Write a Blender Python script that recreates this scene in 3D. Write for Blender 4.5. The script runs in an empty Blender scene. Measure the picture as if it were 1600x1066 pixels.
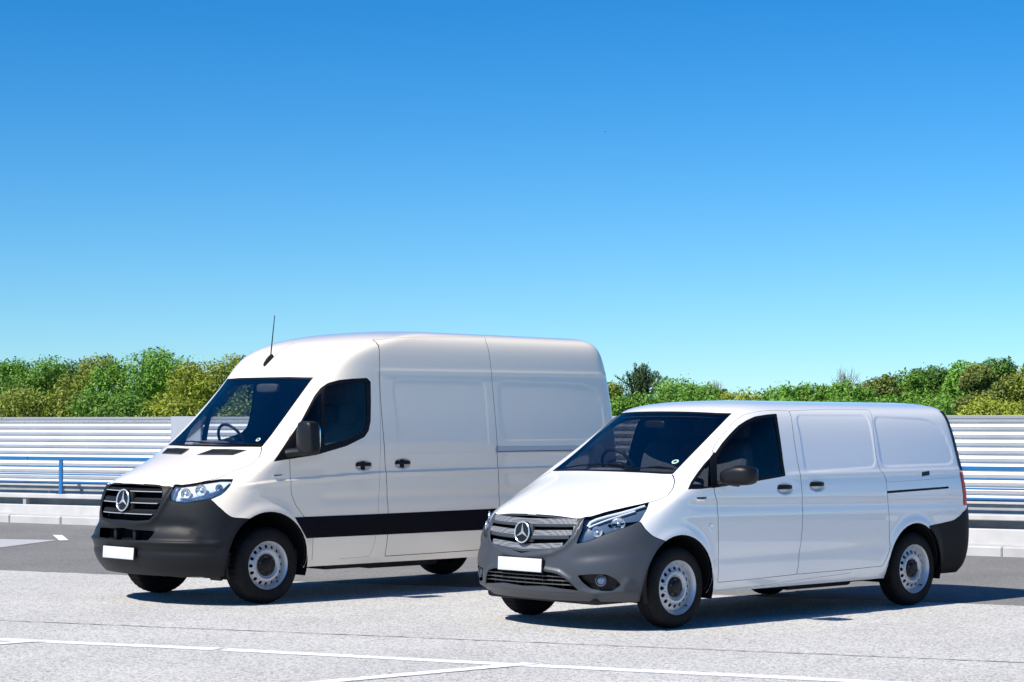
import bpy, bmesh, math, random
import numpy as np
from mathutils import Vector, Matrix
from mathutils.geometry import delaunay_2d_cdt

# ------------------------------------------------------------------ camera, sky, sun, exposure
scene = bpy.context.scene
COL = scene.collection
CAM_H = 1.75
cam_data = bpy.data.cameras.new('camera')
cam_data.sensor_width = 36.0
cam_data.lens = 3450.0 / 1600.0 * 36.0
cam_data.clip_end = 5000.0
cam = bpy.data.objects.new('camera', cam_data)
cam.location = (0, 0, CAM_H)
cam.rotation_euler = (math.radians(90) + math.atan(114.0 / 3450.0), 0, 0)
COL.objects.link(cam)
scene.camera = cam

SUN_TRAVEL = Vector((0.687, 0.509, -1.0)).normalized()
SUN_ELEV = math.asin(-SUN_TRAVEL.z)
world = bpy.data.worlds.new('World')
scene.world = world
world.use_nodes = True
wn = world.node_tree
wn.nodes.clear()
w_out = wn.nodes.new('ShaderNodeOutputWorld')
w_bg = wn.nodes.new('ShaderNodeBackground')
w_sky = wn.nodes.new('ShaderNodeTexSky')
w_sky.sky_type = 'NISHITA'
w_sky.sun_disc = False
w_sky.sun_elevation = SUN_ELEV
w_sky.sun_rotation = math.atan2(-SUN_TRAVEL.x, -SUN_TRAVEL.y)
w_sky.air_density = 1.0
w_sky.dust_density = 0.0
w_sky.ozone_density = 6.0
w_bg.inputs['Strength'].default_value = 0.0292
w_gam = wn.nodes.new('ShaderNodeGamma')          # deep, polarised-looking summer blue
w_gam.inputs['Gamma'].default_value = 1.5
w_hsv = wn.nodes.new('ShaderNodeHueSaturation')
w_hsv.inputs['Hue'].default_value = 0.496
w_hsv.inputs['Saturation'].default_value = 1.18
w_tc = wn.nodes.new('ShaderNodeTexCoord')
w_map = wn.nodes.new('ShaderNodeMapping')           # horizon murk sits below the eye line
w_map.inputs['Location'].default_value = (0, 0, 0.038)
w_map.inputs['Scale'].default_value = (1, 1, 0.86)
wn.links.new(w_tc.outputs['Generated'], w_map.inputs['Vector'])
wn.links.new(w_map.outputs['Vector'], w_sky.inputs['Vector'])
wn.links.new(w_sky.outputs['Color'], w_gam.inputs['Color'])
wn.links.new(w_gam.outputs['Color'], w_hsv.inputs['Color'])
wn.links.new(w_hsv.outputs['Color'], w_bg.inputs['Color'])
wn.links.new(w_bg.outputs['Background'], w_out.inputs['Surface'])

sun_data = bpy.data.lights.new('sun', 'SUN')
sun_data.energy = 3.45
sun_data.angle = math.radians(0.5)
sun_data.color = (1.0, 0.95, 0.865)
sun = bpy.data.objects.new('sun', sun_data)
sun.rotation_euler = SUN_TRAVEL.to_track_quat('-Z', 'Y').to_euler()
sun.location = (-20, -15, 30)
COL.objects.link(sun)

scene.view_settings.view_transform = 'Standard'
scene.view_settings.look = 'None'
scene.view_settings.gamma = 1.0
scene.view_settings.use_curve_mapping = False
scene.view_settings.exposure = 0.88
scene.cycles.max_bounces = 10
scene.cycles.transparent_max_bounces = 24

# ------------------------------------------------------------------ materials
def mat(name, color=(.5, .5, .5), rough=.5, metal=0., coat=0., coat_rough=.03, coat_ior=1.5, spec=.5, noise=0., nscale=20., bump=0., bscale=200.):
    m = bpy.data.materials.new(name)
    m.use_nodes = True
    nt = m.node_tree
    b = nt.nodes['Principled BSDF']
    b.inputs['Base Color'].default_value = (*color, 1)
    b.inputs['Roughness'].default_value = rough
    b.inputs['Metallic'].default_value = metal
    b.inputs['Coat Weight'].default_value = coat
    b.inputs['Coat Roughness'].default_value = coat_rough
    b.inputs['Coat IOR'].default_value = coat_ior
    b.inputs['Specular IOR Level'].default_value = spec
    tc = nt.nodes.new('ShaderNodeTexCoord')
    if noise:
        n = nt.nodes.new('ShaderNodeTexNoise')
        n.inputs['Scale'].default_value = nscale
        n.inputs['Detail'].default_value = 5
        r = nt.nodes.new('ShaderNodeMapRange')
        r.inputs['From Min'].default_value = .3
        r.inputs['From Max'].default_value = .7
        r.inputs['To Min'].default_value = 1 - noise
        r.inputs['To Max'].default_value = 1 + noise
        mx = nt.nodes.new('ShaderNodeVectorMath')
        mx.operation = 'SCALE'
        mx.inputs[0].default_value = color
        nt.links.new(tc.outputs['Object'], n.inputs['Vector'])
        nt.links.new(n.outputs['Fac'], r.inputs['Value'])
        nt.links.new(r.outputs['Result'], mx.inputs['Scale'])
        nt.links.new(mx.outputs[0], b.inputs['Base Color'])
    if bump:
        n2 = nt.nodes.new('ShaderNodeTexNoise')
        n2.inputs['Scale'].default_value = bscale
        n2.inputs['Detail'].default_value = 4
        bp = nt.nodes.new('ShaderNodeBump')
        bp.inputs['Strength'].default_value = bump
        bp.inputs['Distance'].default_value = .004
        nt.links.new(tc.outputs['Object'], n2.inputs['Vector'])
        nt.links.new(n2.outputs['Fac'], bp.inputs['Height'])
        nt.links.new(bp.outputs['Normal'], b.inputs['Normal'])
    return m

def thin_glass(name, tint, refl=1.0, ior=1.5):
    """thin pane: clear tinted transmission with a Fresnel mirror coat"""
    m = bpy.data.materials.new(name)
    m.use_nodes = True
    nt = m.node_tree
    nt.nodes.clear()
    o = nt.nodes.new('ShaderNodeOutputMaterial')
    mixn = nt.nodes.new('ShaderNodeMixShader')
    tr = nt.nodes.new('ShaderNodeBsdfTransparent')
    tr.inputs['Color'].default_value = (*tint, 1)
    gl = nt.nodes.new('ShaderNodeBsdfGlossy')
    gl.inputs['Roughness'].default_value = 0.0
    fr_ = nt.nodes.new('ShaderNodeFresnel')
    fr_.inputs['IOR'].default_value = ior
    ml = nt.nodes.new('ShaderNodeMath')
    ml.operation = 'MULTIPLY'
    ml.inputs[1].default_value = refl
    nt.links.new(fr_.outputs[0], ml.inputs[0])
    nt.links.new(ml.outputs[0], mixn.inputs[0])
    nt.links.new(tr.outputs[0], mixn.inputs[1])
    nt.links.new(gl.outputs[0], mixn.inputs[2])
    nt.links.new(mixn.outputs[0], o.inputs['Surface'])
    return m

M = dict(
    paint_cool=mat('paint_cool_white', (.86, .85, .825), .4, coat=1., coat_rough=.01, coat_ior=1.9),
    paint_warm=mat('paint_warm_white', (.95, .845, .70), .4, coat=1., coat_rough=.01, coat_ior=1.55),
    strip=mat('gloss_black_vinyl', (.002, .002, .007), .5, spec=.1),
    plastic=mat('grey_bumper_plastic', (.043, .049, .060), .42, bump=.08, bscale=900),
    plastic_dark=mat('charcoal_bumper_plastic', (.010, .011, .013), .5, spec=.22, bump=.08, bscale=900),
    plastic_shaded=mat('shaded_rear_bumper_plastic', (.005, .0055, .006), .5, spec=.2, bump=.08, bscale=900),  # same plastic as the front bumper, shade at the rear painted in as near-black
    emblem=mat('satin_silver', (.66, .67, .69), .2, metal=.6),
    black=mat('black_plastic', (.008, .008, .009), .42, spec=.28),
    gloss_black=mat('gloss_black_trim', (.005, .005, .007), .45, spec=.2),
    void=mat('dark_void', (.006, .006, .007), .9, spec=.1),
    trim=mat('interior_trim', (.045, .055, .07), .75, noise=.2, nscale=12),
    dash=mat('dashboard_plastic', (.12, .14, .17), .6, noise=.15, nscale=30),
    seat=mat('seat_fabric', (.035, .042, .055), .9, noise=.3, nscale=60),
    rubber=mat('tyre_rubber', (.007, .007, .008), .75, spec=.25, noise=.35, nscale=18, bump=.1, bscale=120),
    steel=mat('silver_wheel_paint', (.50, .51, .53), .36, metal=.35, coat=.4, noise=.06, nscale=14),
    chrome=mat('chrome', (.82, .83, .85), .07, metal=1.),
    blade=mat('grille_blade_metal', (.22, .225, .235), .30, metal=.75),
    alu=mat('anodised_aluminium', (.50, .52, .56), .34, metal=.35),
    lamp_grey=mat('lamp_bezel', (.07, .115, .19), .25),
    lamp_clear=mat('bright_lamp_bowl', (.70, .76, .83), .28, coat=.5),
    lamp_light=mat('lamp_reflector', (.82, .84, .86), .16, metal=.7),
    plate=mat('plate_white', (.60, .60, .60), .4),
    red=mat('tail_lamp_red', (.62, .006, .008), .3, spec=.25),
    amber=mat('amber_lens', (.7, .25, .03), .2),
    screen=thin_glass('windscreen_glass', (.94, .96, .97), 1.0, 2.3),
    glass=thin_glass('side_glass', (.92, .94, .95), .9, 1.55),
    lens=thin_glass('lamp_lens', (.93, .95, .97), 1.0, 1.45),
    green=mat('sticker_green', (.03, .38, .17), .5),
    white=mat('sticker_white', (.8, .82, .8), .5),
    under=mat('underbody', (.014, .014, .015), .8, noise=.4, nscale=9),
)
def perforated():
    m = bpy.data.materials.new('perforated_grey_sheet')
    m.use_nodes = True
    nt = m.node_tree
    b = nt.nodes['Principled BSDF']
    tc = nt.nodes.new('ShaderNodeTexCoord')
    vo = nt.nodes.new('ShaderNodeTexVoronoi')
    vo.inputs['Scale'].default_value = 75
    vo.inputs['Randomness'].default_value = .1
    cr = nt.nodes.new('ShaderNodeValToRGB')
    cr.color_ramp.elements[0].position = .30
    cr.color_ramp.elements[0].color = (.012, .012, .013, 1)
    cr.color_ramp.elements[1].position = .42
    cr.color_ramp.elements[1].color = (.20, .205, .21, 1)
    nt.links.new(tc.outputs['Object'], vo.inputs['Vector'])
    nt.links.new(vo.outputs['Distance'], cr.inputs[0])
    nt.links.new(cr.outputs[0], b.inputs['Base Color'])
    b.inputs['Roughness'].default_value = .38
    return m
M['perf'] = perforated()

# ------------------------------------------------------------------ object helpers
def link(o, parent=None):
    COL.objects.link(o)
    if parent is not None:
        o.parent = parent
    return o

def tag(o, label=None, cat=None, group=None, kind=None):
    if label: o['label'] = label
    if cat: o['category'] = cat
    if group: o['group'] = group
    if kind: o['kind'] = kind
    return o

def empty(name, loc=(0, 0, 0), rz=0., parent=None):
    o = bpy.data.objects.new(name, None)
    o.location = loc
    o.rotation_euler = (0, 0, rz)
    o.empty_display_size = .2
    return link(o, parent)

def make(name, verts, faces, material, parent=None, smooth=True, normals=None, angle=None):
    me = bpy.data.meshes.new(name)
    me.from_pydata([tuple(map(float, v)) for v in verts], [], [tuple(int(i) for i in f) for f in faces])
    me.materials.append(M[material] if isinstance(material, str) else material)
    if smooth:
        me.polygons.foreach_set('use_smooth', [True] * len(me.polygons))
    me.update()
    if normals is not None:
        me.normals_split_custom_set_from_vertices([tuple(map(float, n)) for n in normals])
    elif angle is not None:
        try:
            me.set_sharp_from_angle(angle=math.radians(angle))
        except Exception:
            pass
    return link(bpy.data.objects.new(name, me), parent)

class MB:
    """mesh collector"""
    def __init__(s): s.v = []; s.f = []
    def add(s, v, f):
        o = len(s.v)
        s.v += [tuple(p) for p in v]
        s.f += [tuple(i + o for i in q) for q in f]
        return s
    def box(s, c, d, rot=None):
        v = [Vector(((i & 1) - .5, (i >> 1 & 1) - .5, (i >> 2 & 1) - .5)) for i in range(8)]
        v = [Vector((p.x * d[0], p.y * d[1], p.z * d[2])) for p in v]
        if rot: v = [rot @ p for p in v]
        v = [p + Vector(c) for p in v]
        return s.add(v, [(0, 2, 3, 1), (4, 5, 7, 6), (0, 1, 5, 4), (2, 6, 7, 3), (0, 4, 6, 2), (1, 3, 7, 5)])
    def tube(s, pts, r, n=8, cap=True):
        pts = [Vector(p) for p in pts]
        rs = r if hasattr(r, '__len__') else [r] * len(pts)
        v = []; f = []
        up = Vector((0, 0, 1))
        for i, p in enumerate(pts):
            t = (pts[min(i + 1, len(pts) - 1)] - pts[max(i - 1, 0)]).normalized()
            a = t.cross(up)
            if a.length < .05: a = t.cross(Vector((1, 0, 0)))
            a.normalize(); b = a.cross(t)
            for k in range(n):
                w = 2 * math.pi * k / n
                v.append(p + (a * math.cos(w) + b * math.sin(w)) * rs[i])
        for i in range(len(pts) - 1):
            for k in range(n):
                f.append((i * n + k, i * n + (k + 1) % n, (i + 1) * n + (k + 1) % n, (i + 1) * n + k))
        if cap:
            f.append(tuple(reversed(range(n)))); f.append(tuple((len(pts) - 1) * n + k for k in range(n)))
        return s.add(v, [tuple(reversed(q)) for q in f])
    def lathe(s, prof, n=48, origin=(0, 0, 0), axis='y', closed=False):
        """prof: (r, a) along axis"""
        v = []; f = []
        o = Vector(origin)
        for r, a in prof:
            for k in range(n):
                w = 2 * math.pi * k / n
                c, d = r * math.cos(w), r * math.sin(w)
                v.append(o + (Vector((c, a, d)) if axis == 'y' else Vector((a, c, d)) if axis == 'x' else Vector((c, d, a))))
        m = len(prof)
        for i in range(m if closed else m - 1):
            j = (i + 1) % m
            for k in range(n):
                f.append((i * n + k, i * n + (k + 1) % n, j * n + (k + 1) % n, j * n + k))
        return s.add(v, f)
    def super(s, c, d, e=.5, nu=20, nv=14, fn=None):
        """super-ellipsoid, d = full size"""
        sg = lambda x: math.copysign(abs(x) ** e, x)
        v = []; f = []
        for j in range(nv + 1):
            ph = -math.pi / 2 + math.pi * j / nv
            for i in range(nu):
                th = 2 * math.pi * i / nu
                p = Vector((sg(math.cos(ph)) * sg(math.cos(th)) * d[0] / 2, sg(math.cos(ph)) * sg(math.sin(th)) * d[1] / 2, sg(math.sin(ph)) * d[2] / 2))
                if fn: p = fn(p)
                v.append(p + Vector(c))
        for j in range(nv):
            for i in range(nu):
                f.append((j * nu + i, j * nu + (i + 1) % nu, (j + 1) * nu + (i + 1) % nu, (j + 1) * nu + i))
        return s.add(v, f)
    def obj(s, name, material, parent=None, smooth=True, angle=35):
        o = make(name, s.v, s.f, material, parent, smooth, angle=angle)
        bm = bmesh.new(); bm.from_mesh(o.data)
        bmesh.ops.remove_doubles(bm, verts=bm.verts, dist=1e-6)
        bmesh.ops.recalc_face_normals(bm, faces=bm.faces)
        bm.to_mesh(o.data); bm.free()
        if smooth:
            o.data.polygons.foreach_set('use_smooth', [True] * len(o.data.polygons))
            o.data.set_sharp_from_angle(angle=math.radians(angle))
        return o
def rbox(c, d, r=.01, seg=2, rot=None):
    """bevelled box -> (verts, faces)"""
    bm = bmesh.new()
    bmesh.ops.create_cube(bm, size=1)
    for v in bm.verts: v.co = Vector((v.co.x * d[0], v.co.y * d[1], v.co.z * d[2]))
    bmesh.ops.bevel(bm, geom=bm.edges[:], offset=r, segments=seg, affect='EDGES', profile=.5)
    if rot: bmesh.ops.transform(bm, matrix=rot.to_4x4(), verts=bm.verts)
    bm.verts.index_update()
    v = [p.co + Vector(c) for p in bm.verts]
    f = [tuple(q.index for q in x.verts) for x in bm.faces]
    bm.free()
    return v, f
def _basis(t,n):
    """indices & weights for uniform cubic b-spline w/ phantom ends; t in [0,n-1]"""
    i=np.clip(np.floor(t).astype(int),0,n-2); f=t-i
    b=np.stack([(1-f)**3,3*f**3-6*f**2+4,-3*f**3+3*f**2+3*f+1,f**3],-1)/6
    return i,b
class Surf:
    def __init__(s,rows,disp=None):
        N=np.array(rows,float)              # nv x nu x 3
        s.nv,s.nu=N.shape[:2]; s.disp=disp
        m=np.array([1,-1,1.])
        left=N[:,1:2]*m; right=N[:,-2:-1]*m
        N=np.concatenate([left,N,right],1)
        bot=2*N[:1]-N[1:2]; top=N[-2:-1]*m
        s.N=np.concatenate([bot,N,top],0)
    def base(s,u,v):
        u=np.asarray(u,float);v=np.asarray(v,float)
        i,bu=_basis(u,s.nu); j,bv=_basis(v,s.nv)
        out=np.zeros(u.shape+(3,))
        for a in range(4):
            for b in range(4):
                out+=(bv[...,a]*bu[...,b])[...,None]*s.N[j+a,i+b]
        return out
    def nrm(s,u,v,fn=None,e=2e-3):
        fn=fn or s.pos
        u1=np.clip(u+e,0,s.nu-1);u0=np.clip(u-e,0,s.nu-1);v1=np.clip(v+e,0,s.nv-1);v0=np.clip(v-e,0,s.nv-1)
        a=fn(u1,v)-fn(u0,v); b=fn(u,v1)-fn(u,v0)
        n=np.cross(a,b); l=np.linalg.norm(n,axis=-1,keepdims=True)
        return n/np.maximum(l,1e-12)
    def pos(s,u,v):
        p=s.base(u,v)
        if s.disp is None: return p
        n=s.nrm(u,v,s.base)
        return p+n*s.disp(p,n)[...,None]
# ---------- van nets
def net(front,side,stations,wtaper,rearx):
    """front: list of rows of 7 pts; side: list (zf,zr,w); rearx: f(z)"""
    rows=[]
    for fr,(zf,zr,w) in zip(front,side):
        r=[tuple(p) for p in fr]
        xs=fr[-1][0]
        xr=rearx((zr))
        # blend stations so they start behind corner and finish before rear
        s0=xs-.18; s1=xr+.22
        n=stations
        for k in range(n):
            t=k/(n-1); x=s0+(s1-s0)*t; z=zf+(zr-zf)*t
            r.append((x,w*wtaper(x),z))
        w2=w*wtaper(s1)
        k=min(1,w2/.4)
        r+= [(xr+.10*k,w2-.004*k,zr),(xr+.02*k,w2-.03*k,zr),(xr-.01*k,max(w2-.12,w2*.7),zr),(xr-.03*k,w2*.5,zr),(xr-.035*k,0,zr)]
        rows.append(r)
    return rows
def fr(xs,ys,zs):
    zs=[zs]*7 if np.isscalar(zs) else zs
    return list(zip(xs,ys,zs))
def vito():
    f=[fr([.80,.79,.75,.67,.56,.46,.36],[0,.2,.41,.60,.75,.84,.88],.24),
     fr([.855,.85,.81,.73,.62,.50,.38],[0,.22,.43,.62,.78,.89,.925],.31),
     fr([.895,.89,.855,.775,.65,.52,.38],[0,.22,.44,.64,.81,.915,.95],.44),
     fr([.89,.885,.84,.765,.64,.51,.37],[0,.22,.44,.64,.81,.915,.955],.59),
     fr([.87,.865,.82,.74,.615,.48,.35],[0,.22,.44,.63,.80,.905,.948],[.72,.72,.72,.725,.73,.74,.75]),
     fr([.845,.84,.79,.70,.565,.43,.30],[0,.22,.43,.61,.775,.885,.935],[.84,.84,.842,.846,.855,.865,.88]),
     fr([.78,.775,.73,.635,.495,.37,.25],[0,.21,.41,.58,.735,.85,.91],[.935,.935,.935,.937,.942,.95,.965]),
     fr([.56,.555,.51,.42,.31,.21,.12],[0,.22,.42,.58,.715,.815,.89],[1.04,1.04,1.036,1.03,1.025,1.025,1.035]),
     fr([.2,.2,.17,.11,.04,-.02,-.06],[0,.22,.42,.58,.71,.81,.885],[1.175,1.175,1.17,1.16,1.15,1.14,1.135]),
     fr([-.15,-.15,-.15,-.155,-.165,-.19,-.23],[0,.2,.4,.56,.69,.79,.865],[1.268,1.268,1.265,1.26,1.255,1.25,1.245]),
     fr([-.37,-.375,-.39,-.42,-.46,-.50,-.55],[0,.2,.38,.53,.65,.75,.82],1.435),
     fr([-.57,-.575,-.60,-.645,-.70,-.76,-.82],[0,.19,.36,.50,.62,.715,.775],1.61),
     fr([-.77,-.78,-.80,-.85,-.91,-.98,-1.05],[0,.185,.355,.50,.615,.70,.75],[1.785,1.783,1.78,1.775,1.768,1.758,1.745]),
     fr([-.93,-.94,-.96,-1.0,-1.05,-1.11,-1.19],[0,.175,.34,.48,.59,.665,.71],[1.852,1.85,1.848,1.843,1.835,1.825,1.81]),
     fr([-1.2,-1.21,-1.23,-1.27,-1.32,-1.38,-1.45],[0,.14,.28,.40,.49,.55,.59],[1.885,1.885,1.884,1.88,1.876,1.872,1.866]),
     fr([-1.5,-1.5,-1.51,-1.53,-1.55,-1.6,-1.65],[0,.06,.12,.17,.21,.25,.27],1.893),
     fr([-1.7]*7,[0]*7,1.897)]
    sd=[(.27,.27,.89),(.335,.335,.928),(.47,.47,.952),(.62,.62,.962),(.76,.76,.966),(.90,.90,.966),(1.02,1.02,.962),(1.12,1.12,.952),(1.20,1.20,.94),(1.30,1.30,.92),(1.45,1.45,.885),(1.60,1.60,.845),(1.745,1.735,.79),(1.825,1.81,.72),(1.87,1.855,.57),(1.892,1.88,.28),(1.897,1.885,0)]
    lo=lambda z:z-.024*min(1,max(0,(z-1.72)/.12))
    f=[[(x,y,lo(z)) for x,y,z in r] for r in f]; sd=[(lo(a),lo(b),w) for a,b,w in sd]
    tap=lambda x:1-.010*max(0,(x+.3)/.6)-.035*max(0,(-2.6-x)/1.6)**2
    def rx(z):
        return float(np.interp(z,[.25,.33,.5,.8,1.0,1.3,1.6,1.75,1.83,1.87],[-3.96,-4.05,-4.10,-4.09,-4.06,-4.025,-4.00,-3.995,-3.985,-3.95]))
    return Surf(net(f,sd,9,tap,rx))
def sprinter():
    f=[fr([.88,.87,.83,.75,.64,.53,.42],[0,.2,.43,.64,.80,.89,.93],.27),
     fr([.95,.945,.90,.81,.69,.57,.44],[0,.22,.46,.68,.85,.945,.97],.35),
     fr([1.0,.995,.95,.86,.73,.59,.45],[0,.22,.47,.69,.87,.965,.99],.47),
     fr([1.0,.995,.95,.86,.73,.585,.44],[0,.22,.47,.69,.87,.97,.998],.59),
     fr([.955,.95,.91,.82,.69,.55,.41],[0,.22,.46,.68,.855,.955,.99],.72),
     fr([.965,.96,.91,.80,.665,.52,.38],[0,.22,.45,.66,.83,.935,.985],[.84,.84,.845,.85,.86,.865,.87]),
     fr([.94,.935,.885,.775,.635,.49,.34],[0,.22,.45,.65,.81,.915,.97],[.98,.98,.98,.985,.99,.995,1.0]),
     fr([.88,.875,.825,.715,.565,.42,.27],[0,.22,.44,.63,.785,.89,.955],[1.115,1.115,1.11,1.105,1.10,1.10,1.11]),
     fr([.68,.675,.63,.535,.42,.31,.20],[0,.22,.43,.61,.76,.87,.94],[1.205,1.205,1.20,1.19,1.18,1.175,1.185]),
     fr([.32,.315,.29,.24,.18,.12,.06],[0,.22,.43,.61,.76,.87,.935],[1.335,1.335,1.33,1.32,1.31,1.30,1.295]),
     fr([-.02,-.02,-.025,-.03,-.05,-.08,-.12],[0,.22,.43,.61,.75,.86,.925],[1.445,1.445,1.443,1.44,1.435,1.43,1.425]),
     fr([-.22,-.222,-.235,-.26,-.30,-.34,-.40],[0,.22,.43,.61,.745,.845,.91],1.66),
     fr([-.42,-.422,-.44,-.47,-.51,-.56,-.62],[0,.22,.42,.59,.72,.82,.88],1.88),
     fr([-.62,-.622,-.64,-.67,-.715,-.775,-.845],[0,.215,.42,.585,.72,.81,.868],2.10),
     fr([-.77,-.775,-.79,-.82,-.865,-.93,-1.02],[0,.215,.42,.59,.73,.825,.872],2.30),
     fr([-1.0,-1.01,-1.03,-1.07,-1.13,-1.21,-1.30],[0,.20,.39,.55,.68,.775,.825],[2.462,2.462,2.46,2.457,2.452,2.446,2.44]),
     fr([-1.42,-1.43,-1.45,-1.5,-1.57,-1.65,-1.74],[0,.17,.33,.47,.58,.655,.71],[2.55,2.55,2.548,2.545,2.54,2.535,2.53]),
     fr([-1.9,-1.9,-1.92,-1.95,-1.98,-2.02,-2.06],[0,.08,.15,.21,.26,.29,.32],2.585),
     fr([-2.2]*7,[0]*7,2.597)]
    sd=[(.32,.32,.94),(.385,.385,.962),(.50,.50,.985),(.62,.62,.997),(.76,.76,1.003),(.90,.90,1.005),(1.04,1.04,1.004),(1.17,1.17,1.000),(1.28,1.28,.996),(1.38,1.38,.99),(1.48,1.48,.982),(1.68,1.68,.962),(1.90,1.90,.934),(2.12,2.12,.906),(2.31,2.31,.880),(2.46,2.45,.848),(2.56,2.54,.765),(2.588,2.568,.40),(2.598,2.578,0)]
    tap=lambda x:1-.008*max(0,(x+.3)/.6)-.02*max(0,(-3.6-x)/1.3)**2
    def rx(z):
        return float(np.interp(z,[.3,.4,.6,1.2,1.8,2.2,2.4,2.5,2.56],[-4.50,-4.56,-4.60,-4.60,-4.57,-4.535,-4.49,-4.44,-4.34]))
    return Surf(net(f,sd,11,tap,rx))
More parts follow.
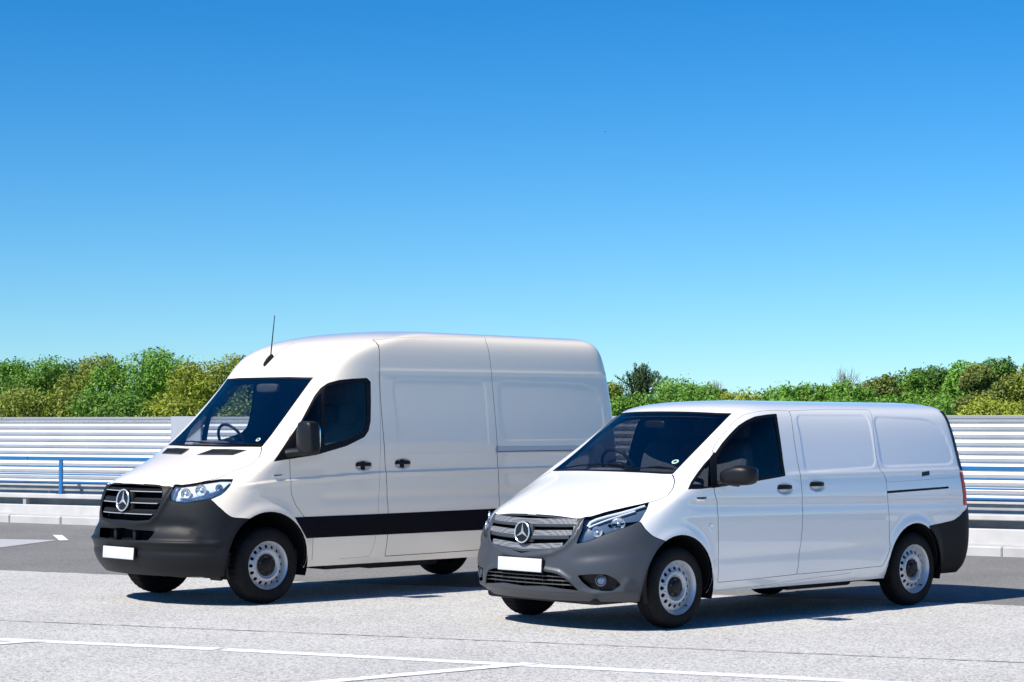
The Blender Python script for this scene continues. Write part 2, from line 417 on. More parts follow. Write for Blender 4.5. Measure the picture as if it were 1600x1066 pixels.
FEAT = {
 'V': dict(regs=[
  ('bonnet', "0,8.818 1.327,8.818 1.515,8.819 1.731,8.821 4.037,8.848 4.145,8.847 4.239,8.841 4.318,8.831 4.382,8.817 4.392,8.814 4.531,8.756 4.722,8.648 4.784,8.61 4.973,8.483 5.104,8.364 5.113,8.355 5.218,8.239 5.326,8.118 5.336,8.108 5.43,7.985 5.49,7.863 5.493,7.853 5.538,7.728 5.586,7.6 5.59,7.589 5.605,7.475 5.55,7.392 5.542,7.386 5.454,7.317 5.37,7.245 5.363,7.239 5.278,7.173 5.186,7.122 5.178,7.118 5.084,7.074 4.994,7.028 4.987,7.025 4.89,6.979 4.776,6.936 4.765,6.933 4.645,6.891 4.53,6.847 4.52,6.844 4.409,6.8 4.303,6.755 4.294,6.751 4.191,6.706 4.092,6.661 4.084,6.657 3.989,6.611 3.902,6.563 3.895,6.559 3.813,6.512 3.731,6.464 3.725,6.46 3.645,6.412 3.565,6.364 3.559,6.36 3.48,6.312 3.401,6.264 3.395,6.26 3.317,6.208 3.242,6.145 3.236,6.14 3.161,6.072 3.084,6.005 3.077,6 2.998,5.933 2.916,5.866 2.909,5.861 2.825,5.794 2.738,5.728 2.73,5.723 2.642,5.672 2.553,5.653 2.546,5.653 2.456,5.649 2.367,5.646 2.359,5.645 2.256,5.65 2.124,5.673 2.112,5.676 1.966,5.707 1.817,5.737 1.804,5.74 1.653,5.769 1.499,5.797 1.486,5.799 1.327,5.823 1.163,5.838 1.149,5.839 0.981,5.849 0.815,5.858 0.781,5.86 0.615,5.869 0.45,5.876 0.397,5.879 0.246,5.888 0.121,5.899 0,5.913"),
  ('front_door', "5.681,10.213 5.726,10.146 5.812,10.073 5.988,9.947 6.094,9.867 6.198,9.78 6.352,9.647 6.457,9.551 6.563,9.442 6.686,9.309 6.791,9.184 6.893,9.041 6.97,8.926 7.067,8.764 7.157,8.584 7.203,8.483 7.289,8.286 7.373,8.073 7.409,7.975 7.491,7.751 7.571,7.52 7.602,7.427 7.676,7.203 7.741,6.996 7.975,6.224 8.024,6.035 8.051,5.861 8.131,5.085 8.147,4.924 8.159,4.774 8.21,4.093 8.22,3.948 8.228,3.806 8.26,3.146 8.266,3.006 8.272,2.869 8.298,2.228 8.303,2.087 8.309,1.939 8.335,1.205 8.34,1.139 8.349,1.092 8.362,1.064 8.38,1.055 9.306,1.112 9.346,1.115 9.385,1.119 10.326,1.212 10.344,1.222 10.355,1.25 10.362,1.295 10.363,1.358 10.363,1.37 10.36,1.509 10.358,1.642 10.358,1.653 10.356,1.781 10.356,1.905 10.356,1.916 10.355,2.038 10.356,2.159 10.356,2.169 10.357,2.288 10.358,2.407 10.358,2.417 10.359,2.535 10.361,2.653 10.361,2.663 10.362,2.781 10.364,2.899 10.364,2.909 10.366,3.029 10.367,3.149 10.368,3.159 10.369,3.28 10.37,3.402 10.37,3.412 10.371,3.534 10.372,3.657 10.372,3.668 10.372,3.791 10.372,3.915 10.372,3.925 10.371,4.049 10.37,4.173 10.37,4.183 10.368,4.307 10.366,4.433 10.366,4.443 10.363,4.569 10.36,4.697 10.36,4.708 10.356,4.837 10.352,4.969 10.352,4.98 10.347,5.114 10.343,5.251 10.342,5.263 10.336,5.403 10.329,5.547 10.328,5.56 10.32,5.707 10.308,5.859 10.307,5.872 10.294,6.028 10.276,6.189 10.275,6.202 10.254,6.369 10.23,6.541 10.227,6.555 10.199,6.734 10.166,6.92 10.163,6.935 10.125,7.128 10.084,7.327 10.08,7.343 10.035,7.545 9.988,7.745 9.985,7.762 9.937,7.958 9.891,8.147 9.887,8.163 9.841,8.343 9.794,8.513 9.79,8.527 9.743,8.688 9.693,8.84 9.689,8.852 9.637,8.995 9.583,9.131 9.578,9.142 9.522,9.272 9.464,9.397 9.459,9.407 9.4,9.529 9.34,9.648 9.335,9.658 9.274,9.776 9.213,9.892 9.208,9.902 9.146,10.017 9.086,10.133 9.08,10.143 9.02,10.258 8.96,10.374 8.955,10.384 8.895,10.501 8.836,10.618 8.831,10.627 8.773,10.745 8.714,10.864 8.71,10.874 8.652,10.993 8.595,11.114 8.59,11.124 8.533,11.248 8.477,11.374 8.472,11.385 8.416,11.516 8.359,11.653 8.354,11.666 8.298,11.811 8.242,11.963 8.228,12.002 8.171,12.163 8.112,12.335 8.072,12.453 8.041,12.531 8.009,12.587 7.975,12.622 7.94,12.635 7.147,12.682 7.075,12.681 7.003,12.667 6.805,12.612 6.729,12.592 6.645,12.572 6.435,12.523 6.349,12.496 6.266,12.456 6.125,12.375 6.04,12.328 5.947,12.278 5.814,12.207 5.735,12.147 5.691,12.069 5.637,11.896 5.609,11.813 5.578,11.736 5.523,11.609 5.5,11.534 5.497,11.458 5.508,11.33 5.514,11.254 5.518,11.181 5.523,11.067 5.526,10.997 5.53,10.928 5.535,10.848 5.539,10.781 5.541,10.715 5.544,10.639 5.552,10.574 5.571,10.508 5.601,10.425 5.625,10.359 5.65,10.294"),
  ('sliding_door', "8.073,12.64 8.05,12.625 8.042,12.589 8.049,12.531 8.072,12.453 8.112,12.335 8.171,12.163 8.228,12.002 8.242,11.963 8.298,11.811 8.354,11.666 8.359,11.653 8.416,11.516 8.472,11.385 8.477,11.374 8.533,11.248 8.59,11.124 8.595,11.114 8.652,10.993 8.71,10.874 8.714,10.864 8.773,10.745 8.831,10.627 8.836,10.618 8.895,10.501 8.955,10.384 8.96,10.374 9.02,10.258 9.08,10.143 9.086,10.133 9.146,10.017 9.208,9.902 9.213,9.892 9.274,9.776 9.335,9.658 9.34,9.648 9.4,9.529 9.459,9.407 9.464,9.397 9.522,9.272 9.578,9.142 9.583,9.131 9.637,8.995 9.689,8.852 9.693,8.84 9.743,8.688 9.79,8.527 9.794,8.513 9.841,8.343 9.887,8.163 9.891,8.147 9.937,7.958 9.985,7.762 9.988,7.745 10.035,7.545 10.08,7.343 10.084,7.327 10.125,7.128 10.163,6.935 10.166,6.92 10.199,6.734 10.227,6.555 10.23,6.541 10.254,6.369 10.275,6.202 10.276,6.189 10.294,6.028 10.307,5.872 10.308,5.859 10.32,5.707 10.328,5.56 10.329,5.547 10.336,5.403 10.342,5.263 10.343,5.251 10.347,5.114 10.352,4.98 10.352,4.969 10.356,4.837 10.36,4.708 10.36,4.697 10.363,4.569 10.366,4.443 10.366,4.433 10.368,4.307 10.37,4.183 10.37,4.173 10.371,4.049 10.372,3.925 10.372,3.915 10.372,3.791 10.372,3.668 10.372,3.657 10.371,3.534 10.37,3.412 10.37,3.402 10.369,3.28 10.368,3.159 10.367,3.149 10.366,3.029 10.364,2.909 10.364,2.899 10.362,2.781 10.361,2.663 10.361,2.653 10.359,2.535 10.358,2.417 10.358,2.407 10.357,2.288 10.356,2.169 10.356,2.159 10.355,2.038 10.356,1.916 10.356,1.905 10.356,1.781 10.358,1.653 10.358,1.642 10.36,1.509 10.363,1.37 10.363,1.358 10.367,1.296 10.375,1.252 10.388,1.225 10.406,1.217 11.427,1.253 11.467,1.254 11.506,1.257 11.604,1.264 11.643,1.266 11.683,1.269 11.781,1.276 11.821,1.279 11.86,1.281 11.96,1.288 12,1.291 12.039,1.294 12.14,1.301 12.18,1.303 12.219,1.306 12.321,1.312 12.361,1.315 12.4,1.318 12.504,1.324 12.544,1.327 12.583,1.329 12.688,1.336 12.706,1.345 12.721,1.37 12.732,1.411 12.74,1.468 12.826,2.374 12.835,2.505 12.836,2.642 12.816,3.737 12.814,3.878 12.812,4.024 12.796,5.192 12.792,5.351 12.784,5.531 12.704,7.038 12.688,7.237 12.661,7.452 12.628,7.679 12.591,7.882 12.547,8.045 12.43,8.391 12.408,8.461 12.389,8.529 12.373,8.594 12.36,8.657 12.359,8.667 12.337,8.788 12.315,8.903 12.313,8.912 12.291,9.022 12.269,9.128 12.267,9.137 12.245,9.238 12.222,9.337 12.22,9.345 12.198,9.442 12.176,9.536 12.174,9.544 12.152,9.637 12.131,9.729 12.129,9.737 12.109,9.828 12.088,9.919 12.087,9.926 12.067,10.017 12.048,10.107 12.047,10.115 12.029,10.205 12.011,10.296 12.01,10.303 11.993,10.394 11.977,10.485 11.976,10.493 11.961,10.585 11.946,10.677 11.945,10.684 11.931,10.777 11.918,10.871 11.917,10.879 11.905,10.973 11.893,11.068 11.892,11.076 11.881,11.173 11.87,11.272 11.869,11.28 11.859,11.381 11.85,11.485 11.849,11.494 11.84,11.602 11.831,11.716 11.83,11.725 11.822,11.847 11.814,11.978 11.813,11.989 11.804,12.134 11.793,12.297 11.793,12.311 11.78,12.484 11.763,12.658 11.75,12.781 11.737,12.858 11.719,12.912 11.695,12.945 11.664,12.955 9.864,12.927 9.799,12.924 9.736,12.916"),
  ('windscreen_frame', "0,8.854 1.441,8.854 1.504,8.854 1.574,8.855 3.508,8.865 3.587,8.866 3.677,8.869 3.828,8.875 3.924,8.879 4.024,8.882 4.179,8.888 4.224,8.893 4.255,8.902 4.274,8.915 4.28,8.934 4.277,9.073 4.276,9.114 4.276,9.153 4.278,9.281 4.279,9.319 4.281,9.356 4.287,9.476 4.29,9.513 4.294,9.549 4.307,9.664 4.312,9.7 4.317,9.736 4.335,9.85 4.341,9.885 4.347,9.921 4.369,10.034 4.376,10.07 4.385,10.107 4.41,10.21 4.419,10.247 4.428,10.284 4.455,10.389 4.464,10.426 4.474,10.464 4.501,10.572 4.51,10.61 4.519,10.649 4.544,10.762 4.552,10.802 4.559,10.842 4.581,10.959 4.588,11 4.594,11.042 4.611,11.166 4.616,11.209 4.62,11.253 4.633,11.425 4.636,11.471 4.638,11.52 4.642,11.717 4.643,11.768 4.644,11.822 4.645,11.912 4.646,11.969 4.645,12.03 4.642,12.146 4.634,12.173 4.614,12.192 4.58,12.201 4.533,12.203 4.354,12.192 4.248,12.187 4.145,12.182 3.975,12.174 3.875,12.17 3.778,12.167 3.612,12.161 3.519,12.159 3.432,12.16 2.084,12.188 2.003,12.19 1.929,12.191 1.071,12.199 1.001,12.2 0.933,12.2 0,12.2"),
  ('bumper', "0,5.881 0.121,5.884 0.24,5.884 0.374,5.88 0.474,5.875 0.615,5.869 0.757,5.861 0.838,5.857 0.981,5.849 1.125,5.84 1.186,5.836 1.331,5.823 1.477,5.801 1.507,5.796 1.655,5.769 1.804,5.74 1.817,5.737 1.966,5.707 2.112,5.676 2.124,5.673 2.256,5.649 2.36,5.642 2.368,5.642 2.458,5.643 2.548,5.643 2.556,5.643 2.655,5.628 2.775,5.583 2.786,5.578 2.914,5.518 3.038,5.457 3.048,5.452 3.17,5.39 3.29,5.328 3.299,5.323 3.418,5.26 3.535,5.198 3.545,5.193 3.663,5.15 3.785,5.147 3.795,5.148 3.919,5.164 4.047,5.179 4.058,5.18 4.189,5.195 4.324,5.208 4.335,5.209 4.475,5.221 4.621,5.231 4.633,5.232 4.785,5.24 4.945,5.246 4.958,5.247 5.036,5.239 5.104,5.211 5.163,5.163 5.213,5.095 5.221,5.082 5.313,4.929 5.407,4.784 5.415,4.772 5.519,4.636 5.644,4.509 5.655,4.498 5.789,4.378 5.924,4.261 5.935,4.251 6.08,4.143 6.244,4.047 6.261,4.038 6.425,3.952 6.568,3.869 6.602,3.848 6.726,3.772 6.834,3.704 6.907,3.658 6.947,3.621 6.965,3.574 6.963,3.518 6.939,3.451 6.465,2.452 6.433,2.375 6.407,2.286 6.385,2.186 6.369,2.075 6.233,0.932 6.223,0.809 6.223,0.675 6.231,0.529 6.249,0.371 6.255,0.326 6.263,0.183 6.242,0.082 6.192,0.02 6.113,0 0,0"),
  ('headlamp', "2.658,5.545 2.659,5.591 2.666,5.628 2.679,5.658 2.7,5.681 2.778,5.743 2.825,5.781 2.87,5.819 2.944,5.882 2.988,5.919 3.032,5.953 3.119,6.019 3.162,6.052 3.204,6.085 3.289,6.152 3.331,6.184 3.375,6.212 3.45,6.258 3.495,6.285 3.539,6.312 3.616,6.358 3.661,6.385 3.706,6.412 3.785,6.458 3.83,6.485 3.876,6.511 3.958,6.558 4.004,6.584 4.051,6.611 4.146,6.666 4.193,6.693 4.242,6.719 4.343,6.773 4.394,6.799 4.446,6.825 4.554,6.878 4.608,6.903 4.665,6.929 4.782,6.979 4.811,6.986 4.837,6.98 4.861,6.963 4.884,6.933 4.997,6.753 5.039,6.679 5.078,6.599 5.165,6.402 5.193,6.318 5.203,6.232 5.211,5.853 5.208,5.765 5.194,5.677 5.128,5.368 5.116,5.327 5.098,5.292 5.075,5.264 5.046,5.243 4.858,5.134 4.795,5.098 4.735,5.061 4.565,4.957 4.505,4.923 4.445,4.894 4.287,4.822 4.227,4.795 4.169,4.767 4.022,4.697 3.965,4.669 3.909,4.641 3.769,4.571 3.715,4.541 3.662,4.508 3.524,4.414 3.472,4.378 3.42,4.343 3.283,4.249 3.231,4.214 3.179,4.178 3.04,4.084 2.987,4.053 2.932,4.03 2.8,3.988 2.744,3.97 2.687,3.952 2.551,3.907 2.527,3.905 2.512,3.916 2.506,3.94 2.509,3.977 2.532,4.112 2.547,4.2 2.565,4.288 2.592,4.413 2.61,4.502 2.627,4.592 2.652,4.726 2.666,4.819 2.672,4.916 2.678,5.113 2.678,5.212 2.674,5.311"),
  ('grille', "0,5.781 0.208,5.769 0.301,5.763 0.395,5.759 0.584,5.75 0.679,5.745 0.773,5.74 0.945,5.731 1.04,5.725 1.135,5.719 1.288,5.708 1.384,5.698 1.482,5.682 1.604,5.658 1.702,5.638 1.801,5.617 1.91,5.593 2.008,5.561 2.105,5.509 2.144,5.483 2.187,5.447 2.22,5.401 2.243,5.344 2.256,5.277 2.257,5.265 2.272,5.124 2.282,4.987 2.283,4.975 2.286,4.845 2.279,4.723 2.278,4.714 2.266,4.598 2.253,4.484 2.252,4.475 2.232,4.366 2.2,4.263 2.197,4.255 2.159,4.156 2.12,4.057 2.117,4.049 2.071,3.951 2.01,3.851 1.95,3.765 1.914,3.72 1.876,3.685 1.834,3.661 1.79,3.647 1.721,3.632 1.631,3.614 1.541,3.595 1.465,3.579 1.376,3.56 1.286,3.542 1.201,3.524 1.112,3.503 1.022,3.479 0,3.185"),
  ('lower_grille', "0,2.224 1.109,2.24 1.163,2.238 1.218,2.233 1.331,2.218 1.386,2.21 1.44,2.203 1.547,2.187 1.601,2.177 1.655,2.161 1.723,2.137 1.776,2.118 1.83,2.098 1.894,2.075 1.946,2.048 1.993,2.006 2.066,1.928 2.111,1.878 2.156,1.826 2.223,1.747 2.266,1.692 2.308,1.633 2.403,1.489 2.443,1.425 2.483,1.357 2.572,1.196 2.586,1.166 2.587,1.145 2.576,1.134 2.553,1.133 2.448,1.146 2.39,1.152 2.332,1.159 2.222,1.171 2.165,1.177 2.108,1.183 1.993,1.194 1.937,1.201 1.88,1.209 1.714,1.237 1.658,1.247 1.602,1.256 1.427,1.283 1.371,1.291 1.316,1.299 1.128,1.324 1.073,1.328 1.018,1.326 0,1.234"),
  ('fog', "2.652,1.994 2.637,2.036 2.64,2.069 2.661,2.091 2.7,2.103 2.708,2.105 2.803,2.118 2.898,2.132 2.906,2.133 3,2.147 3.093,2.16 3.101,2.161 3.194,2.17 3.287,2.173 3.295,2.173 3.388,2.172 3.481,2.171 3.489,2.171 3.583,2.17 3.679,2.169 3.687,2.169 3.782,2.152 3.876,2.105 3.884,2.1 3.98,2.038 4.077,1.974 4.085,1.969 4.174,1.901 4.241,1.825 4.246,1.819 4.303,1.738 4.362,1.655 4.367,1.648 4.387,1.606 4.39,1.564 4.374,1.522 4.341,1.481 4.334,1.474 4.248,1.389 4.163,1.3 4.156,1.293 4.111,1.253 4.061,1.223 4.005,1.204 3.943,1.195 3.933,1.194 3.805,1.186 3.681,1.177 3.67,1.177 3.55,1.178 3.437,1.199 3.428,1.201 3.318,1.232 3.21,1.261 3.201,1.264 3.102,1.31 3.022,1.39 3.016,1.398 2.945,1.493 2.873,1.584 2.867,1.592 2.802,1.684 2.751,1.782 2.747,1.79 2.702,1.889 2.656,1.986"),
  ('window_frame', "6.093,9.738 6.076,9.755 6.068,9.769 6.028,9.971 6.03,9.975 6.036,9.976 6.048,9.973 6.065,9.966 6.311,9.861 6.329,9.853 6.344,9.844 6.358,9.835 6.368,9.825 6.64,9.545 6.659,9.525 6.678,9.502 6.924,9.191 6.943,9.165 6.961,9.136 7.158,8.793 7.176,8.761 7.192,8.725 7.349,8.366 7.365,8.327 7.38,8.286 7.526,7.884 7.542,7.84 7.557,7.795 7.699,7.371 7.706,7.35 7.709,7.335 7.71,7.325 7.708,7.32 7.604,7.253 7.6,7.254 7.594,7.262 7.588,7.276 7.58,7.296 7.392,7.824 7.376,7.87 7.358,7.914 7.157,8.411 7.139,8.452 7.12,8.49 6.877,8.93 6.857,8.963 6.836,8.991 6.511,9.374 6.489,9.398 6.467,9.418"),
  ('window_frame', "7.654,7.242 7.632,7.249 7.606,7.287 7.574,7.357 7.538,7.457 7.486,7.61 7.408,7.837 7.328,8.055 7.269,8.211 7.187,8.414 7.101,8.598 7.023,8.755 6.932,8.919 6.835,9.062 6.705,9.232 6.604,9.356 6.503,9.463 6.327,9.632 6.245,9.722 6.203,9.796 6.172,9.883 6.15,9.948 6.129,10.012 6.102,10.099 6.083,10.163 6.064,10.229 6.04,10.315 6.026,10.38 6.022,10.443 6.021,10.561 6.02,10.625 6.019,10.69 6.018,10.814 6.019,10.879 6.026,10.944 6.037,11.034 6.046,11.101 6.053,11.169 6.063,11.267 6.076,11.334 6.104,11.397 6.133,11.447 6.167,11.508 6.201,11.57 6.231,11.629 6.269,11.689 6.316,11.744 6.372,11.801 6.423,11.853 6.473,11.907 6.534,11.974 6.589,12.021 6.657,12.052 6.776,12.088 6.848,12.111 6.916,12.134 7.037,12.176 7.102,12.196 7.167,12.212 7.258,12.231 7.322,12.245 7.384,12.258 7.475,12.279 7.505,12.275 7.535,12.251 7.564,12.206 7.593,12.14 7.695,11.871 7.755,11.722 7.819,11.582 7.903,11.411 7.971,11.276 8.041,11.144 8.118,11.001 8.189,10.871 8.261,10.741 8.336,10.608 8.408,10.478 8.48,10.35 8.556,10.214 8.628,10.085 8.7,9.956 8.774,9.823 8.846,9.692 8.916,9.558 8.987,9.42 9.055,9.281 9.122,9.134 9.135,9.104 9.199,8.949 9.26,8.784 9.271,8.751 9.33,8.573 9.386,8.383 9.397,8.346 9.419,8.259 9.429,8.194 9.427,8.15 9.413,8.129 9.34,8.093 9.301,8.073 9.261,8.053 9.19,8.016 9.151,7.995 9.112,7.975 9.042,7.937 9.004,7.917 8.965,7.896 8.897,7.859 8.859,7.838 8.821,7.816 8.754,7.779 8.716,7.759 8.678,7.74 8.592,7.698 8.553,7.68 8.515,7.661 8.431,7.62 8.393,7.601 8.355,7.583 8.272,7.542 8.234,7.523 8.197,7.505 8.116,7.464 8.078,7.446 8.041,7.427 7.962,7.387 7.924,7.369 7.887,7.35 7.809,7.312 7.771,7.294 7.732,7.277"),
  ('window_glass', "7.718,7.505 7.699,7.511 7.675,7.544 7.647,7.605 7.615,7.693 7.569,7.831 7.5,8.03 7.431,8.218 7.382,8.35 7.312,8.526 7.239,8.687 7.177,8.814 7.099,8.961 7.014,9.093 6.921,9.226 6.832,9.346 6.741,9.452 6.61,9.595 6.535,9.686 6.492,9.759 6.43,9.906 6.404,9.969 6.379,10.032 6.325,10.175 6.306,10.236 6.297,10.294 6.288,10.426 6.285,10.483 6.282,10.541 6.275,10.677 6.275,10.736 6.278,10.793 6.288,10.894 6.293,10.952 6.299,11.011 6.307,11.119 6.319,11.176 6.342,11.228 6.374,11.283 6.403,11.333 6.431,11.383 6.464,11.443 6.496,11.491 6.536,11.535 6.594,11.588 6.637,11.629 6.679,11.67 6.741,11.73 6.787,11.765 6.841,11.79 6.939,11.822 6.997,11.842 7.052,11.861 7.151,11.895 7.205,11.913 7.259,11.927 7.309,11.939 7.363,11.952 7.416,11.965 7.467,11.978 7.494,11.975 7.521,11.955 7.55,11.916 7.579,11.86 7.66,11.683 7.721,11.555 7.784,11.432 7.855,11.298 7.919,11.179 7.984,11.061 8.051,10.942 8.117,10.825 8.184,10.708 8.249,10.597 8.316,10.48 8.382,10.364 8.473,10.204 8.539,10.088 8.605,9.971 8.695,9.812 8.76,9.695 8.824,9.574 8.91,9.41 8.972,9.284 9.031,9.15 9.108,8.967 9.164,8.822 9.217,8.663 9.283,8.446 9.303,8.372 9.313,8.317 9.311,8.281 9.298,8.264 9.198,8.221 9.162,8.205 9.126,8.189 9.027,8.146 8.991,8.13 8.956,8.113 8.859,8.069 8.824,8.053 8.789,8.037 8.694,7.992 8.659,7.976 8.624,7.959 8.525,7.912 8.49,7.895 8.456,7.878 8.359,7.83 8.324,7.813 8.29,7.796 8.195,7.748 8.161,7.731 8.127,7.714 8.035,7.666 8.001,7.649 7.967,7.631 7.876,7.584 7.843,7.567 7.809,7.55"),
  ('quarter_frame', "6.797,7.413 6.78,7.425 6.763,7.444 6.747,7.471 6.731,7.504 6.625,7.764 6.594,7.836 6.565,7.905 6.458,8.147 6.433,8.208 6.416,8.26 6.344,8.531 6.332,8.576 6.32,8.617 6.251,8.852 6.24,8.889 6.231,8.922 6.179,9.127 6.171,9.157 6.163,9.186 6.11,9.37 6.104,9.397 6.101,9.421 6.095,9.579 6.094,9.603 6.093,9.626 6.089,9.78 6.091,9.788 6.099,9.789 6.112,9.782 6.13,9.768 6.379,9.554 6.422,9.516 6.464,9.473 6.69,9.232 6.732,9.183 6.773,9.127 6.954,8.864 6.994,8.801 7.031,8.73 7.182,8.417 7.218,8.339 7.253,8.255 7.386,7.911 7.42,7.822 7.453,7.729 7.578,7.372 7.592,7.33 7.599,7.3 7.6,7.282 7.594,7.274 7.477,7.249 7.46,7.246 7.441,7.243 7.318,7.227 7.298,7.227 7.275,7.231 7.092,7.281 7.065,7.291 7.032,7.305"),
  ('quarter_glass', "6.823,7.564 6.81,7.572 6.799,7.584 6.789,7.601 6.782,7.623 6.676,7.974 6.663,8.019 6.651,8.061 6.562,8.373 6.551,8.412 6.54,8.448 6.457,8.72 6.448,8.752 6.44,8.78 6.386,9.007 6.379,9.032 6.373,9.056 6.315,9.256 6.309,9.278 6.305,9.299 6.281,9.419 6.278,9.439 6.274,9.458 6.252,9.574 6.253,9.581 6.258,9.581 6.267,9.574 6.282,9.562 6.581,9.273 6.614,9.239 6.646,9.199 6.893,8.867 6.924,8.821 6.953,8.769 7.111,8.459 7.139,8.402 7.165,8.34 7.302,8.002 7.328,7.936 7.354,7.867 7.485,7.511 7.495,7.479 7.501,7.457 7.501,7.443 7.497,7.438 7.39,7.418 7.377,7.416 7.362,7.414 7.249,7.404 7.233,7.405 7.214,7.409 7.06,7.458 7.038,7.466 7.013,7.476"),
  ('rear_bumper', "13.997,3.536 13.988,3.617 13.99,3.677 14.003,3.716 14.027,3.735 14.064,3.746 14.123,3.763 14.183,3.78 14.221,3.791 14.282,3.808 14.344,3.825 14.386,3.837 14.449,3.855 14.516,3.876 14.589,3.9 14.659,3.921 14.734,3.943 14.82,3.968 14.9,4.003 14.986,4.063 14.993,4.07 15.088,4.143 15.198,4.218 15.207,4.224 15.33,4.308 15.465,4.411 15.477,4.421 15.664,4.527 15.942,4.619 16.877,4.865 17.024,4.902 17.143,4.929 17.233,4.945 17.294,4.95 19.906,4.95 19.947,4.935 19.976,4.891 19.994,4.817 20,4.713 20,0.237 19.99,0.133 19.96,0.059 19.911,0.015 19.841,0 14.359,0 14.288,0.019 14.235,0.077 14.2,0.174 14.182,0.31 14.132,1.157 14.118,1.441 14.112,1.675 14.107,2.665 14.105,2.768 14.099,2.867 14.089,2.963 14.076,3.056"),
  ('tail_lamp', "15.85,7.961 15.853,7.978 15.861,7.99 15.875,7.998 15.894,8 17.856,8 17.875,7.998 17.889,7.99 17.897,7.978 17.9,7.961 17.9,5.019 17.897,5.002 17.889,4.99 17.875,4.982 17.856,4.98 15.864,4.98 15.845,4.982 15.831,4.99 15.823,5.002 15.82,5.019"),
  ('rear_glass', "15.982,8.305 15.987,8.237 16.002,8.189 16.029,8.16 16.067,8.15 19.913,8.15 19.951,8.16 19.978,8.191 19.995,8.242 20,8.314 20,12.586 19.993,12.658 19.973,12.709 19.938,12.74 19.891,12.75 16.159,12.75 16.111,12.74 16.077,12.711 16.056,12.663 16.048,12.595"),
  ('slide_rail', "12.74,6.354 12.74,6.367 12.741,6.376 12.743,6.381 12.745,6.383 12.944,6.403 12.951,6.403 12.957,6.404 13.158,6.424 13.165,6.424 13.171,6.425 13.375,6.445 13.381,6.445 13.387,6.446 13.594,6.466 13.6,6.466 13.606,6.467 13.816,6.487 13.822,6.487 13.828,6.488 14.041,6.508 14.047,6.508 14.053,6.509 14.271,6.529 14.277,6.53 14.284,6.53 14.516,6.55 14.523,6.551 14.531,6.552 14.795,6.572 14.798,6.57 14.8,6.565 14.801,6.556 14.801,6.543 14.793,6.413 14.792,6.4 14.79,6.391 14.788,6.385 14.784,6.383 14.523,6.36 14.515,6.359 14.508,6.358 14.278,6.335 14.272,6.335 14.265,6.334 14.049,6.311 14.043,6.31 14.036,6.31 13.826,6.287 13.819,6.286 13.813,6.286 13.605,6.263 13.599,6.262 13.593,6.262 13.387,6.239 13.381,6.238 13.375,6.238 13.172,6.215 13.166,6.215 13.16,6.214 12.96,6.192 12.954,6.191 12.947,6.19 12.75,6.168 12.747,6.17 12.745,6.175 12.744,6.184 12.743,6.196"),
  ('latch', "13.845,8.061 13.845,8.09 13.846,8.112 13.85,8.126 13.856,8.132 13.955,8.168 13.969,8.172 13.982,8.177 14.083,8.212 14.089,8.21 14.094,8.199 14.097,8.18 14.098,8.152 14.107,7.865 14.107,7.836 14.105,7.815 14.101,7.801 14.095,7.795 13.997,7.757 13.984,7.752 13.971,7.747 13.874,7.709 13.868,7.711 13.863,7.722 13.86,7.742 13.858,7.771"),
  ('hole', "5.682,1.393 5.722,1.799 5.787,2.165 5.882,2.499 6.007,2.803 6.16,3.075 6.331,3.316 6.505,3.529 6.673,3.712 6.831,3.862 6.979,3.971 7.117,4.038 7.248,4.057 7.373,4.03 7.493,3.955 7.606,3.833 7.711,3.666 7.808,3.459 7.895,3.215 7.971,2.941 8.035,2.642 8.087,2.321 8.126,1.976 8.151,1.601 8.16,1.173 8.152,0.613 8.121,0 8.074,0 8.012,0 7.937,0 7.849,0 7.748,0 7.636,0 7.514,0 7.382,0 7.24,0 7.09,0 6.929,0 6.756,0 6.57,0 6.368,0 6.152,0 5.933,0 5.743,0 5.623,0 5.585,0 5.615,0.28 5.655,0.91"),
  ('hole', "12.873,1.173 12.854,1.592 12.858,1.957 12.88,2.295 12.919,2.608 12.972,2.899 13.036,3.165 13.111,3.403 13.195,3.604 13.286,3.766 13.382,3.883 13.482,3.955 13.583,3.979 13.685,3.955 13.784,3.883 13.879,3.766 13.969,3.604 14.053,3.403 14.129,3.165 14.197,2.899 14.257,2.608 14.309,2.295 14.354,1.957 14.396,1.592 14.438,1.173 14.493,0.63 14.572,0 14.647,0 14.706,0 14.743,0 14.757,0 14.744,0 14.706,0 14.643,0 14.56,0 14.459,0 14.343,0 14.217,0 14.082,0 13.94,0 13.794,0 13.647,0 13.502,0 13.364,0 13.234,0 13.115,0 13.008,0 12.921,0.63"),
 ], lines=[
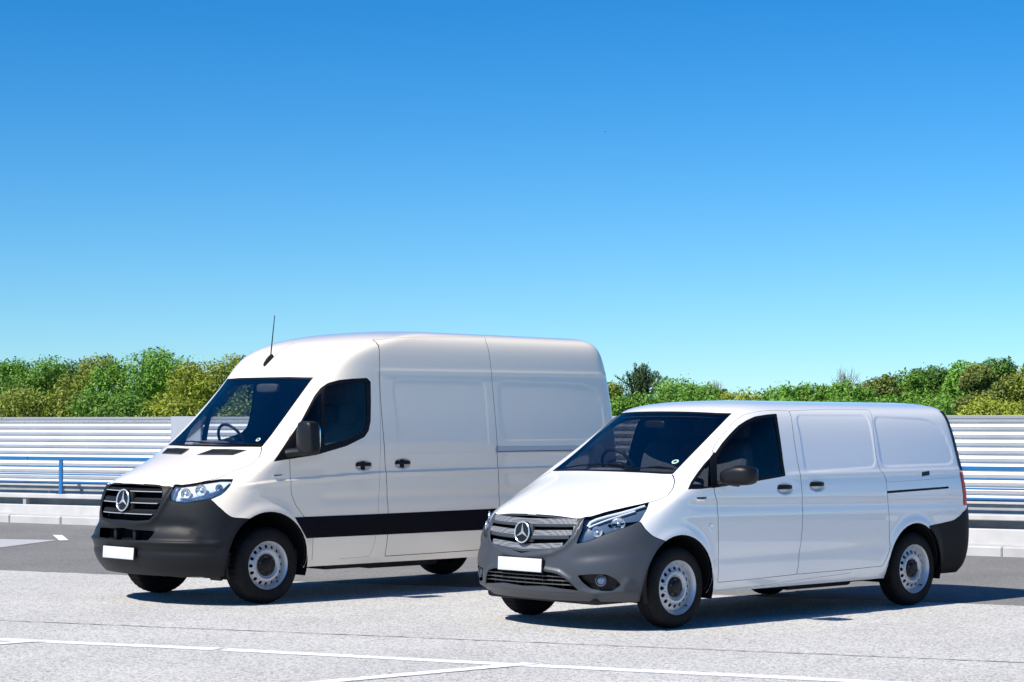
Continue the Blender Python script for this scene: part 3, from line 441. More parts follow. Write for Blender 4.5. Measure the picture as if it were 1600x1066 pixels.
  ('bonnet', 0.0042, "4.268,8.85 4.392,8.814 4.531,8.756 4.722,8.648 4.784,8.61 4.973,8.483 5.104,8.364 5.113,8.355 5.218,8.239 5.326,8.118 5.336,8.108 5.43,7.985 5.49,7.863 5.493,7.853 5.538,7.728 5.586,7.6 5.59,7.589 5.605,7.475 5.55,7.392 5.542,7.386 5.454,7.317 5.37,7.245 5.363,7.239 5.278,7.173 5.186,7.122 5.178,7.118 5.084,7.074 4.994,7.028 4.987,7.025 4.89,6.979 4.776,6.936 4.765,6.933 4.645,6.891 4.53,6.847 4.52,6.844 4.409,6.8 4.303,6.755 4.294,6.751 4.191,6.706 4.092,6.661 4.084,6.657 3.989,6.611 3.902,6.563 3.895,6.559 3.813,6.512 3.731,6.464 3.725,6.46 3.645,6.412 3.565,6.364 3.559,6.36 3.48,6.312 3.401,6.264 3.395,6.26 3.317,6.208 3.242,6.145 3.236,6.14 3.161,6.072 3.084,6.005 3.077,6 2.998,5.933 2.916,5.866 2.909,5.861 2.825,5.794 2.738,5.728 2.73,5.723 2.642,5.672 2.553,5.653 2.546,5.653 2.456,5.649 2.367,5.646 2.359,5.645 2.256,5.65 2.124,5.673 2.112,5.676 1.966,5.707 1.817,5.737 1.804,5.74 1.653,5.769 1.499,5.797 1.486,5.799 1.327,5.823 1.163,5.838 1.149,5.839 0.981,5.849 0.815,5.858 0.781,5.86 0.615,5.869 0.45,5.876 0.233,5.886"),
  ('door', 0.0025, "5.681,10.213 5.726,10.146 5.812,10.073 5.988,9.947 6.094,9.867 6.198,9.78 6.352,9.647 6.457,9.551 6.563,9.442 6.686,9.309 6.791,9.184 6.893,9.041 6.97,8.926 7.067,8.764 7.157,8.584 7.203,8.483 7.289,8.286 7.373,8.073 7.409,7.975 7.491,7.751 7.571,7.52 7.602,7.427 7.676,7.203 7.741,6.996 7.975,6.224 8.024,6.035 8.051,5.861 8.131,5.085 8.147,4.924 8.159,4.774 8.21,4.093 8.22,3.948 8.228,3.806 8.26,3.146 8.266,3.006 8.272,2.869 8.298,2.228 8.303,2.087 8.309,1.939 8.335,1.205 8.34,1.139 8.349,1.092 8.362,1.064 8.38,1.055 9.306,1.112 9.346,1.115 9.385,1.119 10.326,1.212 10.344,1.222 10.355,1.25 10.362,1.295 10.363,1.358 10.363,1.37 10.36,1.509 10.358,1.642 10.358,1.653 10.356,1.781 10.356,1.905 10.356,1.916 10.355,2.038 10.356,2.159 10.356,2.169 10.357,2.288 10.358,2.407 10.358,2.417 10.359,2.535 10.361,2.653 10.361,2.663 10.362,2.781 10.364,2.899 10.364,2.909 10.366,3.029 10.367,3.149 10.368,3.159 10.369,3.28 10.37,3.402 10.37,3.412 10.371,3.534 10.372,3.657 10.372,3.668 10.372,3.791 10.372,3.915 10.372,3.925 10.371,4.049 10.37,4.173 10.37,4.183 10.368,4.307 10.366,4.433 10.366,4.443 10.363,4.569 10.36,4.697 10.36,4.708 10.356,4.837 10.352,4.969 10.352,4.98 10.347,5.114 10.343,5.251 10.342,5.263 10.336,5.403 10.329,5.547 10.328,5.56 10.32,5.707 10.308,5.859 10.307,5.872 10.294,6.028 10.276,6.189 10.275,6.202 10.254,6.369 10.23,6.541 10.227,6.555 10.199,6.734 10.166,6.92 10.163,6.935 10.125,7.128 10.084,7.327 10.08,7.343 10.035,7.545 9.988,7.745 9.985,7.762 9.937,7.958 9.891,8.147 9.887,8.163 9.841,8.343 9.794,8.513 9.79,8.527 9.743,8.688 9.693,8.84 9.689,8.852 9.637,8.995 9.583,9.131 9.578,9.142 9.522,9.272 9.464,9.397 9.459,9.407 9.4,9.529 9.34,9.648 9.335,9.658 9.274,9.776 9.213,9.892 9.208,9.902 9.146,10.017 9.086,10.133 9.08,10.143 9.02,10.258 8.96,10.374 8.955,10.384 8.895,10.501 8.836,10.618 8.831,10.627 8.773,10.745 8.714,10.864 8.71,10.874 8.652,10.993 8.595,11.114 8.59,11.124 8.533,11.248 8.477,11.374 8.472,11.385 8.416,11.516 8.359,11.653 8.354,11.666 8.298,11.811 8.242,11.963 8.228,12.002 8.171,12.163 8.112,12.335 8.072,12.453 8.041,12.531 8.009,12.587 7.975,12.622 7.94,12.635 7.147,12.682 7.075,12.681 7.003,12.667 6.805,12.612 6.729,12.592 6.645,12.572 6.435,12.523 6.349,12.496 6.266,12.456 6.125,12.375 6.04,12.328 5.947,12.278 5.814,12.207 5.735,12.147 5.691,12.069 5.637,11.896 5.609,11.813 5.578,11.736 5.523,11.609 5.5,11.534 5.497,11.458 5.508,11.33 5.514,11.254 5.518,11.181 5.523,11.067 5.526,10.997 5.53,10.928 5.535,10.848 5.539,10.781 5.541,10.715 5.544,10.639 5.552,10.574 5.571,10.508 5.601,10.425 5.625,10.359 5.65,10.294"),
  ('sdoor', 0.0024, "8.073,12.64 8.05,12.625 8.042,12.589 8.049,12.531 8.072,12.453 8.112,12.335 8.171,12.163 8.228,12.002 8.242,11.963 8.298,11.811 8.354,11.666 8.359,11.653 8.416,11.516 8.472,11.385 8.477,11.374 8.533,11.248 8.59,11.124 8.595,11.114 8.652,10.993 8.71,10.874 8.714,10.864 8.773,10.745 8.831,10.627 8.836,10.618 8.895,10.501 8.955,10.384 8.96,10.374 9.02,10.258 9.08,10.143 9.086,10.133 9.146,10.017 9.208,9.902 9.213,9.892 9.274,9.776 9.335,9.658 9.34,9.648 9.4,9.529 9.459,9.407 9.464,9.397 9.522,9.272 9.578,9.142 9.583,9.131 9.637,8.995 9.689,8.852 9.693,8.84 9.743,8.688 9.79,8.527 9.794,8.513 9.841,8.343 9.887,8.163 9.891,8.147 9.937,7.958 9.985,7.762 9.988,7.745 10.035,7.545 10.08,7.343 10.084,7.327 10.125,7.128 10.163,6.935 10.166,6.92 10.199,6.734 10.227,6.555 10.23,6.541 10.254,6.369 10.275,6.202 10.276,6.189 10.294,6.028 10.307,5.872 10.308,5.859 10.32,5.707 10.328,5.56 10.329,5.547 10.336,5.403 10.342,5.263 10.343,5.251 10.347,5.114 10.352,4.98 10.352,4.969 10.356,4.837 10.36,4.708 10.36,4.697 10.363,4.569 10.366,4.443 10.366,4.433 10.368,4.307 10.37,4.183 10.37,4.173 10.371,4.049 10.372,3.925 10.372,3.915 10.372,3.791 10.372,3.668 10.372,3.657 10.371,3.534 10.37,3.412 10.37,3.402 10.369,3.28 10.368,3.159 10.367,3.149 10.366,3.029 10.364,2.909 10.364,2.899 10.362,2.781 10.361,2.663 10.361,2.653 10.359,2.535 10.358,2.417 10.358,2.407 10.357,2.288 10.356,2.169 10.356,2.159 10.355,2.038 10.356,1.916 10.356,1.905 10.356,1.781 10.358,1.653 10.358,1.642 10.36,1.509 10.363,1.37 10.363,1.358 10.367,1.296 10.375,1.252 10.388,1.225 10.406,1.217 11.427,1.253 11.467,1.254 11.506,1.257 11.604,1.264 11.643,1.266 11.683,1.269 11.781,1.276 11.821,1.279 11.86,1.281 11.96,1.288 12,1.291 12.039,1.294 12.14,1.301 12.18,1.303 12.219,1.306 12.321,1.312 12.361,1.315 12.4,1.318 12.504,1.324 12.544,1.327 12.583,1.329 12.688,1.336 12.706,1.345 12.721,1.37 12.732,1.411 12.74,1.468 12.826,2.374 12.835,2.505 12.836,2.642 12.816,3.737 12.814,3.878 12.812,4.024 12.796,5.192 12.792,5.351 12.784,5.531 12.704,7.038 12.688,7.237 12.661,7.452 12.628,7.679 12.591,7.882 12.547,8.045 12.43,8.391 12.408,8.461 12.389,8.529 12.373,8.594 12.36,8.657 12.359,8.667 12.337,8.788 12.315,8.903 12.313,8.912 12.291,9.022 12.269,9.128 12.267,9.137 12.245,9.238 12.222,9.337 12.22,9.345 12.198,9.442 12.176,9.536 12.174,9.544 12.152,9.637 12.131,9.729 12.129,9.737 12.109,9.828 12.088,9.919 12.087,9.926 12.067,10.017 12.048,10.107 12.047,10.115 12.029,10.205 12.011,10.296 12.01,10.303 11.993,10.394 11.977,10.485 11.976,10.493 11.961,10.585 11.946,10.677 11.945,10.684 11.931,10.777 11.918,10.871 11.917,10.879 11.905,10.973 11.893,11.068 11.892,11.076 11.881,11.173 11.87,11.272 11.869,11.28 11.859,11.381 11.85,11.485 11.849,11.494 11.84,11.602 11.831,11.716 11.83,11.725 11.822,11.847 11.814,11.978 11.813,11.989 11.804,12.134 11.793,12.297 11.793,12.311 11.78,12.484 11.763,12.658 11.75,12.781 11.737,12.858 11.719,12.912 11.695,12.945 11.664,12.955 9.864,12.927 9.799,12.924 9.736,12.916"),
  ('flap', 0.0016, "12.595,7.902 12.706,7.229 12.914,7.243 13.123,7.258 13.335,7.272 13.549,7.286 13.766,7.301 13.975,7.333 14.187,7.365 14.409,7.397 14.653,7.43 14.941,7.463 15.36,7.496 16.345,7.523"),
  ('hl', 0.0025, "2.658,5.545 2.659,5.591 2.666,5.628 2.679,5.658 2.7,5.681 2.778,5.743 2.825,5.781 2.87,5.819 2.944,5.882 2.988,5.919 3.032,5.953 3.119,6.019 3.162,6.052 3.204,6.085 3.289,6.152 3.331,6.184 3.375,6.212 3.45,6.258 3.495,6.285 3.539,6.312 3.616,6.358 3.661,6.385 3.706,6.412 3.785,6.458 3.83,6.485 3.876,6.511 3.958,6.558 4.004,6.584 4.051,6.611 4.146,6.666 4.193,6.693 4.242,6.719 4.343,6.773 4.394,6.799 4.446,6.825 4.554,6.878 4.608,6.903 4.665,6.929 4.782,6.979 4.811,6.986 4.837,6.98 4.861,6.963 4.884,6.933 4.997,6.753 5.039,6.679 5.078,6.599 5.165,6.402 5.193,6.318 5.203,6.232 5.211,5.853 5.208,5.765 5.194,5.677 5.128,5.368 5.116,5.327 5.098,5.292 5.075,5.264 5.046,5.243 4.858,5.134 4.795,5.098 4.735,5.061 4.565,4.957 4.505,4.923 4.445,4.894 4.287,4.822 4.227,4.795 4.169,4.767 4.022,4.697 3.965,4.669 3.909,4.641 3.769,4.571 3.715,4.541 3.662,4.508 3.524,4.414 3.472,4.378 3.42,4.343 3.283,4.249 3.231,4.214 3.179,4.178 3.04,4.084 2.987,4.053 2.932,4.03 2.8,3.988 2.744,3.97 2.687,3.952 2.551,3.907 2.527,3.905 2.512,3.916 2.506,3.94 2.509,3.977 2.532,4.112 2.547,4.2 2.565,4.288 2.592,4.413 2.61,4.502 2.627,4.592 2.652,4.726 2.666,4.819 2.672,4.916 2.678,5.113 2.678,5.212 2.674,5.311"),
  ('tailg', 0.004, "15.98,12.8 15.9,8.1"),
  ('sill', 0.0012, "8.323,0.136 8.494,0.163 8.666,0.19 8.839,0.216 9.013,0.243 9.188,0.269 9.364,0.296 9.539,0.361 9.714,0.425 9.89,0.488 10.068,0.549 10.246,0.609 10.426,0.666 10.604,0.707 10.784,0.747 10.965,0.786 11.147,0.824 11.33,0.862 11.514,0.9 11.699,0.935 11.886,0.97"),
  ('bumpl', 0.0022, "3.662,5.131 3.795,5.148 3.919,5.164 4.047,5.179 4.058,5.18 4.189,5.195 4.324,5.208 4.335,5.209 4.475,5.221 4.621,5.231 4.633,5.232 4.785,5.24 4.945,5.246 4.958,5.247 5.036,5.239 5.104,5.211 5.163,5.163 5.213,5.095 5.221,5.082 5.313,4.929 5.407,4.784 5.415,4.772 5.519,4.636 5.644,4.509 5.655,4.498 5.789,4.378 5.924,4.261 5.935,4.251 6.08,4.143 6.244,4.047 6.261,4.038 6.425,3.952 6.568,3.869 6.734,3.768"),
  ('bumpr', 0.0025, "13.968,3.718 14.064,3.746 14.123,3.763 14.183,3.78 14.221,3.791 14.282,3.808 14.344,3.825 14.386,3.837 14.449,3.855 14.516,3.876 14.589,3.9 14.659,3.921 14.734,3.943 14.82,3.968 14.9,4.003 14.986,4.063 14.993,4.07 15.088,4.143 15.198,4.218 15.207,4.224 15.33,4.308 15.465,4.411 15.619,4.534"),
 ]),
 'S': dict(regs=[
  ('bonnet', "0,9.821 1.338,9.821 1.512,9.823 1.709,9.829 4.071,9.915 4.167,9.917 4.243,9.917 4.301,9.913 4.341,9.907 4.346,9.906 4.381,9.892 4.429,9.867 4.487,9.829 4.557,9.78 4.57,9.771 4.724,9.658 4.882,9.54 4.895,9.53 5.022,9.409 5.082,9.286 5.085,9.276 5.113,9.151 5.142,9.023 5.144,9.013 5.15,8.952 5.14,8.9 5.114,8.857 5.072,8.822 5.063,8.817 4.965,8.755 4.872,8.693 4.865,8.687 4.771,8.621 4.672,8.546 4.663,8.539 4.563,8.459 4.468,8.378 4.46,8.372 4.379,8.28 4.319,8.169 4.314,8.159 4.265,8.034 4.216,7.903 4.212,7.892 4.149,7.774 4.06,7.69 4.052,7.684 3.95,7.616 3.851,7.547 3.842,7.541 3.744,7.472 3.647,7.403 3.639,7.397 3.543,7.328 3.446,7.26 3.438,7.255 3.339,7.195 3.238,7.149 3.229,7.146 3.125,7.109 3.021,7.072 3.012,7.069 2.907,7.033 2.801,6.997 2.792,6.994 2.685,6.959 2.576,6.925 2.567,6.922 2.458,6.894 2.352,6.877 2.344,6.876 2.238,6.864 2.131,6.852 2.122,6.851 2.005,6.855 1.869,6.891 1.857,6.895 1.715,6.934 1.583,6.949 1.572,6.949 1.442,6.951 1.308,6.952 1.296,6.952 1.157,6.954 1.013,6.956 1.001,6.956 0.85,6.959 0.694,6.966 0,7.004"),
  ('front_door', "6.024,10.429 6.122,10.341 6.247,10.234 6.417,10.091 6.553,9.96 6.686,9.8 6.812,9.632 6.937,9.447 7.05,9.24 7.133,9.07 7.232,8.854 7.316,8.641 7.342,8.567 7.413,8.36 7.472,8.158 7.49,8.09 7.54,7.895 7.581,7.705 7.594,7.642 7.629,7.458 7.66,7.282 7.678,7.171 7.706,7 7.732,6.836 7.747,6.734 7.772,6.574 7.794,6.419 7.808,6.322 7.829,6.17 7.848,6.021 7.86,5.927 7.881,5.783 7.908,5.646 7.934,5.527 7.963,5.394 7.991,5.263 8.015,5.144 8.045,5.018 8.078,4.905 8.135,4.734 8.171,4.627 8.206,4.519 8.262,4.346 8.296,4.235 8.326,4.114 8.349,4.013 8.377,3.888 8.405,3.764 8.429,3.659 8.457,3.534 8.485,3.407 8.509,3.298 8.537,3.17 8.564,3.039 8.588,2.922 8.61,2.782 8.62,2.628 8.623,2.513 8.628,2.35 8.632,2.184 8.635,2.063 8.638,1.894 8.641,1.721 8.644,1.588 8.646,1.407 8.649,1.211 8.651,1.046 8.654,0.957 8.663,0.893 8.677,0.855 8.696,0.841 8.786,0.837 8.83,0.835 8.873,0.833 8.964,0.829 9.007,0.827 9.051,0.825 9.142,0.821 9.186,0.819 9.23,0.817 9.322,0.813 9.366,0.813 9.41,0.816 9.478,0.825 9.522,0.83 9.565,0.836 9.634,0.845 9.678,0.85 9.722,0.856 9.792,0.865 9.835,0.87 9.879,0.876 9.949,0.885 9.993,0.89 10.037,0.896 10.108,0.904 10.128,0.918 10.144,0.951 10.156,1.006 10.164,1.082 10.236,2.029 10.246,2.199 10.249,2.364 10.25,2.504 10.25,2.665 10.249,2.822 10.248,2.953 10.247,3.106 10.246,3.255 10.245,3.379 10.243,3.525 10.241,3.669 10.239,3.789 10.237,3.932 10.235,4.074 10.232,4.193 10.23,4.336 10.227,4.478 10.225,4.597 10.222,4.739 10.218,4.881 10.215,5 10.211,5.143 10.206,5.286 10.202,5.405 10.197,5.549 10.19,5.693 10.184,5.814 10.176,5.961 10.166,6.11 10.158,6.235 10.147,6.386 10.134,6.541 10.123,6.672 10.11,6.832 10.095,6.997 10.083,7.137 10.066,7.308 10.048,7.485 10.031,7.636 10.009,7.819 9.981,8.007 9.955,8.167 9.921,8.359 9.881,8.555 9.845,8.72 9.799,8.917 9.748,9.111 9.704,9.273 9.65,9.458 9.596,9.625 9.55,9.759 9.495,9.91 9.442,10.044 9.398,10.149 9.346,10.27 9.294,10.381 9.252,10.472 9.201,10.577 9.152,10.678 9.111,10.762 9.063,10.859 9.016,10.955 8.976,11.035 8.93,11.129 8.886,11.222 8.848,11.301 8.804,11.393 8.761,11.484 8.724,11.561 8.681,11.652 8.638,11.743 8.601,11.82 8.558,11.91 8.514,12 8.476,12.077 8.431,12.167 8.386,12.257 8.347,12.334 8.301,12.425 8.254,12.517 8.214,12.595 8.167,12.688 8.119,12.782 8.079,12.862 8.031,12.958 7.983,13.055 7.941,13.138 7.916,13.181 7.888,13.212 7.858,13.231 7.826,13.237 7.057,13.246 6.986,13.245 6.906,13.244 6.829,13.242 6.742,13.24 6.648,13.238 6.567,13.238 6.463,13.237 6.348,13.237 6.265,13.237 6.143,13.233 6.021,13.218 5.857,13.193 5.727,13.173 5.582,13.151 5.407,13.124 5.269,13.095 5.157,13.053 5.143,13.046 5.045,12.997 4.947,12.949 4.934,12.943 4.848,12.891 4.787,12.834 4.761,12.802 4.712,12.741 4.663,12.681 4.638,12.65 4.604,12.588 4.599,12.522 4.609,12.452 4.619,12.385 4.629,12.318 4.64,12.248 4.65,12.181 4.662,12.115 4.676,12.04 4.689,11.974 4.701,11.908 4.715,11.833 4.735,11.767 4.772,11.7 4.815,11.636 4.861,11.569 4.908,11.503 4.954,11.439 5.002,11.373 5.053,11.307 5.103,11.243 5.161,11.178 5.233,11.111 5.389,10.981 5.469,10.914 5.551,10.846 5.706,10.717 5.789,10.645 5.873,10.569"),
  ('sliding_door', "5.383,15.387 5.359,15.379 5.376,15.359 5.435,15.328 5.535,15.286 6.474,14.915 6.59,14.865 6.696,14.809 6.793,14.748 6.879,14.682 7.038,14.549 7.186,14.415 7.3,14.288 7.377,14.192 7.467,14.071 7.543,13.956 7.595,13.871 7.661,13.759 7.719,13.651 7.759,13.572 7.812,13.467 7.861,13.364 7.897,13.291 7.944,13.19 7.991,13.092 8.025,13.022 8.072,12.926 8.119,12.831 8.153,12.763 8.2,12.67 8.247,12.577 8.281,12.512 8.328,12.42 8.375,12.329 8.409,12.264 8.455,12.174 8.502,12.084 8.534,12.019 8.58,11.929 8.626,11.839 8.658,11.775 8.704,11.684 8.75,11.593 8.782,11.529 8.828,11.437 8.875,11.346 8.909,11.28 8.956,11.187 9.005,11.094 9.04,11.027 9.09,10.932 9.141,10.836 9.178,10.767 9.231,10.668 9.284,10.566 9.322,10.493 9.377,10.386 9.433,10.273 9.472,10.191 9.529,10.068 9.586,9.932 9.627,9.831 9.686,9.679 9.745,9.509 9.786,9.383 9.844,9.199 9.899,9.005 9.937,8.867 9.988,8.669 10.033,8.473 10.063,8.336 10.103,8.143 10.137,7.953 10.158,7.822 10.187,7.638 10.212,7.458 10.227,7.335 10.249,7.162 10.27,6.994 10.283,6.88 10.302,6.718 10.321,6.56 10.333,6.452 10.35,6.299 10.365,6.148 10.376,6.045 10.39,5.897 10.403,5.75 10.411,5.65 10.423,5.505 10.433,5.361 10.44,5.262 10.45,5.119 10.459,4.976 10.465,4.878 10.473,4.735 10.481,4.592 10.487,4.494 10.495,4.351 10.502,4.208 10.507,4.11 10.514,3.967 10.521,3.823 10.526,3.724 10.532,3.58 10.539,3.434 10.543,3.333 10.549,3.184 10.554,3.032 10.558,2.925 10.563,2.769 10.568,2.609 10.57,2.495 10.574,2.331 10.577,2.165 10.579,2.045 10.581,1.876 10.582,1.703 10.582,1.574 10.583,1.392 10.582,1.195 10.581,1.038 10.584,0.949 10.592,0.885 10.605,0.847 10.624,0.835 11.857,0.876 11.9,0.877 11.944,0.88 12.045,0.886 12.088,0.889 12.132,0.891 12.233,0.897 12.277,0.9 12.321,0.903 12.423,0.909 12.467,0.911 12.51,0.914 12.614,0.92 12.657,0.922 12.701,0.925 12.806,0.931 12.849,0.933 12.893,0.936 12.998,0.942 13.042,0.944 13.085,0.947 13.192,0.953 13.213,0.961 13.233,0.983 13.251,1.018 13.268,1.066 13.32,1.241 13.353,1.347 13.386,1.447 13.44,1.604 13.456,1.656 13.469,1.714 13.479,1.78 13.487,1.853 13.498,1.976 13.512,2.127 13.527,2.275 13.54,2.397 13.555,2.542 13.571,2.683 13.585,2.802 13.602,2.939 13.62,3.072 13.636,3.187 13.649,3.321 13.652,3.461 13.627,5.176 13.624,5.319 13.619,5.463 13.615,5.559 13.608,5.704 13.601,5.85 13.596,5.948 13.588,6.096 13.58,6.246 13.574,6.347 13.565,6.501 13.556,6.659 13.549,6.765 13.539,6.927 13.529,7.095 13.523,7.208 13.512,7.381 13.5,7.561 13.492,7.682 13.479,7.866 13.463,8.056 13.451,8.184 13.432,8.377 13.411,8.574 13.395,8.706 13.371,8.903 13.344,9.099 13.326,9.229 13.298,9.416 13.269,9.588 13.25,9.698 13.222,9.853 13.194,9.992 13.175,10.079 13.148,10.204 13.121,10.319 13.103,10.394 13.077,10.502 13.051,10.605 13.034,10.673 13.008,10.773 12.984,10.87 12.967,10.935 12.943,11.03 12.92,11.124 12.904,11.187 12.882,11.28 12.859,11.372 12.844,11.435 12.822,11.526 12.801,11.617 12.786,11.679 12.764,11.77 12.742,11.86 12.727,11.922 12.706,12.012 12.683,12.102 12.668,12.164 12.646,12.254 12.623,12.345 12.608,12.407 12.585,12.499 12.562,12.591 12.546,12.654 12.523,12.748 12.5,12.842 12.485,12.907 12.462,13.003 12.439,13.101 12.424,13.169 12.401,13.269 12.378,13.371 12.361,13.442 12.337,13.547 12.311,13.655 12.292,13.731 12.263,13.842 12.231,13.958 12.207,14.041 12.169,14.161 12.126,14.287 12.092,14.38 12.041,14.511 11.98,14.649 11.927,14.762 11.855,14.905 11.769,15.053 11.665,15.219 11.622,15.292 11.585,15.359 11.555,15.42 11.531,15.475 11.399,15.816 11.376,15.861 11.349,15.892 11.317,15.909 11.28,15.911 11.058,15.884 10.981,15.875 10.903,15.866 10.691,15.841 10.614,15.832 10.537,15.823 10.332,15.8 10.256,15.791 10.18,15.783 9.982,15.762 9.907,15.754 9.832,15.746 9.639,15.726 9.565,15.718 9.491,15.711 9.304,15.692 9.23,15.684 9.156,15.677 8.974,15.659 8.901,15.652 8.828,15.645 8.651,15.628 8.574,15.621 8.488,15.614"),
  ('windscreen_frame', "0,9.853 1.444,9.853 1.503,9.854 1.567,9.856 3.441,9.927 3.512,9.93 3.593,9.932 3.797,9.937 3.885,9.939 3.976,9.942 4.184,9.947 4.224,9.95 4.25,9.959 4.262,9.972 4.26,9.99 4.211,10.108 4.195,10.149 4.181,10.188 4.146,10.295 4.135,10.334 4.125,10.372 4.101,10.473 4.091,10.511 4.081,10.548 4.044,10.67 4.034,10.708 4.025,10.745 4,10.864 3.992,10.901 3.986,10.939 3.97,11.057 3.966,11.095 3.962,11.133 3.951,11.253 3.947,11.292 3.945,11.33 3.94,11.451 3.938,11.49 3.937,11.529 3.935,11.651 3.934,11.69 3.934,11.729 3.933,11.851 3.932,11.89 3.932,11.93 3.93,12.052 3.93,12.092 3.929,12.131 3.926,12.254 3.925,12.294 3.925,12.334 3.923,12.482 3.922,12.522 3.922,12.564 3.923,12.713 3.924,12.754 3.928,12.796 3.933,12.845 3.938,12.887 3.943,12.929 3.95,12.978 3.947,12.997 3.932,13.01 3.905,13.018 3.866,13.021 3.537,13.023 3.45,13.023 3.367,13.024 3.04,13.026 2.962,13.027 2.889,13.028 2.07,13.048 2.003,13.05 1.94,13.05 1.06,13.05 1.001,13.05 0.944,13.05 0,13.05"),
  ('bumper', "0,6.977 0.717,6.961 0.853,6.958 0.989,6.956 1.025,6.956 1.16,6.954 1.295,6.952 1.309,6.952 1.442,6.951 1.572,6.949 1.583,6.949 1.713,6.935 1.848,6.899 1.878,6.888 2.002,6.852 2.099,6.841 2.106,6.841 2.19,6.843 2.273,6.844 2.28,6.844 2.376,6.828 2.501,6.777 2.513,6.771 2.649,6.702 2.781,6.633 2.792,6.627 2.921,6.557 3.046,6.486 3.057,6.481 3.186,6.413 3.324,6.353 3.344,6.345 3.488,6.287 3.635,6.228 3.648,6.222 3.797,6.162 3.948,6.1 3.961,6.095 4.115,6.033 4.272,5.97 4.285,5.964 4.434,5.881 4.56,5.758 4.57,5.746 4.686,5.603 4.802,5.464 4.812,5.452 4.926,5.32 5.036,5.201 5.045,5.192 5.154,5.08 5.266,4.969 5.276,4.96 5.407,4.845 5.571,4.723 5.586,4.712 5.77,4.607 5.959,4.543 6.018,4.53 6.201,4.486 6.368,4.44 6.439,4.418 6.588,4.373 6.718,4.331 6.782,4.31 6.895,4.263 6.994,4.202 7.144,4.088 7.18,4.049 7.196,4.002 7.193,3.945 7.169,3.88 6.599,2.672 6.569,2.594 6.544,2.501 6.525,2.392 6.511,2.268 6.398,0.909 6.372,0.634 6.339,0.335 6.336,0.31 6.309,0.174 6.265,0.077 6.202,0.019 6.122,0 0,0"),
  ('headlamp', "2.556,6.796 2.557,6.834 2.564,6.864 2.579,6.886 2.6,6.9 2.768,6.966 2.817,6.986 2.866,7.007 3.026,7.077 3.075,7.098 3.123,7.121 3.278,7.193 3.326,7.216 3.374,7.239 3.499,7.298 3.547,7.321 3.596,7.344 3.722,7.404 3.771,7.427 3.821,7.451 3.951,7.511 4.002,7.534 4.055,7.557 4.193,7.617 4.25,7.635 4.315,7.644 4.424,7.65 4.495,7.654 4.567,7.656 4.683,7.66 4.758,7.661 4.835,7.662 4.958,7.661 4.994,7.655 5.023,7.636 5.044,7.604 5.059,7.56 5.159,7.097 5.171,7 5.166,6.913 5.149,6.821 5.133,6.739 5.114,6.659 5.093,6.577 5.069,6.503 5.036,6.435 4.926,6.248 4.885,6.191 4.833,6.147 4.722,6.073 4.666,6.035 4.61,5.998 4.502,5.926 4.444,5.895 4.384,5.876 4.205,5.839 4.143,5.826 4.083,5.813 3.911,5.776 3.852,5.764 3.794,5.754 3.626,5.727 3.569,5.717 3.513,5.708 3.346,5.68 3.291,5.675 3.235,5.677 3.187,5.682 3.132,5.687 3.077,5.692 3.027,5.697 2.973,5.707 2.92,5.727 2.829,5.77 2.776,5.794 2.723,5.818 2.628,5.861 2.605,5.877 2.589,5.901 2.581,5.932 2.579,5.972 2.583,6.054 2.585,6.141 2.586,6.228 2.585,6.317 2.583,6.403 2.579,6.488"),
  ('grille', "0,6.909 1.04,6.854 1.13,6.85 1.22,6.847 1.419,6.843 1.508,6.841 1.598,6.838 1.766,6.833 1.855,6.818 1.942,6.777 1.949,6.772 1.989,6.74 2.024,6.699 2.054,6.648 2.078,6.588 2.118,6.469 2.153,6.335 2.172,6.195 2.175,6.15 2.184,6.005 2.189,5.86 2.19,5.824 2.185,5.681 2.163,5.544 2.144,5.46 2.112,5.325 2.078,5.19 2.055,5.102 2.012,4.975 1.954,4.865 1.933,4.831 1.869,4.729 1.803,4.627 1.776,4.586 1.742,4.541 1.706,4.507 1.667,4.486 1.626,4.476 1.427,4.456 1.342,4.447 1.256,4.438 1.021,4.414 0.934,4.408 0.845,4.408 0,4.434"),
  ('lower_grille', "0,3.854 0.623,3.766 0.677,3.76 0.729,3.757 1.003,3.754 1.055,3.753 1.106,3.752 1.346,3.746 1.396,3.745 1.446,3.743 1.661,3.736 1.711,3.734 1.761,3.732 1.957,3.723 1.978,3.717 1.989,3.701 1.992,3.675 1.986,3.639 1.942,3.462 1.919,3.383 1.89,3.31 1.793,3.099 1.776,3.068 1.757,3.046 1.736,3.033 1.712,3.028 1.52,3.023 1.471,3.022 1.422,3.02 1.21,3.014 1.16,3.012 1.109,3.01 0.87,3.001 0.818,2.999 0.765,2.996 0,2.947"),
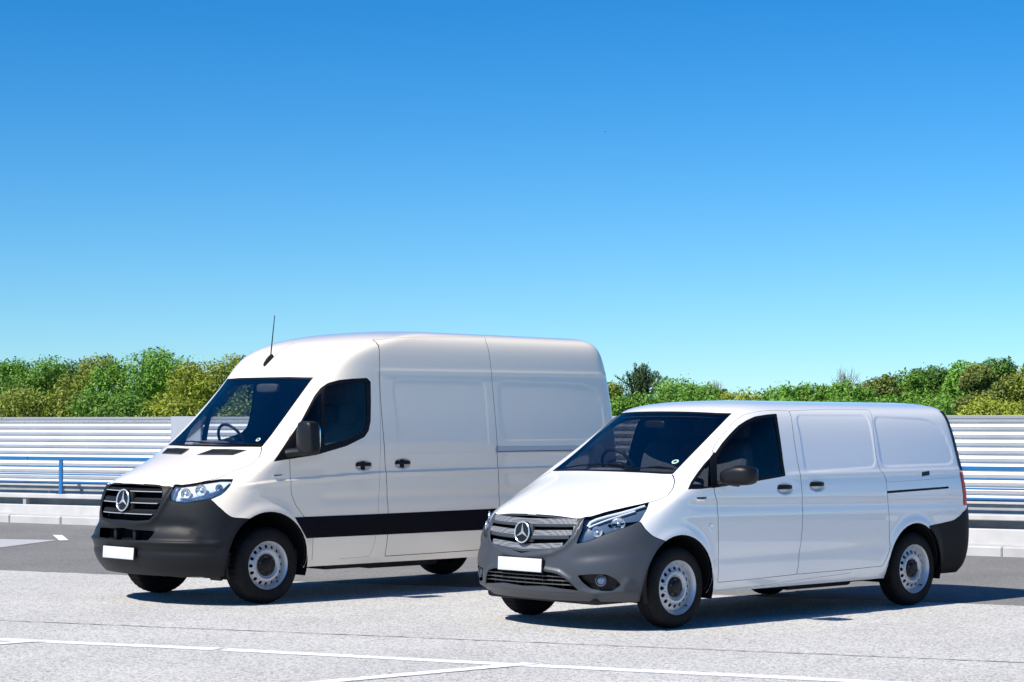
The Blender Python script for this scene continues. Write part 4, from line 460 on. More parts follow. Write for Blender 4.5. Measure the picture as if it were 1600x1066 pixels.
  ('window_frame', "6.838,8.547 6.817,8.557 6.797,8.577 6.781,8.609 6.766,8.651 6.654,9.049 6.626,9.141 6.595,9.226 6.453,9.584 6.421,9.661 6.392,9.726 6.267,9.991 6.239,10.048 6.215,10.099 6.111,10.306 6.089,10.351 6.071,10.394 6.019,10.519 6.003,10.559 5.987,10.599 5.943,10.717 5.929,10.755 5.917,10.794 5.881,10.909 5.87,10.947 5.86,10.985 5.832,11.1 5.82,11.138 5.802,11.178 5.745,11.287 5.724,11.328 5.704,11.369 5.65,11.478 5.63,11.519 5.61,11.56 5.557,11.67 5.537,11.711 5.517,11.752 5.439,11.915 5.419,11.956 5.398,11.997 5.315,12.161 5.3,12.202 5.296,12.241 5.298,12.328 5.299,12.367 5.3,12.406 5.303,12.494 5.316,12.53 5.353,12.562 5.441,12.614 5.489,12.643 5.536,12.672 5.62,12.725 5.674,12.749 5.744,12.765 5.967,12.798 6.041,12.809 6.107,12.82 6.301,12.851 6.363,12.859 6.424,12.862 6.647,12.868 6.704,12.87 6.755,12.872 6.949,12.883 6.996,12.885 7.041,12.887 7.167,12.891 7.209,12.892 7.249,12.894 7.369,12.9 7.408,12.903 7.445,12.905 7.561,12.913 7.58,12.912 7.6,12.905 7.623,12.894 7.647,12.878 7.779,12.779 7.803,12.76 7.823,12.738 7.842,12.714 7.857,12.687 7.925,12.556 7.954,12.501 7.982,12.446 8.048,12.318 8.076,12.263 8.103,12.209 8.167,12.082 8.194,12.028 8.221,11.974 8.283,11.847 8.309,11.793 8.334,11.739 8.403,11.588 8.428,11.534 8.453,11.48 8.523,11.328 8.549,11.273 8.575,11.217 8.648,11.063 8.673,11.007 8.694,10.953 8.739,10.828 8.759,10.773 8.78,10.716 8.829,10.587 8.846,10.532 8.853,10.483 8.859,10.415 8.862,10.368 8.867,10.319 8.873,10.247 8.873,10.204 8.862,10.172 8.792,10.052 8.777,10.025 8.762,9.997 8.697,9.864 8.682,9.834 8.669,9.802 8.607,9.653 8.592,9.623 8.574,9.598 8.49,9.5 8.471,9.477 8.452,9.453 8.37,9.35 8.351,9.326 8.332,9.301 8.252,9.194 8.233,9.168 8.214,9.142 8.135,9.033 8.116,9.007 8.097,8.981 8.018,8.872 7.998,8.849 7.976,8.833 7.879,8.781 7.855,8.768 7.831,8.756 7.734,8.706 7.71,8.693 7.685,8.682 7.585,8.636 7.56,8.625 7.533,8.615 7.43,8.576 7.403,8.567 7.374,8.559 7.262,8.532 7.231,8.526 7.198,8.523 7.072,8.514 7.035,8.515 6.993,8.52"),
  ('window_glass', "5.823,12.458 5.758,12.515 5.735,12.557 5.753,12.586 5.815,12.602 5.828,12.603 5.986,12.619 6.132,12.634 6.144,12.635 6.279,12.649 6.404,12.664 6.414,12.665 6.539,12.676 6.672,12.681 6.714,12.682 6.844,12.685 6.963,12.689 7.01,12.691 7.116,12.696 7.212,12.701 7.219,12.701 7.308,12.705 7.394,12.71 7.401,12.711 7.486,12.716 7.568,12.722 7.575,12.723 7.615,12.718 7.653,12.699 7.689,12.664 7.722,12.614 7.728,12.605 7.792,12.491 7.855,12.378 7.86,12.368 7.922,12.256 7.983,12.145 7.989,12.135 8.048,12.024 8.107,11.913 8.112,11.904 8.171,11.789 8.229,11.668 8.234,11.658 8.292,11.534 8.351,11.409 8.356,11.398 8.415,11.272 8.476,11.146 8.481,11.135 8.535,11.018 8.574,10.924 8.576,10.917 8.608,10.833 8.64,10.747 8.643,10.74 8.667,10.66 8.674,10.589 8.674,10.584 8.674,10.518 8.674,10.451 8.674,10.446 8.662,10.383 8.628,10.33 8.61,10.311 8.564,10.262 8.518,10.212 8.502,10.194 8.457,10.142 8.413,10.088 8.398,10.069 8.351,10.018 8.3,9.976 8.261,9.949 8.208,9.91 8.154,9.869 8.118,9.841 8.065,9.799 8.013,9.755 7.977,9.725 7.949,9.719 7.914,9.744 7.873,9.801 7.826,9.89 7.818,9.908 7.719,10.107 7.621,10.287 7.613,10.301 7.515,10.466 7.416,10.622 7.408,10.635 7.31,10.785 7.211,10.931 7.201,10.945 7.102,11.088 7.002,11.228 6.989,11.247 6.887,11.385 6.781,11.522 6.763,11.546 6.653,11.682 6.536,11.817 6.509,11.848 6.383,11.982 6.245,12.114 6.204,12.153 6.053,12.284 5.887,12.412"),
  ('quarter_glass', "5.987,11.049 5.963,11.069 5.945,11.088 5.934,11.106 5.93,11.122 5.925,11.219 5.924,11.25 5.923,11.281 5.922,11.379 5.918,11.411 5.905,11.445 5.844,11.572 5.827,11.607 5.81,11.642 5.748,11.769 5.73,11.805 5.713,11.84 5.647,11.967 5.635,12.001 5.635,12.033 5.654,12.14 5.66,12.171 5.665,12.202 5.684,12.309 5.69,12.32 5.702,12.322 5.721,12.315 5.747,12.299 5.992,12.122 6.047,12.08 6.098,12.037 6.293,11.861 6.34,11.817 6.384,11.773 6.547,11.6 6.588,11.555 6.627,11.51 6.77,11.34 6.808,11.294 6.845,11.247 6.977,11.079 7.013,11.032 7.047,10.984 7.178,10.801 7.212,10.752 7.246,10.701 7.373,10.51 7.406,10.457 7.44,10.402 7.564,10.191 7.598,10.131 7.632,10.065 7.756,9.811 7.77,9.779 7.777,9.754 7.779,9.735 7.774,9.722 7.683,9.609 7.668,9.589 7.652,9.569 7.562,9.449 7.546,9.429 7.53,9.408 7.438,9.285 7.428,9.282 7.415,9.292 7.399,9.317 7.379,9.355 7.223,9.684 7.179,9.77 7.134,9.846 6.961,10.11 6.914,10.177 6.865,10.237 6.668,10.461 6.618,10.515 6.566,10.566 6.345,10.768 6.291,10.815 6.237,10.858"),
  ('vent', "0.623,9.263 0.611,9.264 0.604,9.267 0.601,9.272 0.603,9.279 0.657,9.393 0.666,9.409 0.675,9.425 0.745,9.535 0.756,9.551 0.768,9.566 0.855,9.672 0.863,9.678 0.872,9.683 0.883,9.686 0.896,9.687 1.339,9.691 1.367,9.691 1.396,9.691 1.828,9.698 1.858,9.699 1.889,9.7 2.324,9.709 2.355,9.71 2.389,9.711 2.833,9.723 2.868,9.724 2.904,9.725 3.362,9.738 3.377,9.738 3.385,9.735 3.384,9.731 3.377,9.725 3.237,9.635 3.215,9.62 3.195,9.605 3.075,9.511 3.056,9.496 3.038,9.48 2.936,9.382 2.927,9.375 2.916,9.37 2.902,9.366 2.887,9.364 2.567,9.345 2.535,9.343 2.503,9.341 2.187,9.323 2.156,9.321 2.126,9.32 1.809,9.304 1.779,9.302 1.75,9.301 1.427,9.287 1.398,9.286 1.37,9.285 1.033,9.273 1.005,9.272 0.978,9.272"),
  ('side_strip', "8.046,4.215 8.21,4.216 8.376,4.217 8.543,4.217 8.711,4.218 8.88,4.219 9.049,4.22 9.22,4.221 9.391,4.221 9.564,4.222 9.737,4.223 9.911,4.224 10.087,4.224 10.263,4.225 10.44,4.226 10.624,4.228 10.809,4.231 10.995,4.233 11.182,4.236 11.371,4.238 11.56,4.24 11.75,4.243 11.942,4.245 12.134,4.248 12.328,4.25 12.522,4.253 12.718,4.255 12.915,4.258 13.112,4.261 13.311,4.263 13.484,4.271 13.658,4.278 13.832,4.286 17.622,4.286 17.663,2.818 13.814,2.734 13.657,2.735 13.5,2.735 13.344,2.735 13.188,2.735 12.99,2.736 12.793,2.736 12.598,2.736 12.403,2.736 12.21,2.736 12.018,2.736 11.826,2.736 11.636,2.737 11.447,2.737 11.259,2.737 11.072,2.737 10.886,2.737 10.701,2.737 10.517,2.737 10.337,2.738 10.159,2.738 9.981,2.738 9.805,2.739 9.629,2.739 9.455,2.739 9.281,2.74 9.108,2.74 8.937,2.74 8.766,2.74 8.596,2.741 8.427,2.741 8.333,3.131 8.237,3.501 8.141,3.86"),
  ('slide_rail', "13.264,9.411 13.467,9.407 13.67,9.403 13.875,9.399 14.08,9.395 14.287,9.391 14.494,9.387 14.714,9.387 14.935,9.387 15.158,9.386 15.381,9.386 15.607,9.385 15.834,9.385 16.625,9.247 16.628,8.651 15.801,8.768 15.587,8.77 15.375,8.772 15.164,8.774 14.954,8.776 14.745,8.777 14.538,8.779 14.335,8.781 14.134,8.782 13.934,8.784 13.735,8.785 13.537,8.787 13.34,8.788"),
  ('rear_bumper', "16.435,4.139 16.448,4.203 16.474,4.249 16.513,4.277 16.567,4.286 19.179,4.299 19.235,4.3 19.284,4.3 19.325,4.3 19.358,4.3 21.942,4.3 21.968,4.289 21.986,4.256 21.996,4.201 22,4.124 22,0.176 21.993,0.099 21.974,0.044 21.941,0.011 21.896,0 16.704,0 16.656,0.012 16.616,0.047 16.583,0.105 16.558,0.187 16.292,1.371 16.274,1.462 16.263,1.548 16.259,1.629 16.261,1.705"),
  ('tail_lamp', "17.328,7.657 17.335,7.692 17.354,7.72 17.385,7.742 17.429,7.756 19.799,8.278 19.843,8.283 19.875,8.275 19.895,8.254 19.902,8.221 19.998,4.679 19.993,4.644 19.974,4.618 19.944,4.601 19.9,4.594 17.418,4.435 17.374,4.437 17.343,4.449 17.324,4.472 17.318,4.505"),
  ('hole', "5.691,1.389 5.75,1.89 5.824,2.367 5.914,2.818 6.025,3.225 6.166,3.578 6.336,3.874 6.522,4.116 6.71,4.313 6.889,4.469 7.057,4.582 7.215,4.649 7.365,4.668 7.51,4.634 7.649,4.549 7.783,4.412 7.911,4.225 8.031,3.99 8.144,3.711 8.245,3.389 8.333,3.02 8.404,2.602 8.454,2.137 8.481,1.638 8.484,1.073 8.46,0.319 8.412,0 8.347,0 8.265,0 8.168,0 8.057,0 7.933,0 7.8,0 7.657,0 7.506,0 7.349,0 7.184,0 7.013,0 6.832,0 6.641,0 6.436,0 6.218,0 5.993,0 5.788,0 5.644,0 5.581,0 5.591,0.142 5.641,0.82"),
  ('hole', "14.535,1.073 14.519,1.624 14.523,2.111 14.546,2.564 14.588,2.974 14.649,3.335 14.725,3.65 14.815,3.922 14.916,4.15 15.025,4.332 15.142,4.464 15.264,4.545 15.389,4.571 15.514,4.545 15.638,4.464 15.757,4.332 15.871,4.15 15.976,3.922 16.072,3.65 16.158,3.335 16.235,2.974 16.304,2.564 16.366,2.111 16.419,1.624 16.464,1.073 16.513,0.342 16.563,0 16.593,0 16.602,0 16.589,0 16.552,0 16.495,0 16.419,0 16.325,0 16.216,0 16.095,0 15.963,0 15.822,0 15.675,0 15.526,0 15.377,0 15.231,0 15.093,0 14.963,0 14.845,0 14.741,0 14.652,0 14.58,0.342"),
 ], lines=[
  ('bonnet', 0.0042, "4.281,9.922 4.346,9.906 4.381,9.892 4.429,9.867 4.487,9.829 4.557,9.78 4.57,9.771 4.724,9.658 4.882,9.54 4.895,9.53 5.022,9.409 5.082,9.286 5.085,9.276 5.113,9.151 5.142,9.023 5.144,9.013 5.15,8.952 5.14,8.9 5.114,8.857 5.072,8.822 5.063,8.817 4.965,8.755 4.872,8.693 4.865,8.687 4.771,8.621 4.672,8.546 4.663,8.539 4.563,8.459 4.468,8.378 4.46,8.372 4.379,8.28 4.319,8.169 4.314,8.159 4.265,8.034 4.216,7.903 4.212,7.892 4.149,7.774 4.06,7.69 4.052,7.684 3.95,7.616 3.851,7.547 3.842,7.541 3.744,7.472 3.647,7.403 3.639,7.397 3.543,7.328 3.446,7.26 3.438,7.255 3.339,7.195 3.238,7.149 3.229,7.146 3.125,7.109 3.021,7.072 3.012,7.069 2.907,7.033 2.801,6.997 2.792,6.994 2.685,6.959 2.576,6.925 2.567,6.922 2.458,6.894 2.352,6.877 2.344,6.876 2.238,6.864 2.131,6.852 2.122,6.851 2.005,6.855 1.869,6.891 1.857,6.895 1.715,6.934 1.583,6.949 1.572,6.949 1.442,6.951 1.308,6.952 1.296,6.952 1.157,6.954 1.013,6.956 0.853,6.958"),
  ('doorf', 0.0022, "5.256,13.102 5.143,13.046 5.045,12.997 4.947,12.949 4.934,12.943 4.848,12.891 4.787,12.834 4.761,12.802 4.712,12.741 4.663,12.681 4.638,12.65 4.604,12.588 4.599,12.522 4.609,12.452 4.619,12.385 4.629,12.318 4.64,12.248 4.65,12.181 4.662,12.115 4.676,12.04 4.689,11.974 4.701,11.908 4.715,11.833 4.735,11.767 4.772,11.7 4.815,11.636 4.861,11.569 4.908,11.503 4.954,11.439 5.002,11.373 5.053,11.307 5.103,11.243 5.161,11.178 5.233,11.111 5.389,10.981 5.469,10.914 5.551,10.846 5.706,10.717 5.789,10.645 5.873,10.569 6.024,10.429 6.122,10.341 6.247,10.234 6.417,10.091 6.553,9.96 6.686,9.8 6.812,9.632 6.937,9.447 7.05,9.24 7.133,9.07 7.232,8.854 7.316,8.641 7.342,8.567 7.413,8.36 7.472,8.158 7.49,8.09 7.54,7.895 7.581,7.705 7.594,7.642 7.629,7.458 7.66,7.282 7.678,7.171 7.706,7 7.732,6.836 7.747,6.734 7.772,6.574 7.794,6.419 7.808,6.322 7.829,6.17 7.848,6.021 7.86,5.927 7.881,5.783 7.908,5.646 7.934,5.527 7.963,5.394 7.991,5.263 8.015,5.144 8.045,5.018 8.078,4.905 8.135,4.734 8.171,4.627 8.206,4.519 8.262,4.346 8.296,4.235 8.326,4.114 8.349,4.013 8.377,3.888 8.405,3.764 8.429,3.659 8.457,3.534 8.485,3.407 8.509,3.298 8.537,3.17 8.564,3.039 8.588,2.922 8.61,2.782 8.62,2.628 8.623,2.513 8.628,2.35 8.632,2.184 8.635,2.063 8.638,1.894 8.641,1.721 8.644,1.588 8.646,1.407 8.649,1.211 8.653,0.843"),
  ('doorr', 0.0011, "9.366,0.811 9.478,0.825 9.522,0.83 9.565,0.836 9.634,0.845 9.678,0.85 9.722,0.856 9.792,0.865 9.835,0.87 9.879,0.876 9.949,0.885 9.993,0.89 10.037,0.896 10.108,0.904 10.128,0.918 10.144,0.951 10.156,1.006 10.164,1.082 10.236,2.029 10.246,2.199 10.249,2.364 10.25,2.504 10.25,2.665 10.249,2.822 10.248,2.953 10.247,3.106 10.246,3.255 10.245,3.379 10.243,3.525 10.241,3.669 10.239,3.789 10.237,3.932 10.235,4.074 10.232,4.193 10.23,4.336 10.227,4.478 10.225,4.597 10.222,4.739 10.218,4.881 10.215,5 10.211,5.143 10.206,5.286 10.202,5.405 10.197,5.549 10.19,5.693 10.184,5.814 10.176,5.961 10.166,6.11 10.158,6.235 10.147,6.386 10.134,6.541 10.123,6.672 10.11,6.832 10.095,6.997 10.083,7.137 10.066,7.308 10.048,7.485 10.031,7.636 10.009,7.819 9.981,8.007 9.955,8.167 9.921,8.359 9.881,8.555 9.845,8.72 9.799,8.917 9.748,9.111 9.704,9.273 9.65,9.458 9.596,9.625 9.55,9.759 9.495,9.91 9.442,10.044 9.398,10.149 9.346,10.27 9.294,10.381 9.252,10.472 9.201,10.577 9.152,10.678 9.111,10.762 9.063,10.859 9.016,10.955 8.976,11.035 8.93,11.129 8.886,11.222 8.848,11.301 8.804,11.393 8.761,11.484 8.724,11.561 8.681,11.652 8.638,11.743 8.601,11.82 8.558,11.91 8.514,12 8.476,12.077 8.431,12.167 8.386,12.257 8.347,12.334 8.301,12.425 8.254,12.517 8.214,12.595 8.167,12.688 8.119,12.782 8.079,12.862 8.031,12.958 7.983,13.055 7.893,13.236"),
  ('sdoor', 0.003, "5.383,15.387 5.359,15.379 5.376,15.359 5.435,15.328 5.535,15.286 6.474,14.915 6.59,14.865 6.696,14.809 6.793,14.748 6.879,14.682 7.038,14.549 7.186,14.415 7.3,14.288 7.377,14.192 7.467,14.071 7.543,13.956 7.595,13.871 7.661,13.759 7.719,13.651 7.759,13.572 7.812,13.467 7.861,13.364 7.897,13.291 7.944,13.19 7.991,13.092 8.025,13.022 8.072,12.926 8.119,12.831 8.153,12.763 8.2,12.67 8.247,12.577 8.281,12.512 8.328,12.42 8.375,12.329 8.409,12.264 8.455,12.174 8.502,12.084 8.534,12.019 8.58,11.929 8.626,11.839 8.658,11.775 8.704,11.684 8.75,11.593 8.782,11.529 8.828,11.437 8.875,11.346 8.909,11.28 8.956,11.187 9.005,11.094 9.04,11.027 9.09,10.932 9.141,10.836 9.178,10.767 9.231,10.668 9.284,10.566 9.322,10.493 9.377,10.386 9.433,10.273 9.472,10.191 9.529,10.068 9.586,9.932 9.627,9.831 9.686,9.679 9.745,9.509 9.786,9.383 9.844,9.199 9.899,9.005 9.937,8.867 9.988,8.669 10.033,8.473 10.063,8.336 10.103,8.143 10.137,7.953 10.158,7.822 10.187,7.638 10.212,7.458 10.227,7.335 10.249,7.162 10.27,6.994 10.283,6.88 10.302,6.718 10.321,6.56 10.333,6.452 10.35,6.299 10.365,6.148 10.376,6.045 10.39,5.897 10.403,5.75 10.411,5.65 10.423,5.505 10.433,5.361 10.44,5.262 10.45,5.119 10.459,4.976 10.465,4.878 10.473,4.735 10.481,4.592 10.487,4.494 10.495,4.351 10.502,4.208 10.507,4.11 10.514,3.967 10.521,3.823 10.526,3.724 10.532,3.58 10.539,3.434 10.543,3.333 10.549,3.184 10.554,3.032 10.558,2.925 10.563,2.769 10.568,2.609 10.57,2.495 10.574,2.331 10.577,2.165 10.579,2.045 10.581,1.876 10.582,1.703 10.582,1.574 10.583,1.392 10.582,1.195 10.581,1.038 10.584,0.949 10.592,0.885 10.605,0.847 10.624,0.835 11.857,0.876 11.9,0.877 11.944,0.88 12.045,0.886 12.088,0.889 12.132,0.891 12.233,0.897 12.277,0.9 12.321,0.903 12.423,0.909 12.467,0.911 12.51,0.914 12.614,0.92 12.657,0.922 12.701,0.925 12.806,0.931 12.849,0.933 12.893,0.936 12.998,0.942 13.042,0.944 13.085,0.947 13.192,0.953 13.213,0.961 13.233,0.983 13.251,1.018 13.268,1.066 13.32,1.241 13.353,1.347 13.386,1.447 13.44,1.604 13.456,1.656 13.469,1.714 13.479,1.78 13.487,1.853 13.498,1.976 13.512,2.127 13.527,2.275 13.54,2.397 13.555,2.542 13.571,2.683 13.585,2.802 13.602,2.939 13.62,3.072 13.636,3.187 13.649,3.321 13.652,3.461 13.627,5.176 13.624,5.319 13.619,5.463 13.615,5.559 13.608,5.704 13.601,5.85 13.596,5.948 13.588,6.096 13.58,6.246 13.574,6.347 13.565,6.501 13.556,6.659 13.549,6.765 13.539,6.927 13.529,7.095 13.523,7.208 13.512,7.381 13.5,7.561 13.492,7.682 13.479,7.866 13.463,8.056 13.451,8.184 13.432,8.377 13.411,8.574 13.395,8.706 13.371,8.903 13.344,9.099 13.326,9.229 13.298,9.416 13.269,9.588 13.25,9.698 13.222,9.853 13.194,9.992 13.175,10.079 13.148,10.204 13.121,10.319 13.103,10.394 13.077,10.502 13.051,10.605 13.034,10.673 13.008,10.773 12.984,10.87 12.967,10.935 12.943,11.03 12.92,11.124 12.904,11.187 12.882,11.28 12.859,11.372 12.844,11.435 12.822,11.526 12.801,11.617 12.786,11.679 12.764,11.77 12.742,11.86 12.727,11.922 12.706,12.012 12.683,12.102 12.668,12.164 12.646,12.254 12.623,12.345 12.608,12.407 12.585,12.499 12.562,12.591 12.546,12.654 12.523,12.748 12.5,12.842 12.485,12.907 12.462,13.003 12.439,13.101 12.424,13.169 12.401,13.269 12.378,13.371 12.361,13.442 12.337,13.547 12.311,13.655 12.292,13.731 12.263,13.842 12.231,13.958 12.207,14.041 12.169,14.161 12.126,14.287 12.092,14.38 12.041,14.511 11.98,14.649 11.927,14.762 11.855,14.905 11.769,15.053 11.665,15.219 11.622,15.292 11.585,15.359 11.555,15.42 11.531,15.475 11.399,15.816 11.376,15.861 11.349,15.892 11.317,15.909 11.28,15.911 11.058,15.884 10.981,15.875 10.903,15.866 10.691,15.841 10.614,15.832 10.537,15.823 10.332,15.8 10.256,15.791 10.18,15.783 9.982,15.762 9.907,15.754 9.832,15.746 9.639,15.726 9.565,15.718 9.491,15.711 9.304,15.692 9.23,15.684 9.156,15.677 8.974,15.659 8.901,15.652 8.828,15.645 8.651,15.628 8.574,15.621 8.488,15.614"),
  ('hl', 0.0025, "2.556,6.796 2.557,6.834 2.564,6.864 2.579,6.886 2.6,6.9 2.768,6.966 2.817,6.986 2.866,7.007 3.026,7.077 3.075,7.098 3.123,7.121 3.278,7.193 3.326,7.216 3.374,7.239 3.499,7.298 3.547,7.321 3.596,7.344 3.722,7.404 3.771,7.427 3.821,7.451 3.951,7.511 4.002,7.534 4.055,7.557 4.193,7.617 4.25,7.635 4.315,7.644 4.424,7.65 4.495,7.654 4.567,7.656 4.683,7.66 4.758,7.661 4.835,7.662 4.958,7.661 4.994,7.655 5.023,7.636 5.044,7.604 5.059,7.56 5.159,7.097 5.171,7 5.166,6.913 5.149,6.821 5.133,6.739 5.114,6.659 5.093,6.577 5.069,6.503 5.036,6.435 4.926,6.248 4.885,6.191 4.833,6.147 4.722,6.073 4.666,6.035 4.61,5.998 4.502,5.926 4.444,5.895 4.384,5.876 4.205,5.839 4.143,5.826 4.083,5.813 3.911,5.776 3.852,5.764 3.794,5.754 3.626,5.727 3.569,5.717 3.513,5.708 3.346,5.68 3.291,5.675 3.235,5.677 3.187,5.682 3.132,5.687 3.077,5.692 3.027,5.697 2.973,5.707 2.92,5.727 2.829,5.77 2.776,5.794 2.723,5.818 2.628,5.861 2.605,5.877 2.589,5.901 2.581,5.932 2.579,5.972 2.583,6.054 2.585,6.141 2.586,6.228 2.585,6.317 2.583,6.403 2.579,6.488"),
  ('apil', 0.0015, "6.088,10.353 5.744,10.324 5.349,10.275 4.87,10.181 4.434,10.078"),
  ('bumpl', 0.0022, "4.928,5.314 5.045,5.192 5.154,5.08 5.266,4.969 5.276,4.96 5.407,4.845 5.571,4.723 5.586,4.712 5.77,4.607 5.959,4.543 6.018,4.53 6.201,4.486 6.368,4.44 6.439,4.418 6.588,4.373 6.718,4.331 6.782,4.31 6.895,4.263 6.994,4.202 7.144,4.088 7.18,4.049 7.196,4.002 7.193,3.945 7.169,3.88 6.533,2.532"),
 ]),
}
UVP = dict(
    v_drl=[(2.857, 5.045), (2.93, 5.391), (3.14, 5.635), (3.515, 5.907), (3.95, 6.169), (4.396, 6.464), (4.805, 6.754)],
    v_drl2=[(2.916, 4.973), (3.089, 5.16), (3.598, 5.587), (4.157, 6.015), (4.566, 6.309)],
    v_refl=[(3.276, 4.637), (4.086, 5.161)],
    v_fog=[(3.54, 1.755)],
    v_sticker=[(3.587, 9.505)],
    v_plug=[(8.014, 4.404)],
    v_badge=[(7.441, 6.316), (7.681, 6.35)],
    v_tow=[(2.064, 2.695)],
    v_wip1=[(-2.673, 8.929), (-1.837, 9.104), (-0.41, 9.174), (1.469, 9.034)],
    v_wip2=[(1.207, 8.894), (2.354, 9.076), (4.087, 9.077)],
    s_badge=[(7.207, 7.151), (7.541, 7.159)],
    s_sticker=[(3.327, 10.284)],
    s_wip1=[(-2.852, 10.024), (-1.395, 10.053), (0.244, 9.953)],
    s_wip2=[(-0.54, 9.962), (2.087, 9.965), (4.182, 9.991)],
    s_vent=[(0.595, 9.263), (0.868, 9.687), (3.4, 9.739), (2.92, 9.366)],
    s_refl=[(3.193, 6.35), (3.811, 6.601), (4.644, 6.799)],
    s_refl2=[(2.962, 6.06), (3.694, 5.872), (4.416, 6.082), (4.924, 6.716), (4.996, 7.333)],
    s_aer=[(-0.452, 13.703), (-0.296, 14.016)],
)
# ------------------------------------------------------------------ stamped relief on the body sides
def seg_dist(px, pz, poly, closed=True):
    P = np.array(poly, float); n = len(P)
    d = np.full(px.shape, 1e9)
    for i in range(n if closed else n - 1):
        a, b = P[i], P[(i + 1) % n]
        ab = b - a
        t = np.clip(((px - a[0]) * ab[0] + (pz - a[1]) * ab[1]) / (ab @ ab + 1e-12), 0, 1)
        d = np.minimum(d, np.hypot(px - a[0] - t * ab[0], pz - a[1] - t * ab[1]))
    return d
def inside(px, pz, poly):
    P = np.array(poly, float); n = len(P)
    c = np.zeros(px.shape, bool)
    for i in range(n):
        a, b = P[i], P[i - 1]
        if a[1] == b[1]: continue
        k = ((a[1] > pz) != (b[1] > pz)) & (px < (b[0] - a[0]) * (pz - a[1]) / (b[1] - a[1]) + a[0])
        c ^= k
    return c
def sst(t):
    t = np.clip(t, 0, 1); return t * t * (3 - 2 * t)
def recess(x, z, poly, depth, width):
    return np.where(inside(x, z, poly), -depth * sst(seg_dist(x, z, poly) / width), 0)
def rounded(poly, r, k=5):
    out = []
    P = [Vector(p) for p in poly]
    for i, b in enumerate(P):
        a, c = P[i - 1], P[(i + 1) % len(P)]
        A = b + (a - b).normalized() * min(r, (a - b).length * .48); C = b + (c - b).normalized() * min(r, (c - b).length * .48)
        for t in np.linspace(0, 1, k): out.append(tuple((1 - t) ** 2 * A + 2 * t * (1 - t) * b + t * t * C))
    return out
V_REC1 = rounded([(-1.66, 1.752), (-2.70, 1.752), (-2.64, 1.262), (-1.61, 1.235)], .09)
V_REC2 = rounded([(-2.745, 1.745), (-3.60, 1.715), (-3.79, 1.62), (-3.86, 1.40), (-3.84, 1.268), (-2.69, 1.262)], .12)
def disp_v(p, n):
    x, y, z = p[..., 0], np.abs(p[..., 1]), p[..., 2]
    w = sst((np.abs(n[..., 1]) - .45) / .3)
    d = recess(x, z, V_REC1, .0045, .026) + recess(x, z, V_REC2, .0052, .030)
    for cx, r in ((.015, .402), (-3.155, .392)):
        rr = np.hypot(x - cx, z - .365)
        d = d + .016 * np.exp(-((rr - r) / .055) ** 2) * sst((z - .2) / .25)
    for hx, hz in ((-1.325, 1.112), (-1.762, 1.128)):
        e = np.hypot((x - hx) / .118, (z - hz + .004) / .052)
        d = d - .022 * sst((1 - e) / .55)
    # shoulder and lower flute
    d = d + .006 * np.exp(-((z - 1.225) / .022) ** 2) * sst((-1.3 - x) / .2)
    d = d - .008 * np.exp(-((z - .56) / .06) ** 2) * sst((-.4 - x) / .15) * sst((x + 2.8) / .15)
    d = d - .006 * np.exp(-((z - 1.0 - .02 * x) / .05) ** 2) * sst((.1 - x) / .3)
    out = d * w
    # bumper forms
    fx = sst((n[..., 0] - .15) / .35)
    b = .010 * np.exp(-((z - .315) / .022) ** 2)
    bar = [(-.05, .49), (.24, .495), (.40, .475), (.50, .415), (.56, .345), (.64, .318), (.84, .34), (.88, .42)]
    b = b + .016 * np.exp(-(seg_dist(y, z, bar, False) / .020) ** 2)
    b = b - .012 * np.exp(-((z - .60 - .12 * (y - .5)) / .05) ** 2) * sst((y - .45) / .2)
    rim = [(-.05, .588), (.16, .60), (.33, .625), (.44, .68), (.505, .76), (.53, .86), (.53, .905)]
    b = b + .014 * np.exp(-(seg_dist(y, z, rim, False) / .020) ** 2)
    return out + b * fx * (z < .93)
S_REC1 = rounded([(-1.50, 2.10), (-2.73, 2.10), (-2.72, 1.36), (-1.53, 1.36)], .12)
S_REC2 = rounded([(-2.88, 2.10), (-4.17, 2.08), (-4.36, 1.95), (-4.40, 1.47), (-2.87, 1.47)], .14)
S_CREASE = [(.35, 1.09), (.05, 1.115), (-.23, 1.132), (-.70, 1.158), (-1.36, 1.185), (-2.84, 1.193), (-4.6, 1.193)]
